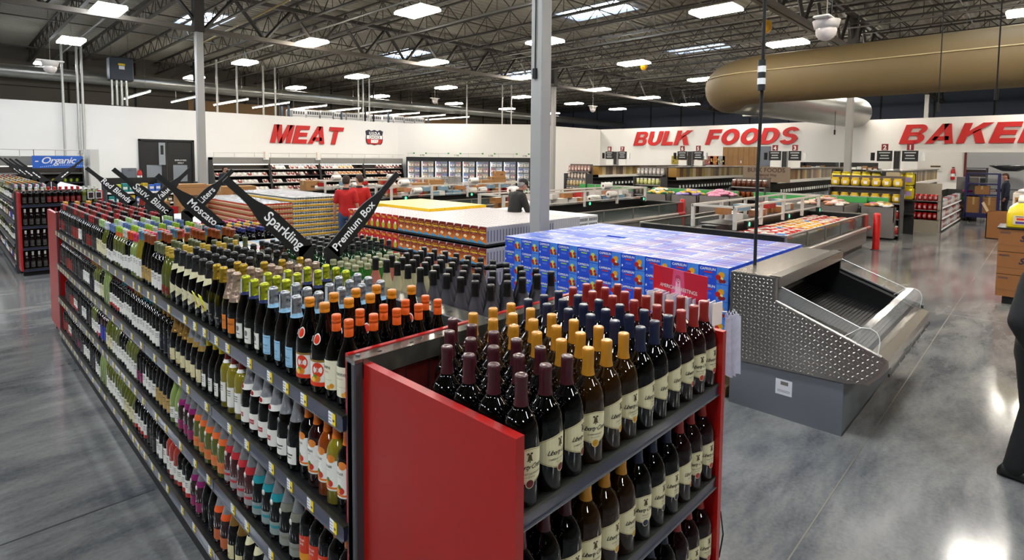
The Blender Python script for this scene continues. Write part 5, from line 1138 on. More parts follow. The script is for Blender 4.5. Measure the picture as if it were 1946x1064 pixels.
# frozen bags in island 2, front well
fb = []
for k, (h, nm) in enumerate((('b8281c', 'red'), ('d9a41c', 'yellow'), ('c9c4bc', 'white'), ('c2441c', 'orange'), ('5f86b8', 'blue'))):
    mb = MB(); rgs = []
    for s, (a, b) in ((-.14, (.02, .002)), (-.1, (.1, .03)), (0, (.115, .04)), (.1, (.1, .03)), (.14, (.02, .002))): rgs.append([(s, a*math.cos(2*PI*i/8), b*math.sin(2*PI*i/8)) for i in range(8)])
    mb.loft(rgs, C(h, .3, coat=.3)); mb.box(-.06, .06, -.05, .05, .034, .042, C('e6e2da' if nm != 'white' else 'b8281c')); fb.append((Proto(mb.build('frozen_bag', label='x', cat='frozen bag')), nm))
n_ = 0; rn = random.Random(3)
for a in range(17):
    for b in range(5):
        f = a/17; t = rn.random()
        k = (0 if t < .6 else 2) if f < .3 else ((1 if t < .75 else 3) if f < .7 else (0 if t < .5 else 1 if t < .7 else 2))
        if rn.random() < .04: k = 4
        n_ += 1; p, nm = fb[k]; p.put((9.85+.29*a, 1.75+.21*b, .74+.02*rn.random()), rn.uniform(-.6, .6), '%s frozen food bag in the island freezer, %s row from left, %s from the glass' % (nm, nth(a+1), nth(b+1)), 'frozen bags in the nearest island freezer')
for i, (p, nm) in enumerate(fb):
    if not p.used: p.put((14.5, 1.8, .74), 0, '%s frozen food bag at the far end' % nm, 'frozen bags in the nearest island freezer')
# plastic bag rolls and wrapped goods on islands
mb = MB(); T = Matrix.Rotation(PI/2, 4, 'Y'); mb.lathe([(.03, -.16), (.095, -.16), (.1, -.15), (.1, .15), (.095, .16), (.03, .16)], P('roll_white', '#ddd9d2', .4, coat=.3), 14, T); mb.lathe([(.031, .16), (.031, -.16)], card, 10, T)
roll = Proto(mb.build('bag_roll', label='x', cat='bag roll'))
k = 0
for (x, y, z) in [(8.7, I1-.42, 1.39), (9.4, I1-.3, 1.0), (9.4, I1-.1, 1.0), (12.6, I1-.42, 1.39), (12.9, I1-.4, 1.13), (12.5, I1-.1, 1.0), (12.2, I1-.2, 1.02), (9.0, I3-.42, 1.39), (9.5, I3-.4, 1.13), (9.6, I3-.1, 1.02), (11.9, I3-.4, 1.39), (11.9, I3-.3, 1.05), (12.4, I3-.3, 1.05), (9.4, I4-.42, 1.39), (10.2, I4-.4, 1.1), (11.8, I4-.42, 1.39), (12.1, I4, 1.02), (8.9, I4, 1.02)]:
    k += 1; roll.put((x, y, z), .15*math.sin(k), 'white roll of produce bags lying on an island freezer, %s of the rolls' % nth(k), 'bag rolls on the island freezers')
wp = []
for h, nm in (('cfcac4', 'white wrapped'), ('a8784a', 'brown'), ('b07a5a', 'tan wrapped'), ('b02a26', 'red lidded'), ('7f9aa8', 'blue wrapped')): wp.append((simple_box('wrapped_pack', .3, .22, .14, C(h, .35, coat=.3), 'x', lambda m: m.box(-.1, .1, -.07, .07, .14, .142, lwh), 'pack'), nm))
k = 0; rn = random.Random(8)
for (xa, xb, yc, n0) in ((8.6, 14.6, I1, 26), (8.8, 14.5, I3, 24), (9.0, 14.6, I4, 18), (10.2, 14.8, I2, 12)):
    for i in range(n0):
        k += 1; p, nm = rn.choice(wp); p.put((xa+(xb-xa)*i/n0, yc+rn.uniform(-.05, .22), (.92 if yc != I2 else .92)+(.0 if i % 3 else .143)), rn.uniform(-.3, .3), '%s pack on an island freezer deck, %s of the packs' % (nm, nth(k)), 'packs on the island freezers')
carts = [(10.2, I3+.5, .92, .6, .4, .4), (10.9, I3+.5, .92, .5, .4, .5), (13.1, I3+.3, .92, .5, .4, .45), (13.8, I3+.4, .92, .55, .4, .55), (13.9, I3+.4, 1.47, .4, .3, .2), (12.0, I4+.2, .92, .6, .4, .4), (9.3, I3+.5, .92, .5, .4, .34), (8.7, I4+.2, .92, .6, .5, .35)]
for k, (x, y, z, a, b, c) in enumerate(carts): carton(a, b, c, x, y, z, .15*(k % 3-1), 'open brown carton on an island freezer, %s from the group start' % nth(k+1), 'brown cartons on the island freezers')
# hand basket in wire grey
mb = MB()
for z in (0, .15, .3):
    mb.path([(-.3, -.2, z), (.3, -.2, z), (.3, .2, z), (-.3, .2, z), (-.3, -.2, z)], .008, P('basket_grey', '#8f8c88', .5), 4)
for i in range(9): mb.box(-.3+.07*i, -.26+.07*i, -.2, -.19, 0, .3, P('basket_grey', '#8f8c88', .5)); mb.box(-.3+.07*i, -.26+.07*i, .19, .2, 0, .3, P('basket_grey', '#8f8c88', .5))
mb.box(-.3, .3, -.2, .2, 0, .01, P('basket_grey', '#8f8c88', .5)); mb.build('wire_basket', label='grey slatted basket on the island freezer left of the man in the cap', cat='basket', loc=(11.6, I3+.45, 1.2))
# red bollards
for x, y, lab in ((14.95, 1.33, 'red bollard at the corner of the nearest island freezer'), (15.6, 6.75, 'red bollard at the end of the island freezer behind the white boxes')):
    mb = MB(); mb.lathe([(.075, 0), (.075, .86), (.06, .9), (.03, .915), (.001, .918)], P('bollard_red', '#c41c14', .35, coat=.3), 16); mb.lathe([(.11, 0), (.11, .012), (.08, .014)], steelD, 16); mb.build('bollard', label=lab, cat='bollard', loc=(x, y, 0))
# ================================================================ meat cases along the wall
mc = P('case_top_white', '#d5d2cb', .5); mg = P('case_grey', '#8c8a86', .45); dk = P('case_dark', '#1c1816', .5)
pk_cols = [('6a2320', 'dark red meat'), ('9c4a44', 'pink meat'), ('d8d2cc', 'white-labelled meat'), ('c4822a', 'orange-labelled'), ('7f2c2a', 'red meat')]
pks = []
for h, nm in pk_cols:
    T_ = Matrix.Translation((0, 0, .03)) @ Matrix.Rotation(.55, 4, 'X'); mb = MB(); mb.box(-.11, .11, -.1, .1, 0, .03, C('c9c4be' if nm[0] != 'd' else '3a2826'), T_); mb.ell((0, 0, .03), .1, .09, .045, C(h, .3, coat=.3), 8, 4, T_); mb.box(-.05, .0, -.03, .03, .06, .078, C('e6e0d8'), T_); mb.box(-.09, .09, -.02, .08, 0, .05, C(h, .3, coat=.3)); pks.append((Proto(mb.build('meat_pack', label='x', cat='meat pack')), nm))
rn = random.Random(21); cntm = 0
def multideck(x0, x1, y, lab, depth=1.0, h=2.1, rails=True, lip=.55):
    E_ = empty('multideck_case', (x0, y, 0), lab, 'refrigerated case', 'multideck cases along the back wall'); L = x1-x0
    mb = MB(); mb.box(0, L, 0, depth, 0, .12, black); mb.box(0, L, .08, depth, .12, lip-.1, mg); mb.bar((0, .06, lip-.05), (L, .06, lip-.05), .05, ffr, 8); mb.build('base', E_)
    mb = MB(); mb.box(0, L, depth-.06, depth, .1, h, dk); mb.build('back_panel', E_)
    mb = MB(); mb.box(0, L, .42, depth, h-.12, h, mc); mb.box(0, L, .36, .42, h-.32, h, mg); mb.build('canopy', E_)
    for s in (0, L-.04):
        mb = MB(); mb.prism([(.05, .1), (depth, .1), (depth, h), (.42, h), (.42, h-.3), (.1, lip)], 'x', s, s+.04, dk); mb.build('end_panel', E_)
    zs = [lip, lip+.34, lip+.68, lip+1.0]
    for k, z in enumerate(zs):
        mb = MB(); yy = .12+.1*k; mb.box(.04, L-.04, yy, depth-.06, z-.03, z, dk); mb.box(.04, L-.04, yy-.015, yy, z-.045, z+.005, mg if k % 2 else dk); mb.build('shelf', E_)
    mb = MB(); mb.box(.05, L-.05, .46, .52, h-.34, h-.31, P('case_light', '#fff2e4', .4, emit=11)); mb.build('light_strip', E_)
    mb = MB(); mb.bar((0, .3, h+.22), (L, .3, h+.22), .015, railm, 6)
    for q in range(int(L/.9)+1): mb.bar((min(L-.02, q*.9+.02), .3, h-.02), (min(L-.02, q*.9+.02), .3, h+.22), .012, railm, 6)
    mb.build('top_rail', E_)
    return zs
ii = 0
for k in range(4):
    x0 = 7.75+2.58*k
    zs = multideck(x0, x0+2.56, 25.3, 'meat multideck case along the wall under the word MEAT, %s from the left' % nth(k+1))
    for s, z in enumerate(zs):
        x = x0+.2; 
        while x < x0+2.4:
            zone = (k*2.58+x-x0)/10.3
            if s == 3 and not (.25 < zone < .7 or zone > .82): x += .24; continue
            t = rn.random()
            if zone < .25: c = 2 if t < .6 else 1
            elif zone < .6: c = (0 if t < .4 else 1 if t < .65 else 4) if (x*2 % 2) < 1.5 else 2
            elif zone < .8: c = (3 if s >= 2 else 2 if t < .7 else 0)
            else: c = 0 if t < .6 else 3 if t < .8 else 4
            if t > .96: x += .24; continue
            cntm += 1; p, nm = pks[c]
            p.put((x, 25.3+.12+.1*s+.1, z), 0, scale=(1.05, 1.25, 1.5), label= '%s pack in the meat case, shelf %d from bottom, %s pack overall' % (nm, s+1, nth(cntm)), group='packs in the meat cases'); x += .235
for p, nm in pks:
    if not p.used: p.put((8, 25.55, .55), 0, nm+' pack at the far left of the meat case', 'packs in the meat cases')
# price signs and small things above
for i, x in enumerate((10.1, 12.75)):
    mb = MB(); mb.box(-.13, .13, -.01, .01, 0, .42, lwh)
    for q in range(6): mb.box(-.11, -.05, -.013, -.01, .03+.06*q, .06+.06*q, C(('3a7ab8', 'c4442a', 'd9a42a', '3a9a5a', 'c4442a', 'c01c1c')[q]))
    mb.build('price_board', label='white vertical price strip on the meat case, %s' % ('left one', 'right one')[i], cat='price board', loc=(x, 25.55, 2.0))
# produce case with the organic sign at far left
for k in range(3): multideck(-5.2+2.6*k, -2.62+2.6*k, 22.0, 'empty dark produce case behind the second gondola, %s from the left' % nth(k+1))
e = empty('hanging_sign', (1.83, 21.9, 1.72), 'blue hanging sign reading Organic in white script', 'sign')
sb = P('sign_blue', '#2f6cc4', .5)
mb = MB(); mb.box(-.65, .65, -.015, .015, 0, .4, sb); mb.build('board', e)
mb = MB(); put_text(mb, '- Organic -', .3, C('e6e6ea'), frame((0, -.02, .15), (1, 0, 0), (0, 0, 1)), shear=.35, bold=.004, space=.92); mb.build('lettering', e)
mb = MB()
for q in range(26): mb.bar((-.45+.05*q, -.018, .02+.07*math.sin(q/26*PI)*.8), (-.43+.05*q, -.018, .05+.09*math.sin(q/26*PI)*.8), .008, C('c9d9ee'), 4)
mb.build('hill_drawing', e)
[MB().bar((q, 0, .4), (q, 0, .6), .01, steel, 4).build('hanger', e) for q in (-.6, .6)]
mb = MB(); mb.box(2.7, 2.95, 21.95, 23.1, 0, 2.35, C('dcdad4')); mb.build('end_wall_panel', label='white end panel at the right end of the produce case', cat='panel')
for i in range(5):
    mb = MB(); mb.ell((0, 0, .06), .05, .05, .07, C('d4c21c' if i < 2 else '9cb42a', .3), 8, 5); mb.build('melon', label='%s small fruit alone on the produce case shelf, %s from left' % ('yellow' if i < 2 else 'green', nth(i+1)), cat='fruit', group='fruit on the produce shelf', loc=(1.75+.16*i, 22.45, .55+.68))
# low product shelves between the gondolas and the doors
def goods_rack(x, y, w, d, h, n, cols, lab, rot=0, depthrows=1, grp='x', gname='packaged_item', per=8, top=None):
    E_ = empty('display_rack', (x, y, 0), lab, 'shelving', rot=rot)
    mb = MB(); mb.box(0, w, d-.03, d, 0, h, dk); mb.box(0, .03, 0, d, 0, h, steelD); mb.box(w-.03, w, 0, d, 0, h, steelD); mb.build('frame', E_)
    for k in range(n):
        z = .1+(h-.15)*k/n; mb = MB(); mb.box(.03, w-.03, 0, d-.03, z-.03, z, dk); mb.box(.03, w-.03, -.012, 0, z-.05, z+.004, white); mb.build('shelf', E_)
        for i in range(per):
            c = cols[(k*3+i//2) % len(cols)]; hh = (h-.15)/n*.72
            a = (w-.1)/per; mb = MB(); mb.box(-a*.44, a*.44, 0, min(.18, d*.5), 0, hh*(.8+.2*((i*7+k) % 3)/2), C(c, .45), b=.012); mb.box(-a*.3, a*.3, -.002, 0, hh*.3, hh*.6, C('e0ddd4'))
            o = mb.build(gname, label='%s, shelf %d, %s from left' % (grp, k+1, nth(i+1)), cat='package', group=grp)
            p = Matrix.Rotation(rot, 4, 'Z') @ Vector((.05+a*(i+.5), .02, 0)); o.location = (x+p.x, y+p.y, z); o.rotation_euler = (0, 0, rot)
    return E_
goods_rack(2.3, 17.2, 1.4, .6, 1.5, 4, ['3a6ab8', 'b8b43a', '2f8a8a', 'b9a02a'], 'low rack with blue and yellow goods left of the grey cabinet', grp='package on the low rack near the doors')
goods_rack(3.8, 18.6, 1.3, .6, 1.3, 4, ['9c9a88', '5a7ab8', 'c9c44a', '6a5a44'], 'low rack of mixed packages in front of the grey cabinet', grp='package on the rack by the grey cabinet')
mb = MB(); mb.box(-.35, .35, -.25, .25, 0, .5, C('1f8a96')); mb.box(-.35, .35, -.25, .25, .5, .62, C('d9b41c')); mb.box(-.36, .36, -.26, .26, -.35, 0, C('b81c1c')); mb.build('teal_bin', label='teal, yellow and red display bin behind the Sauv. Blanc sign', cat='display bin', loc=(2.1, 9.6, .45)); mb = MB(); mb.box(1.8, 2.4, 9.4, 9.8, 0, .1, blackm); mb.build('bin_stand', label='low black stand under the teal display bin', cat='stand')
# ================================================================ freezer doors on the diagonal wall
p0 = Vector((18.05, 25.25, 0)); dr = Vector((5.8, -5.6, 0)).normalized(); rot = math.atan2(dr.y, dr.x)
FD = empty('glass_door_freezer', tuple(p0), 'row of nine black-framed glass door freezers on the angled wall', 'freezer', rot=rot)
nd, wd = 9, .80
mb = MB(); mb.box(0, nd*wd, .05, .8, 0, .15, black); mb.box(0, nd*wd, .7, .8, .1, 2.15, C('c4c8cc')); mb.box(0, nd*wd, -.0, .8, 2.05, 2.2, black); mb.box(-.04, 0, 0, .8, 0, 2.2, black); mb.box(nd*wd, nd*wd+.04, 0, .8, 0, 2.2, black); mb.build('cabinet', FD)
fcols = ['b9c4d4', '3a5a9c', 'd9d4c4', 'b06a2a', 'c4a45a', '6a7f9c', 'a8452a', 'dcdcd8', '7a5a8c']
fbx = {}
for h in fcols: fbx[h] = simple_box('frozen_box', .29, .12, .25, C(h, .45), 'x', lambda m: [m.box(-.11, .11, -.062, -.06, .03, .13, C('e0d8cc')), m.ell((0, -.062, .08), .05, .004, .035, C('a85a24'), 8, 4), m.box(-.1, .1, -.062, -.06, .17, .21, C('3a4a8c'))], 'frozen food')
glow = P('freezer_light', '#f4f7ff', .4, emit=6)
gd = P('door_glass', '#dfe6ea', .02, alpha=.12, coat=.3)
nn = 0
for k in range(nd):
    mb = MB(); x = k*wd
    for a in ((x, x+.06, .05, 2.05), (x+wd-.06, x+wd, .05, 2.05), (x+.06, x+wd-.06, .12, .2), (x+.06, x+wd-.06, 1.97, 2.05)): mb.box(a[0], a[1], -.03, .03, a[2], a[3], black)
    mb.box(x+wd-.09, x+wd-.07, -.06, -.04, .8, 1.3, steel); d_ = mb.build('glass_door', FD)
    mb = MB(); mb.box(x+.06, x+wd-.06, -.004, .004, .2, 1.97, gd); mb.build('pane', d_)
    mb = MB(); mb.box(x+.02, x+.07, .035, .07, .25, 1.95, glow); mb.build('light_strip', FD)
    for s in range(5):
        mb = MB(); z = .3+.34*s; mb.box(x+.02, x+wd-.02, .12, .7, z-.02, z, C('d0d2d4')); mb.box(x+.02, x+wd-.02, .11, .12, z-.03, z+.005, C('3a3f4a')); mb.build('shelf', FD)
        for q in range(2):
            nn += 1; h = fcols[(k*2+s) % 9] if q < 1 else fcols[(k+s*2+4) % 9]
            P2 = Matrix.Translation(p0) @ Matrix.Rotation(rot, 4, 'Z') @ Vector((x+.23+.34*q, .2, z))
            fbx[h].put(tuple(P2), rot, 'frozen food box behind glass door %d from left, shelf %d from bottom, %s in row' % (k+1, s+1, nth(q+1)), 'frozen boxes behind the glass doors')
purge(list(fbx.values()))
mb = MB(); mb.bar((0, .2, 2.42), (nd*wd, .2, 2.42), .015, railm, 6)
for q in range(10): mb.bar((q*.88+.05, .2, 2.2), (q*.88+.05, .2, 2.42), .012, railm, 6)
mb.build('top_rail', FD)
for i in range(4):
    P2 = Matrix.Translation(p0) @ Matrix.Rotation(rot, 4, 'Z') @ Vector((.75+2*i, .1, 2.2))
    mb = MB(); mb.box(-.4, .4, -.01, .01, 0, .26, lwh); mb.box(-.4, -.3, -.013, -.01, .18, .26, C('2a9a4a')); mb.box(.3, .4, -.013, -.01, .18, .26, C('2a9a4a'))
    put_text(mb, ('4.98', '7.98', '5.98', '3.98')[i], .16, ink, frame((.12, -.014, .05), (1, 0, 0), (0, 0, 1))); mb.build('price_sign', label='white price sign with green corners above the freezer doors, %s from left' % nth(i+1), cat='price sign', loc=tuple(P2), rot=rot)
# ================================================================ bulk food aisles
binc = ['8a6a3c', 'a8864a', 'b9a98a', '6a4a2c', '9c8a4a', 'c4b48a', '7a6a5a', '8f7a3a', 'b0a070', '5f5248']
def bulk_row(y, x0, x1, num, lab):
    E_ = empty('bulk_bin_row', (x0, y, 0), lab, 'bulk bins', 'rows of bulk food bins'); L = x1-x0; z1 = 1.86
    mb = MB(); mb.box(0, L, -.05, .05, 0, z1, dk); mb.box(0, L, -.45, .45, 0, .1, black); mb.build('frame', E_)
    mb = MB(); mb.box(0, L, -.46, .46, z1, z1+.03, steel); mb.box(0, L, -.46, -.4, 1.4, 1.5, lwh); mb.box(0, L, -.4, .4, 1.36, 1.4, dk); mb.build('upper_shelf', E_)
    mb = MB(); mb.box(0, L, -.5, -.1, 1.08, 1.14, P('scoop_dark', '#22201e', .4)); mb.build('scoop_shelf', E_)
    n = int(L/.26)
    rn = random.Random(int(y*10))
    for i in range(n):
        mb = MB(); h = binc[(i*3+rn.randint(0, 2)) % 10]; a = .005+i*L/n; b = (i+1)*L/n-.005
        mb.box(a, b, -.4, -.06, 1.5, z1-.01, C(h, .35, coat=.4)); mb.build('food_bin', E_)
    for i in range(n):
        mb = MB(); a = i*L/n; mb.box(a+.05, a+.12, -.53, -.5, 1.1, 1.2, C('e6e6e4')); mb.build('scoop_handle', E_)
    for i in range(int(L/.22)):
        mb = MB(); a = .02+i*.22; mb.box(a, a+.17, -.45, -.2, .5, .85, C('c0c4c8', .3, coat=.3), b=.02); mb.box(a+.06, a+.1, -.35, -.31, .85, .93, C('d8dadc')); mb.box(a+.03, a+.13, -.452, -.45, .58, .72, C('4a4550')); mb.build('lower_jar', E_)
    mb = MB(); mb.box(0, L, -.46, .4, .44, .5, dk); mb.build('lower_shelf', E_)
    S = empty('aisle_sign', (x0+1.9, y, z1+.03), 'black aisle marker pair numbered %d and %d with red number tabs' % num, 'sign', 'aisle markers over the bulk rows', -PI/2)
    ck = P('checker_grey', '#9a9a98', .5)
    mb = MB(); mb.box(-.08, .08, -.08, .08, 0, .62, ck)
    for q in range(8):
        for r in range(2): mb.box(-.078+.08*((q+r) % 2), -.002+.08*((q+r) % 2), -.083, -.08, .04+.07*q, .11+.07*q, ink)
    mb.build('post', S)
    for s in (0, 1):
        x = -.55 if s == 0 else .13
        mb = MB(); mb.box(x, x+.42, -.04, .0, .28, .62, black); mb.box(x+.05, x+.4, -.03, 0, .04, .26, lwh); mb.bar((x+(-.12 if s == 0 else .54), -.02, .3), (x+(-.12 if s == 0 else .54), -.02, .56), .06, (blackm if s == 0 else white), 8); mb.build('aisle_board', S)
        mb = MB(); mb.box(x+.12, x+.3, -.045, .0, .63, .84, C('8a1420')); put_text(mb, str(num[s]), .2, lwh, frame((x+.21, -.05, .66), (1, 0, 0), (0, 0, 1)), bold=.006); mb.build('number_tab', S)
        mb = MB()
        for q, t in enumerate((.3, .22, .26)): mb.box(x+.21-t/2, x+.21+t/2, -.044, -.04, .54-.09*q, .57-.09*q, C('c9c9c4'))
        mb.build('board_lines', S)
bulk_row(12.4, 18.4, 28.5, (8, 7), 'row of bulk food bins under the first pair of aisle markers'); bulk_row(8.85, 18.4, 28.5, (6, 5), 'row of bulk food bins under aisle markers 6 and 5'); bulk_row(5.3, 18.6, 28.0, (4, 3), 'row of bulk food bins under aisle markers 4 and 3'); bulk_row(1.9, 18.6, 26.0, (2, 1), 'row of bulk food bins under aisle markers 2 and 1')
# end displays in front of each row, looking to -x
def end_display(x, y, spec, lab, w=1.15, h=1.85, green=True, topc='6a6058'):
    E_ = empty('end_display', (x, y, 0), lab, 'display', 'end displays of the bulk aisles')
    mb = MB(); mb.box(.42, .46, -w/2, w/2, 0, h, C(topc)); mb.box(0, .42, -w/2, -w/2+.03, 0, h*.8, steelD); mb.box(0, .42, w/2-.03, w/2, 0, h*.8, steelD); mb.build('frame', E_)
    zs = [.15+(h-.45)*k/(len(spec)-1) for k in range(len(spec))]
    for k, z in enumerate(zs):
        mb = MB(); mb.box(0.04*k, .42, -w/2+.03, w/2-.03, z-.03, z, dk); mb.box(.04*k-.01, .04*k, -w/2+.03, w/2-.03, z-.04, z+.0, P('shelf_lip', '#8a8884', .4)); mb.build('shelf', E_)
        h_, nm, shp = spec[k]
        n = 7
        for i in range(n):
            for r in (0, 1) if shp == 'bag2' else (0,):
                mb = MB(); c_ = C(h_, .3, coat=.3); r_ = w/n*.44
                if shp == 'jar': mb.lathe([(.001, 0), (r_, 0), (r_, .15), (r_*.8, .18), (r_*.8, .2)], c_, 10); mb.lathe([(r_*.85, .2), (r_*.85, .23), (.001, .23)], C('d9d4cc'), 10)
                elif shp == 'tub': mb.lathe([(.001, 0), (r_*.85, 0), (r_, .2), (r_*.9, .22), (.001, .22)], c_, 8)
                elif shp == 'box': mb.box(-r_, r_, -r_, r_, 0, .22, c_); mb.box(-r_-.001, -r_, -r_*.6, r_*.6, .06, .16, lwh)
                else:
                    rgs = [[(a*.4*math.cos(2*PI*q/8), a*math.sin(2*PI*q/8), zz) for q in range(8)] for zz, a in ((0, r_*.6), (.04, r_), (.17, r_), (.22, r_*.7), (.24, r_*.9))]; mb.loft(rgs, c_)
                    mb.box(-r_*.42, -r_*.38, -r_*.4, r_*.4, .06, .15, C('e6ded4'))
                mb.build('%s' % nm.split()[-1], label='%s on %s, shelf %d, %s from right' % (nm, ' '.join(lab.split()[:-1] if len(lab.split()) > 7 else lab.split()[:7]), k+1, nth(i+1)), cat=nm.split()[-1], group='%s on %s' % (nm, lab.split(',')[0]), loc=(x+.04*k+.09, y-w/2+w*(i+.5)/n, z))
    if green:
        mb = MB()
        for q in range(4): mb.box(-.03, -.01, -1.6+.8*q, -.85+.8*q, .98, 1.14, C('4fa35a'))
        mb.box(-.01, .0, -1.6, 1.5, .94, 1.16, C('9a9a96')); mb.box(0, .3, -1.6, 1.5, .6, .95, C('8f8a84')); mb.box(0.02, .28, -1.6, 1.5, 0, .6, dk); mb.build('green_header', label='counter strip with bright green header beside %s' % lab.split(',')[0], cat='counter', loc=(x+.1, y+(-1.75 if y > 3 else 1.0), 0))
end_display(17.3, 12.4, [('a04a1c', 'orange snack tub', 'tub'), ('b0421c', 'amber snack tub', 'tub'), ('8c5a24', 'brown snack jar', 'jar'), ('c9b48a', 'pale snack jar', 'jar'), ('c4b4a4', 'white snack bag', 'bag'), ('b9958a', 'pink snack bag', 'bag')], 'snack display by aisle marker 8', h=1.95)
end_display(17.2, 9.0, [('a8a098', 'clear tub', 'tub'), ('a85a1c', 'orange tub', 'tub'), ('8a8078', 'grey tub', 'tub'), ('d0d090', 'lemon jar', 'jar'), ('b9b4b0', 'round candy bag', 'bag')], 'candy display by aisle marker 6', h=1.9)
end_display(17.3, 5.4, [('a8641c', 'caramel box', 'box'), ('9c5a1c', 'brown box', 'box'), ('8c4a1c', 'chocolate tub', 'tub'), ('6a3a24', 'cocoa jar', 'jar')], 'chocolate display below bulk foods board', h=1.6)
end_display(17.4, 2.15, [('b02a1c', 'red jar', 'jar'), ('b8321c', 'scarlet jar', 'jar'), ('d0b01c', 'yellow bag', 'bag'), ('d4b41c', 'golden bag', 'bag')], 'yellow bag display near the bakery', w=1.8, h=1.75)
# bulk foods board
e = empty('bulk_foods_board', (18.1, 5.1, 1.45), 'brown wood board reading BULK FOODS a Natural Way to Keep in dark letters', 'sign', rot=-PI/2)
mb = MB(); mb.box(-.75, .75, 0, .03, 0, .5, P('board_wood', '#8a7a68', .7, noise=.1)); mb.build('board', e)
mb = MB(); 
for t, s_, z in (('BULK FOODS', .2, .33), ('A Natural Way', .11, .2), ('To Keep', .1, .1)): put_text(mb, t, s_, C('4a2a1c'), frame((.0, -.004, z), (1, 0, 0), (0, 0, 1)), bold=.003)
mb.build('lettering', e)
# pictures on the bulk wall, wood door
wd_ = P('plank_wood', '#8f6d44', .7, noise=.25, nscale=3)
mb = MB()
for k in range(7): mb.box(30.9, 30.98, 10.0+.3*k, 10.29+.3*k, 0, 2.92, wd_)
mb.box(30.88, 30.9, 11.0, 11.04, 2.0, 2.15, lwh); mb.build('door_2', kind='structure')
mb = MB(); mb.box(30.92, 30.99, 9.45, 9.98, 0, 2.95, C('6f747c')); mb.build('door_3', kind='structure')
for i, (y, h) in enumerate(((15.1, '9c8f2a'), (14.6, '8a4a24'), (14.1, '7a5a3a'), (13.4, '8a8078'), (12.9, '9c5a5a'), (12.6, 'b8722a'), (12.2, '8f8f8c'))):
    mb = MB(); mb.box(30.9, 30.98, y-.24, y+.24, 1.9, 2.4, C(h)); 
    for q in range(5): mb.ell((30.9, y-.15+.08*q, 2.1+.1*math.sin(q*2)), .01, .06, .05, C('6a5a3a' if q % 2 else 'b89a5a'), 8, 4)
    mb.build('food_photo_panel', label='framed food photo panel on the bulk foods wall, %s from left' % nth(i+1), cat='panel', group='food photo panels on the bulk wall')
# tall shelves right of the bulk rows
for i, x in enumerate((24.5, 26.2)): goods_rack(28.9, 7.3-1.75*i, 1.6, .5, 2.1, 5, ['6a3a24', 'c9c4bc', '8a6a44', 'd9d9d4', '9c7a54'], 'tall dark shelf of jars and bags left of the far grey column, number %s' % ('one', 'two')[i], rot=-PI/2, grp='package on tall shelf %s' % ('one', 'two')[i], per=7)
goods_rack(23.0, 4.4, 1.5, .5, 1.85, 4, ['4a3a34', 'a02a24', 'c9a02a', 'b98a5a'], 'dark shelf of snacks behind the far grey column', rot=-PI/2, grp='snack package behind the far column', per=7)
# yellow bag rack
E_ = empty('bag_rack', (19.0, 2.3, 0), 'rack hung with shiny yellow snack bags left of the checker sign', 'rack')
mb = MB(); mb.box(.2, .25, -1.1, 1.1, 0, 1.8, dk); mb.box(-.1, .2, -1.1, 1.1, 1.0, 1.03, dk); mb.box(-.1, .2, -1.1, 1.1, .6, .63, dk); mb.build('frame', E_)
mb = MB(); rgs = [[(a*.3*math.cos(2*PI*q/8), a*math.sin(2*PI*q/8), zz) for q in range(8)] for zz, a in ((0, .1), (.05, .14), (.3, .14), (.36, .1), (.38, .13))]; mb.loft(rgs, P('bag_yellow', '#d0bc10', .18, .3, coat=.6)); mb.box(-.05, -.04, -.07, .07, .1, .24, C('a088b0')); yp = Proto(mb.build('yellow_bag', label='x', cat='snack bag'))
for r in range(2):
    for i in range(8): yp.put((18.85, 3.2-.27*i, 1.06+.4*r), 0, 'shiny yellow snack bag, %s row, %s from left' % (('lower', 'upper')[r], nth(i+1)), 'yellow snack bags on the rack')
# endcap with red cans, chest display, dump bins
E_ = empty('can_end_cap', (19.9, 1.05, 0), 'beige end cap with three rows of red cans beside the bakery aisle', 'display')
mb = MB(); bg_ = C('9c9384'); mb.box(.0, .5, -.35, .35, 0, .42, bg_); mb.box(.45, .5, -.35, .35, .42, 1.5, bg_); mb.box(0, .45, -.35, -.32, .42, 1.2, bg_); mb.build('cabinet', E_)
for z in (.42, .7, .98):
    mb = MB(); mb.box(0, .45, -.35, .35, z-.02, z, mg); mb.build('shelf', E_)
mb = MB(); mb.lathe([(.001, 0), (.06, 0), (.06, .2), (.001, .2)], C('b01c1c', .3), 10); mb.box(-.062, -.055, -.03, .03, .06, .14, C('d8a0a0')); cn = Proto(mb.build('red_can', label='x', cat='can'))
for k, z in enumerate((.42, .7, .98)):
    for i in range(5): cn.put((20.0, 1.05-.26+.13*i, z), 0, 'large red can on the beige end cap, shelf %d from bottom, %s from right' % (k+1, nth(i+1)), 'red cans on the beige end cap')
# long side shelves behind the can end cap
goods_rack(20.5, .68, 5.2, .45, 1.15, 3, ['b8b8bc', 'a84a4a', '8f8f98', 'c4c4c8'], 'low shelf of pale packages along the bakery aisle', grp='pale package along the bakery aisle', per=22)
for i, (h, z, y) in enumerate((('c41c8a', 1.02, .45), ('3ab84a', .75, .5), ('d9a02a', .42, .45), ('c8862a', .25, .4))):
    mb = MB(); mb.lathe([(.001, 0), (.2, 0), (.28, .08), (.26, .09), (.001, .03)], C(h), 12); mb.build('plastic_tray', label='%s plastic tray sticking out at the end of the bakery aisle shelf' % ('magenta', 'green', 'orange', 'amber')[i], cat='tray', loc=(26.3, y+.1, z))
mb = MB(); mb.box(26.1, 26.6, .25, .9, 0, 1.6, C('7d7a76')); 
for z in (.25, .42, .75, 1.02): mb.box(26.0, 26.6, .2, .9, z-.02, z, steel)
mb.build('display_stand', label='grey display stand holding coloured trays at the end of the aisle', cat='stand')
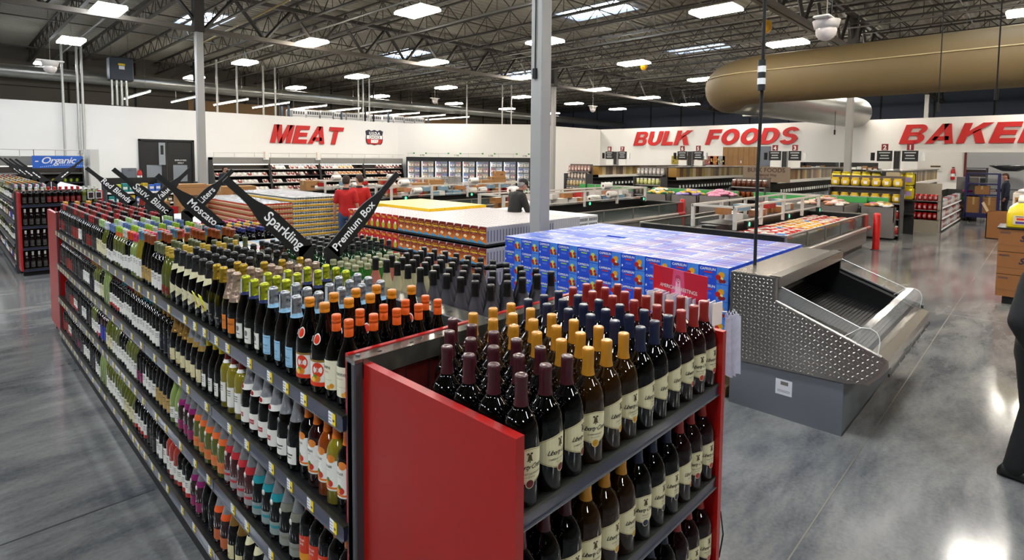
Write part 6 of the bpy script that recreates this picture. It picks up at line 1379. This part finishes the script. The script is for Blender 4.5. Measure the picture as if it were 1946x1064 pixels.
def dump_bin(x, y, w, d, h, cols, lab, body='8f8a86'):
    E_ = empty('dump_bin', (x, y, 0), lab, 'display bin'); mb = MB(); c_ = P('bin_'+body, '#'+body, .35, .5)
    mb.box(-w/2, w/2, -d/2, d/2, .06, .5, c_); mb.box(-w/2, w/2, -d/2, -d/2+.02, .5, h, c_); mb.box(-w/2, w/2, d/2-.02, d/2, .5, h, c_); mb.box(-w/2, -w/2+.02, -d/2, d/2, .5, h, c_); mb.box(w/2-.02, w/2, -d/2, d/2, .5, h, c_); mb.box(-w/2+.05, w/2-.05, -d/2+.05, d/2-.05, 0, .06, black); mb.build('tub', E_)
    rn = random.Random(int(x*7+y)); k = 0
    for i in range(36):
        a, b = rn.uniform(-.85, .85), rn.uniform(-.85, .85); r = 1-max(abs(a), abs(b))
        mb = MB(); h_ = cols[i % len(cols)]; mb.ell((0, 0, 0), .14, .1, .05, C(h_, .35, coat=.2), 8, 4); k += 1
        mb.build('snack_pack', label='%s bag in %s, %s of the heap' % (('small', 'bright')[k % 2], ' '.join(lab.split()[:7]), nth(k)), cat='snack pack', group='bags heaped in %s' % lab.split(',')[0], loc=(x+a*w/2*.85, y+b*d/2*.85, h-.02+.22*r), rot=rn.uniform(0, 3))
dump_bin(16.6, 2.9, 1.6, 1.3, .95, ['c9b49a', 'b98a7a', 'd4cfc8', 'a8704a', 'c4a4a0'], 'steel bin heaped with bakery bags'); dump_bin(17.6, 1.75, .9, .8, .9, ['c9a44a', 'b8702a', 'd9d4cc', 'c47a9a', 'b8a07a'], 'steel bin of mixed snacks beside the near bollard')
dump_bin(16.5, 5.9, 1.0, 1.0, 1.02, ['d48aa4', 'd494ac'], 'bin heaped with pink bags behind the island freezer'); dump_bin(16.5, 6.95, .9, .9, 1.0, ['9a86c4', '9c8ac8', 'd0b44a'], 'bin heaped with purple and yellow bags'); dump_bin(16.5, 8.0, 1.0, .9, 1.0, ['2f7a5c', 'd8b83a', 'e0e0dc', 'c9a42a'], 'bin heaped with yellow, white and green bags')
for i in range(4):
    mb = MB(); mb.box(-.03, .03, -.2, .2, 0, .34, C('d8d0bc')); mb.lathe([(.001, 0), (.08, 0), (.001, .14)], C('a89a4a'), 8, Matrix.Translation((-.035, 0, .06)) @ Matrix.Scale(.1, 4, (1, 0, 0))); mb.build('tree_card', label='cream printed box below the yellow-bag bin, %s from left' % nth(i+1), cat='box', group='cream boxes with tree prints', loc=(15.85, 8.6-.42*i, .3))
mb = MB(); mb.box(15.82, 16.0, 7.1, 8.85, 0, .3, steelD); mb.build('low_plinth', label='low grey plinth under the cream printed boxes', cat='plinth')
# tub of blue lidded buckets near bollard 2
for i in range(4):
    mb = MB(); mb.lathe([(.001, 0), (.16, 0), (.19, .34), (.001, .34)], C('d9dcdf', .3), 12); mb.lathe([(.2, .33), (.2, .38), (.001, .385)], C('2f7ac4'), 12); mb.build('bucket', label='white bucket with bright blue lid behind the farther bollard, %s' % ('lower left', 'upper left', 'lower right', 'upper right')[i], cat='bucket', loc=(16.6, 7.95-.0+.42*(i//2)-.6+.0, .1+.385*(i % 2)+.3 if False else .385*(i % 2)))
# ================================================================ bakery area
ps = P('cart_purple', '#1c1c5c', .4)
E_ = empty('stock_cart', (25.7, .1, 0), 'tall dark purple wire stock cart with cartons in front of the bakery', 'cart')
mb = MB()
for x in (-.3, .3):
    for y in (-.45, .45): mb.box(x-.03, x+.03, y-.03, y+.03, .12, 1.75, ps)
for z in (.15, .95, 1.35, 1.72): mb.box(-.3, .3, -.45, .45, z, z+.05, ps)
mb.box(-.32, -.28, -.04, .04, .2, .95, ps); mb.box(-.33, -.3, -.45, .45, .15, .32, ps); mb.build('frame', E_)
for x in (-.25, .25):
    for y in (-.4, .4):
        mb = MB(); mb.lathe([(.001, -.02), (.06, -.02), (.06, .02), (.001, .02)], black, 12, Matrix.Translation((x, y, .06)) @ Matrix.Rotation(PI/2, 4, 'X')); mb.build('wheel', E_)
for i, (y, z, c) in enumerate(((-.22, .2, .7), (.22, .2, .7), (0, 1.0, .3))): carton(.45, .4, c, 25.68, .1+y, z, 0, 'brown carton on the purple stock cart, %s' % ('lower right', 'lower left', 'middle shelf')[i])
E_ = empty('trash_can', (29.0, .95, 0), 'black trash can with clear plastic liner near the bakery', 'trash can')
mb = MB(); mb.lathe([(.001, 0), (.25, 0), (.28, .72), (.26, .72)], black, 14); mb.build('can', E_); mb = MB(); mb.lathe([(.285, .4), (.34, .6), (.31, .74), (.36, .8), (.2, .78)], plas, 14); mb.build('liner', E_)
for i, (x, y, h, lab) in enumerate(((34.2, 1.0, 1.9, 'dark steel oven rack inside the bakery doorway'), (34.6, -.2, 1.2, 'low steel work table inside the bakery'), (34.6, -2.4, 1.2, 'steel counter at the right inside the bakery'))):
    mb = MB(); sd = P('bakery_steel', '#6d7075', .3, .7); w_ = .5 if i == 0 else .9
    for z in [h*k/4 for k in (1, 2, 3, 4)] if i == 0 else (h*.35, h*.75): mb.box(x-.35, x+.35, y-w_, y+w_, z-.04, z, sd)
    for sx in (-.33, .33):
        for sy in (-w_+.03, w_-.03): mb.box(x+sx-.02, x+sx+.02, y+sy-.02, y+sy+.02, 0, h, sd)
    if i == 0: mb.box(x-.3, x+.3, y-.45, y+.45, h*.5, h*.72, black); mb.box(x-.3, x+.3, y-.45, y+.45, h*.77, h*.95, C('3a2f2a'))
    mb.build('work_table' if i else 'oven_rack', label=lab, cat='table' if i else 'rack')
mb = MB(); mb.lathe([(.3, 0), (.8, .25), (.78, .28), (.001, .3)], sd, 16, Matrix.Translation((34.5, -.3, 1.75))); mb.build('mixer_hood', label='round dark steel hood inside the bakery', cat='hood')
mb = MB(); mb.box(33.55, 33.6, 2.2, 2.7, 1.72, 2.05, lwh); mb.box(33.54, 33.55, 2.25, 2.65, 1.9, 1.98, C('6a5a3a')); mb.build('wall_poster', label='small notice on the white bakery wall left of the extinguisher', cat='poster')
for i in range(3):
    mb = MB(); mb.path([(34.5, -1.2-.9*i, .9), (34.5, -1.2-.9*i, 2.2+.1*i), (34.5, -1.5-.9*i, 2.5)], .03, steel, 6); mb.build('tap_stand', label='steel upright pipe inside the bakery, %s from left' % nth(i+1), cat='pipe')
# ---- right side pallets
kb = card2
def sunbox(x, y, z, lab):
    mb = MB(); a, b, c = .62, .5, .34; mb.box(0, a, -b, 0, 0, c-.004, kb)
    F = frame((-.002, -.32, .17), (0, -1, 0), (0, 0, 1))
    put_text(mb, 'SUAVITEL', .13, P('print_navy', '#241f3c', .6), F @ Matrix.Translation((.2, 0, 0)), shear=.3, bold=.004); put_text(mb, 'fabric', .05, P('print_navy', '#241f3c'), F @ Matrix.Translation((.12, -.07, 0)), bold=.001)
    mb.box(-.001, 0, -.14, -.02, .285, .295, P('print_navy', '#241f3c')); mb.box(-.001, 0, -.14, -.02, .27, .276, P('print_navy', '#241f3c'))
    mb.box(-.0015, 0, -b, 0, .098, .101, P('print_brown', '#5a4028', .7))
    mb.build('detergent_carton', label=lab, cat='carton', group='brown detergent cartons at the right edge', loc=(x, y, z))
for k in range(3):
    sunbox(10.35, -1.12, .12+.345*k-.0, 'brown carton with navy print at the right edge, %s of the stack' % ('bottom', 'middle', 'top')[k]); sunbox(10.35, -1.63, .12+.345*k, 'brown carton beyond the right edge, %s of the second stack' % ('bottom', 'middle', 'top')[k])
mb = MB(); mb.box(10.4, 11.2, -2.1, -1.2, 0, .115, blackm); mb.build('black_pallet', label='black plastic pallet under the brown detergent cartons', cat='pallet')
mb = MB(); mb.box(10.33, 11.1, -2.15, -1.1, 1.156, 1.172, black); mb.build('tray_sheet', label='black tray sheet on top of the detergent cartons', cat='tray')
def jug(x, y, z, h, lab, top='e8e2d0', rot=0, s=1.):
    E_ = empty('detergent_jug', (x, y, z), lab, 'jug', 'detergent jugs at the right edge', rot)
    mb = MB(); rg = []
    for zz, a, b in ((0, .15, .08), (.02, .165, .09), (.2, .165, .09), (.27, .15, .085), (.32, .1, .07), (.36, .05, .05), (.38, .045, .045)): rg.append([(b*s*math.cos(2*PI*q/16), a*s*math.sin(2*PI*q/16)*1, zz*s) for q in range(16)])
    mb.loft(rg, C(h, .3, coat=.3)); mb.build('body', E_); mb = MB(); mb.lathe([(.045*s, .38*s), (.05*s, .38*s), (.045*s, .45*s), (.001, .45*s)], C(top, .35), 14); mb.build('cap', E_)
    mb = MB(); mb.box(-.094*s, -.088*s, -.1*s, .09*s, .05*s, .19*s, C('d8c8a0')); mb.box(-.0958*s, -.094*s, -.06*s, .05*s, .12*s, .15*s, C('d0402a')); mb.box(-.0958*s, -.094*s, -.03*s, .06*s, .165*s, .178*s, C('7a6a8c')); mb.box(-.0955*s, -.094*s, -.07*s, .06*s, .065*s, .1*s, C('5a4a8c')); mb.build('label', E_)
    mb = MB(); mb.path([(0, -.13*s, .28*s), (0, -.2*s, .24*s), (0, -.2*s, .12*s), (0, -.15*s, .08*s)], .014*s, C(h, .3, coat=.3), 8); mb.build('handle', E_)
jug(10.5, -1.36, 1.172, 'ecd21a', 'big yellow detergent jug on the brown cartons at the right edge', 'ece4cc', 0, 1.0); jug(10.95, -1.36, 1.172, 'e0dccc', 'cream jug behind the yellow detergent jug', 'ece4d8', .2, 1.05); jug(11.0, -1.72, 1.172, '4a1c8a', 'purple detergent jug behind the yellow one', 'e8e2f0', .1, 1.15)
# open carton and product pile further back at right
E_ = empty('open_carton', (20.2, -.9, 0), 'open brown carton on the floor beyond the detergent stack', 'box')
mb = MB(); mb.box(-.4, .4, -.5, -.48, 0, .75, kb); mb.box(-.4, .4, .48, .5, 0, .75, kb); mb.box(-.4, -.38, -.5, .5, 0, .75, kb); mb.box(.38, .4, -.5, .5, 0, .75, kb); mb.box(-.4, .4, -.5, .5, 0, .02, kb); mb.build('body', E_)
mb = MB(); mb.add([(-.4, .5, .75), (.4, .5, .75), (.42, .62, 1.0), (-.42, .62, 1.0)], [(0, 1, 2, 3)], C('b9a07a')); mb.add([(-.4, -.5, .75), (.4, -.5, .75), (.4, -.7, .9), (-.4, -.7, .9)], [(0, 1, 2, 3)], C('b9a07a')); mb.build('flap', E_)
rn = random.Random(4)
for k in range(14):
    x = 21.2+.5*(k % 3); y = -1.1-.45*(k//3) ; n = 3
    for q in range(n):
        c = ['c4b89c', '7a8a3a', '9c2a3a', '8a5a34', 'd9d2c4', '8f6a8a', 'b9a44a'][(k+q*2) % 7]
        mb = MB(); mb.box(-.22, .22, -.2, .2, 0, .42, C(c, .5)); mb.box(-.224, -.22, -.15, .15, .1, .3, C('e0d8cc' if q % 2 else 'a8804a')); mb.ell((-.225, .05, .2), .005, .07, .07, C('6a4a2a'), 8, 4)
        mb.build('display_case_box', label='printed display box in the tall pile behind the yellow jug, %s stack, %s up' % (nth(k+1), nth(q+1)), cat='box', group='printed boxes behind the yellow jug', loc=(x, y, .423*q), rot=rn.uniform(-.1, .1))
for i in range(12):
    mb = MB(); mb.ell((0, 0, 0), .16, .12, .06, C(['d9d9dc', 'c44a6a', '5a8a5a', 'd9d4cc'][i % 4], .35), 8, 4); mb.build('snack_pack', label='loose pack on top of the printed box pile, %s one' % nth(i+1), cat='snack pack', group='loose packs on the printed box pile', loc=(21.2+.3*(i % 3), -1.1-.3*(i//3), 1.33))
# pallets of white cases on racking above the meat wall
mb = MB()
for z in (3.71, ): mb.box(12.8, 22.6, 29, 30, z-.1, z, C('6a4a2a'))
for x in (12.8, 16, 19.3, 22.5): mb.box(x-.05, x+.05, 29, 29.1, 0, 5, C('33485c')); mb.box(x-.05, x+.05, 29.9, 30, 0, 5, C('33485c'))
mb.box(9, 30, 33.4, 33.5, 3.0, 5.3, C('6f5632', .7))
mb.build('pallet_racking', label='pallet racking behind the meat wall top', cat='racking')
for i in range(11):
    for q in range(3):
        mb = MB(); mb.box(-.38, .38, -.45, .45, 0, .36, C('cfd0d2', .5), b=.02)
        for s in range(5): mb.box(-.34+.14*s, -.25+.14*s, -.46, -.45, .1, .26, C('4a4c54'))
        mb.build('white_case', label='white case on the rack above the meat wall, %s stack, %s up' % (nth(i+1), nth(q+1)), cat='case', group='white cases above the meat wall', loc=(13.4+.84*i, 29.5, 3.72+.37*q+.02*(i % 3)))
# ================================================================ people
def skin(name, verts, edges, radii, mt, parent=None, root=0, sub=2):
    me = bpy.data.meshes.new(name); me.from_pydata(verts, edges, []); o = bpy.data.objects.new(name, me); COL.objects.link(o)
    md = o.modifiers.new('s', 'SKIN'); md.use_smooth_shade = True
    for i, d in enumerate(me.skin_vertices[0].data): d.radius = (radii[i] if isinstance(radii[i], tuple) else (radii[i], radii[i])); d.use_root = (i == root)
    sb = o.modifiers.new('u', 'SUBSURF'); sb.levels = sub; sb.render_levels = sub
    bpy.context.view_layer.update(); dg = bpy.context.evaluated_depsgraph_get()
    m2 = bpy.data.meshes.new_from_object(o.evaluated_get(dg)); m2.name = name; bpy.data.objects.remove(o)
    m2.materials.clear(); m2.materials.append(mt)
    return m2
def mesh_to(mb, me, mt): mb.add([v.co for v in me.vertices], [tuple(p.vertices) for p in me.polygons], mt, True); return mb
def blob(name, segs, mt, vox=.014):
    """garment: tapered elliptical limbs fused into one smooth surface"""
    mb = MB(); N_ = 14
    for p, q, ra, rb in segs:
        p, q = Vector(p), Vector(q); ax = (q-p).normalized(); sd = Vector((0, 1, 0))
        if abs(ax.y) > .8: sd = Vector((0, 0, 1))
        sd = (sd-ax*sd.dot(ax)).normalized(); fw = ax.cross(sd); rg = []
        ra = ra if isinstance(ra, tuple) else (ra, ra); rb = rb if isinstance(rb, tuple) else (rb, rb)
        def R_(c, r, s): return [tuple(c+sd*r[0]*s*math.cos(2*PI*k/N_)+fw*r[1]*s*math.sin(2*PI*k/N_)) for k in range(N_)]
        for t, s in ((-.55, .6), (-.3, .87), (0, 1)): rg.append(R_(p+ax*min(ra)*t*1.6, ra, s))
        rg.append(R_(p.lerp(q, .5), ((ra[0]+rb[0])/2, (ra[1]+rb[1])/2), 1))
        for t, s in ((0, 1), (.3, .87), (.55, .6)): rg.append(R_(q+ax*min(rb)*t*1.6, rb, s))
        mb.loft(rg, mt)
    o = mb.build(name); md = o.modifiers.new('r', 'REMESH'); md.mode = 'VOXEL'; md.voxel_size = vox; md.use_smooth_shade = True
    sm = o.modifiers.new('s', 'SMOOTH'); sm.factor = .6; sm.iterations = 5
    bpy.context.view_layer.update(); m2 = bpy.data.meshes.new_from_object(o.evaluated_get(bpy.context.evaluated_depsgraph_get())); bpy.data.objects.remove(o)
    m2.materials.clear(); m2.materials.append(mt); return m2
def person(loc, rot, J, lab, skinc, hairc, topc, legc, H=1.0, sleeve='short', hat=None, shoec='1a1a1c', coat=False, apron=None, hairlen=0):
    """J: dict of joints in metres, figure looks to +x. J keys override the default pose"""
    D = dict(pelvis=(0, 0, .96), belly=(0.01, 0, 1.1), chest=(.0, 0, 1.3), neck0=(-.01, 0, 1.44), neck1=(.01, 0, 1.53), head=(.03, 0, 1.64),
        shl=(-.01, .17, 1.40), shr=(-.01, -.17, 1.40), ell=(-.03, .24, 1.12), elr=(-.03, -.24, 1.12), wrl=(.05, .25, .87), wrr=(.05, -.25, .87),
        hil=(0, .09, .92), hir=(0, -.09, .92), knl=(.02, .1, .5), knr=(.02, -.1, .5), anl=(-.02, .11, .08), anr=(-.02, -.11, .08))
    D.update(J); face = Vector(D.pop('face', (1, 0, -.1))); V = {k: Vector(v) for k, v in D.items()}
    E_ = empty('person', loc, lab, 'person', rot=rot); E_.scale = (H, H, H)
    sk = P('skin_'+skinc, '#'+skinc, .55)
    names = list(V); idx = {k: i for i, k in enumerate(names)}; vs = [V[k] for k in names]
    ed = [('pelvis', 'belly'), ('belly', 'chest'), ('chest', 'neck0'), ('neck0', 'neck1'), ('neck1', 'head'), ('chest', 'shl'), ('chest', 'shr'), ('shl', 'ell'), ('shr', 'elr'), ('ell', 'wrl'), ('elr', 'wrr'), ('pelvis', 'hil'), ('pelvis', 'hir'), ('hil', 'knl'), ('hir', 'knr'), ('knl', 'anl'), ('knr', 'anr')]
    rd = dict(pelvis=(.12, .1), belly=(.12, .1), chest=(.14, .1), neck0=.07, neck1=.055, head=.07, shl=.058, shr=.058, ell=.042, elr=.042, wrl=.028, wrr=.028, hil=.085, hir=.085, knl=.055, knr=.055, anl=.038, anr=.038)
    shr_ = .72 if sleeve == 'long' else .9; radii = [tuple(q*shr_ for q in rd[k]) if isinstance(rd[k], tuple) else rd[k]*(shr_ if k in ('shl', 'shr', 'ell', 'elr', 'hil', 'hir', 'knl', 'knr') else 1) for k in names]; edges = [(idx[a], idx[b]) for a, b in ed]
    # hands: palm and five fingers each
    for s, w, el in (('l', 'wrl', 'ell'), ('r', 'wrr', 'elr')):
        d = (V[w]-V[el]).normalized(); side = Vector((1, 0, 0)) if abs(d.x) < .7 else Vector((0, 0, 1)); side = (side-d*side.dot(d)).normalized()
        palm = V[w]+d*.06; vs.append(palm); pi_ = len(vs)-1; radii.append((.032, .017)); edges.append((idx[w], pi_))
        for f_, (o_, ln) in enumerate(((-.027, .062), (-.009, .075), (.009, .072), (.027, .055))):
            a = palm+d*.035+side*o_; b = a+d*ln*.5; c = b+d*ln*.4-side.cross(d)*.015*(1 if s == 'l' else -1)
            i0 = len(vs); vs += [a, b, c]; radii += [.0095, .009, .0075]; edges += [(pi_, i0), (i0, i0+1), (i0+1, i0+2)]
        a = V[w]+d*.035-side*.035; b = a+d*.035-side*.018; i0 = len(vs); vs += [a, b]; radii += [.011, .009]; edges += [(pi_, i0), (i0, i0+1)]
    me = skin('body', [tuple(v) for v in vs], edges, radii, sk, root=0, sub=1)
    mb = MB(); mesh_to(mb, me, sk)
    h = V['head']; fd = face.normalized()
    up = (Vector((0, 0, 1))-fd*fd.z).normalized(); sd_ = up.cross(fd); HM = Matrix.Identity(4)
    for i in range(3): HM[i][0] = fd[i]; HM[i][1] = sd_[i]; HM[i][2] = up[i]; HM[i][3] = h[i]
    rings = []
    for z, fx, bx, wy in ((-.115, .055, -.01, .028), (-.1, .075, -.035, .045), (-.07, .085, -.06, .058), (-.03, .09, -.085, .068), (.01, .092, -.098, .074), (.05, .09, -.1, .076), (.085, .075, -.09, .068), (.11, .045, -.06, .045), (.12, .01, -.02, .012)):
        c0 = (fx+bx)/2; a = (fx-bx)/2; rings.append([(c0+a*math.cos(2*PI*q/14), wy*math.sin(2*PI*q/14), z) for q in range(14)])
    mb.loft(rings, sk, M=HM)
    mb.loft([[(.082+dx, wy*c, z) for c in (-1, 1)]+[(.1+dx, 0, z)] for z, dx, wy in ((-.04, .0, .018), (-.035, .018, .016), (.0, .005, .01), (.02, -.008, .006))], sk, M=HM)   # nose
    for s in (-1, 1):
        mb.ell((-.0, s*.077, -.01), .02, .01, .03, sk, 8, 5, HM)
        mb.ell((.084, s*.031, .012), .008, .014, .008, white, 8, 5, HM); mb.ell((.091, s*.031, .012), .003, .006, .006, black, 6, 4, HM)
        mb.box(.088, .094, s*.031-.018, s*.031+.018, .026, .031, P('hair_'+hairc, '#'+hairc, .8), HM)
    mb.ell((.083, 0, -.068), .008, .024, .007, P('lips', '#8f4a44', .5), 8, 4, HM)
    mb.build('body', E_)
    hm = P('hair_'+hairc, '#'+hairc, .8, noise=.2, nscale=60, bump=.4)
    mb = MB(); rg = []
    for z, fx, bx, wy in ((-.06-hairlen, -.03, -.095, .06), (-.02, -.005, -.108, .078), (.03, .03, -.113, .084), (.06, .093, -.11, .084), (.095, .09, -.1, .076), (.122, .055, -.068, .052), (.134, .012, -.025, .015)):
        c0 = (fx+bx)/2; a = (fx-bx)/2; rg.append([(c0+a*math.cos(2*PI*q/14), wy*math.sin(2*PI*q/14), z) for q in range(14)])
    mb.loft(rg, hm, M=HM); mb.build('hair', E_)
    if hat:
        mb = MB(); rg = []
        for z, fx, bx, wy in ((.03, .105, -.118, .088), (.06, .105, -.118, .088), (.1, .09, -.1, .08), (.135, .05, -.06, .05), (.145, .01, -.02, .015)):
            c0 = (fx+bx)/2; a = (fx-bx)/2; rg.append([(c0+a*math.cos(2*PI*q/14), wy*math.sin(2*PI*q/14), z) for q in range(14)])
        mb.loft(rg, C(hat, .8), M=HM); mb.prism([(.07, -.075), (.15, -.055), (.175, 0), (.15, .055), (.07, .075)], 'z', .028, .036, C(hat, .8), HM); mb.build('cap', E_)
    # shirt / jacket
    tm = P('cloth_'+topc, '#'+topc, .8, bump=.15, nscale=14)
    def sub(keys, edg, rad, nm, mt, root='chest', sb=2, ext=None):
        vv = [tuple(V[k]) if isinstance(k, str) else tuple(k) for k in keys]; ks = {k: i for i, k in enumerate(keys) if isinstance(k, str)}
        me_ = blob(nm, [(vv[ks[a]], vv[ks[b]], rad[ks[a]], rad[ks[b]]) for a, b in edg]+(ext or []), mt); mb_ = MB(); mesh_to(mb_, me_, mt); return mb_.build(nm, E_)
    V['hem'] = V['pelvis']+Vector((0, 0, -.12 if coat else -.04)); f = 1.0 if sleeve == 'long' else .45
    for s in 'lr':
        V['sl'+s] = V['sh'+s].lerp(V['el'+s], 1.0 if sleeve == 'long' else .7); V['se'+s] = V['el'+s].lerp(V['wr'+s], .9)
    ks_ = ['hem', 'belly', 'chest', 'neck0', 'shl', 'shr', 'sll', 'slr']; eg = [('hem', 'belly'), ('belly', 'chest'), ('chest', 'neck0'), ('chest', 'shl'), ('chest', 'shr'), ('shl', 'sll'), ('shr', 'slr')]
    rr_ = [(.175, .125), (.165, .122), (.17, .125), (.08, .075), .072, .072, .062, .062]
    if sleeve == 'long': ks_ += ['sel', 'ser']; eg += [('sll', 'sel'), ('slr', 'ser')]; rr_ += [.045, .045]
    sub(ks_, eg, rr_, 'jacket' if coat else 'shirt', tm)
    mb = MB(); mb.lathe([(.075, -.02), (.07, .02), (.066, .025)], tm if sleeve == 'long' else C('1c1416', .8), 12, Matrix.Translation(V['neck0']+Vector((0, 0, .04)))); mb.build('collar', E_)
    lm = P('cloth_'+legc, '#'+legc, .85, bump=.15, nscale=14)
    sub(['pelvis', 'hil', 'hir', 'knl', 'knr', 'anl', 'anr'], [('hil', 'knl'), ('hir', 'knr'), ('knl', 'anl'), ('knr', 'anr')], [(.165, .125), (.092, .11), (.092, .11), (.07, .075), (.07, .075), (.062, .068), (.062, .068)], 'trousers', lm, 'pelvis', ext=[(tuple(V['pelvis']+Vector((0, 0, .06))), tuple(V['pelvis']+Vector((0, 0, -.06))), (.15, .112), (.165, .12))])
    for s in 'lr':
        mb = MB(); a = V['an'+s]; mb.loft([[(a.x+x, a.y+w_*math.sin(2*PI*q/10), max(0, hz/2+hz/2*math.cos(2*PI*q/10))) for q in range(10)] for x, w_, hz in ((-.09, .02, .05), (-.06, .042, .1), (.04, .045, .1), (.12, .05, .07), (.19, .035, .05), (.21, .01, .02))], C(shoec, .5)); mb.build('shoe', E_)
    if not coat:
        mb = MB(); mb.lathe([(.0, 0)], black, 4) if False else None
    if apron:
        mb = MB(); p = V['belly']; mb.box(p.x+.12, p.x+.14, -.16, .16, p.z-.45, p.z+.25, C(apron, .7), b=.008); mb.build('apron', E_)
    return E_
# two men in red shirts, seen from behind (they look away to +x+y)
person((5.3, 9.45, 0), R(50), dict(wrl=(.06, .27, .84), wrr=(.08, -.26, .86)), 'man in a red polo shirt and jeans seen from behind, left of two, arms hanging', 'c08f78', '3a2418', 'b3130f', '3b5270', .99)
person((5.95, 10.0, 0), R(62), dict(wrl=(.12, .3, .9), ell=(-.04, .27, 1.12), face=(.8, .6, -.05)), 'man in a red polo shirt, right of two, head turned left', 'c08f78', '3a2418', 'b3130f', '26262a', .99)
# man with cap bending over the freezer
person((7.15, 6.1, 0), R(-8), dict(chest=(.06, 0, 1.3), neck0=(.13, 0, 1.42), neck1=(.17, 0, 1.49), head=(.21, 0, 1.56), face=(1, 0, -.55), shl=(.07, .17, 1.37), shr=(.07, -.17, 1.37), ell=(.12, .24, 1.12), elr=(.14, -.24, 1.1), wrl=(.38, .2, 1.0), wrr=(.4, -.18, .99)), 'grey-bearded man in a black cap and dark jacket leaning over the freezer', 'b98a78', '8f8a86', '26231f', '20201f', 1.03, 'long', hat='14110f', coat=True)
mb = MB(); mb.box(-.25, .25, -.2, .2, 0, .3, C('d8d2c2', .5), b=.04); mb.build('white_sack', label='white sack under the hands of the man in the cap', cat='sack', loc=(7.75, 6.35, .7)); mb = MB(); mb.box(7.5, 7.95, 6.1, 6.6, 0, .69, steelD); mb.build('sack_stand', label='grey stand holding the white sack', cat='stand')
# man by the meat case
person((7.2, 22.6, 0), R(-60), dict(face=(.5, .3, -.1)), 'bearded man in a dark navy jacket by the meat case', 'b08872', '2a1c16', '17202f', '1c1c20', 1.0, 'long', coat=True)
# bakery workers
person((28.0, 2.0, 0), R(-150), dict(chest=(.1, 0, 1.22), belly=(.04, 0, 1.08), neck0=(.2, 0, 1.33), neck1=(.26, 0, 1.38), head=(.33, 0, 1.42), face=(1, 0, -.7), shl=(.12, .17, 1.3), shr=(.12, -.17, 1.3), ell=(.2, .22, 1.05), elr=(.2, -.22, 1.05), wrl=(.4, .18, .95), wrr=(.4, -.18, .95)), 'grey-haired person in a black top bending over a counter', 'b98a78', '8f8d8c', '16181a', '1a1c20', 1.0, 'long')
person((26.6, -.5, 0), R(100), dict(wrr=(.25, -.2, 1.1), elr=(.05, -.25, 1.12), face=(1, .3, -.2)), 'brown-haired worker in dark navy standing behind the purple cart', 'b98a78', '4a2f1c', '14203a', '141c30', 1.0, 'long', hairlen=.05, coat=True)
# person in black cut off by the right edge
person((4.26, -1.64, 0), R(-100), dict(hil=(0, .1, .92), knl=(.05, .17, .5), anl=(.0, .22, .08), knr=(.02, -.12, .5), anr=(-.05, -.15, .08), ell=(-.05, .3, 1.12), elr=(-.05, -.3, 1.12), wrl=(.05, .28, .88)), 'person dressed all in black standing at the very right edge', 'b98a78', '1c1614', '060608', '050507', 1.0, 'long', coat=True, shoec='060607')
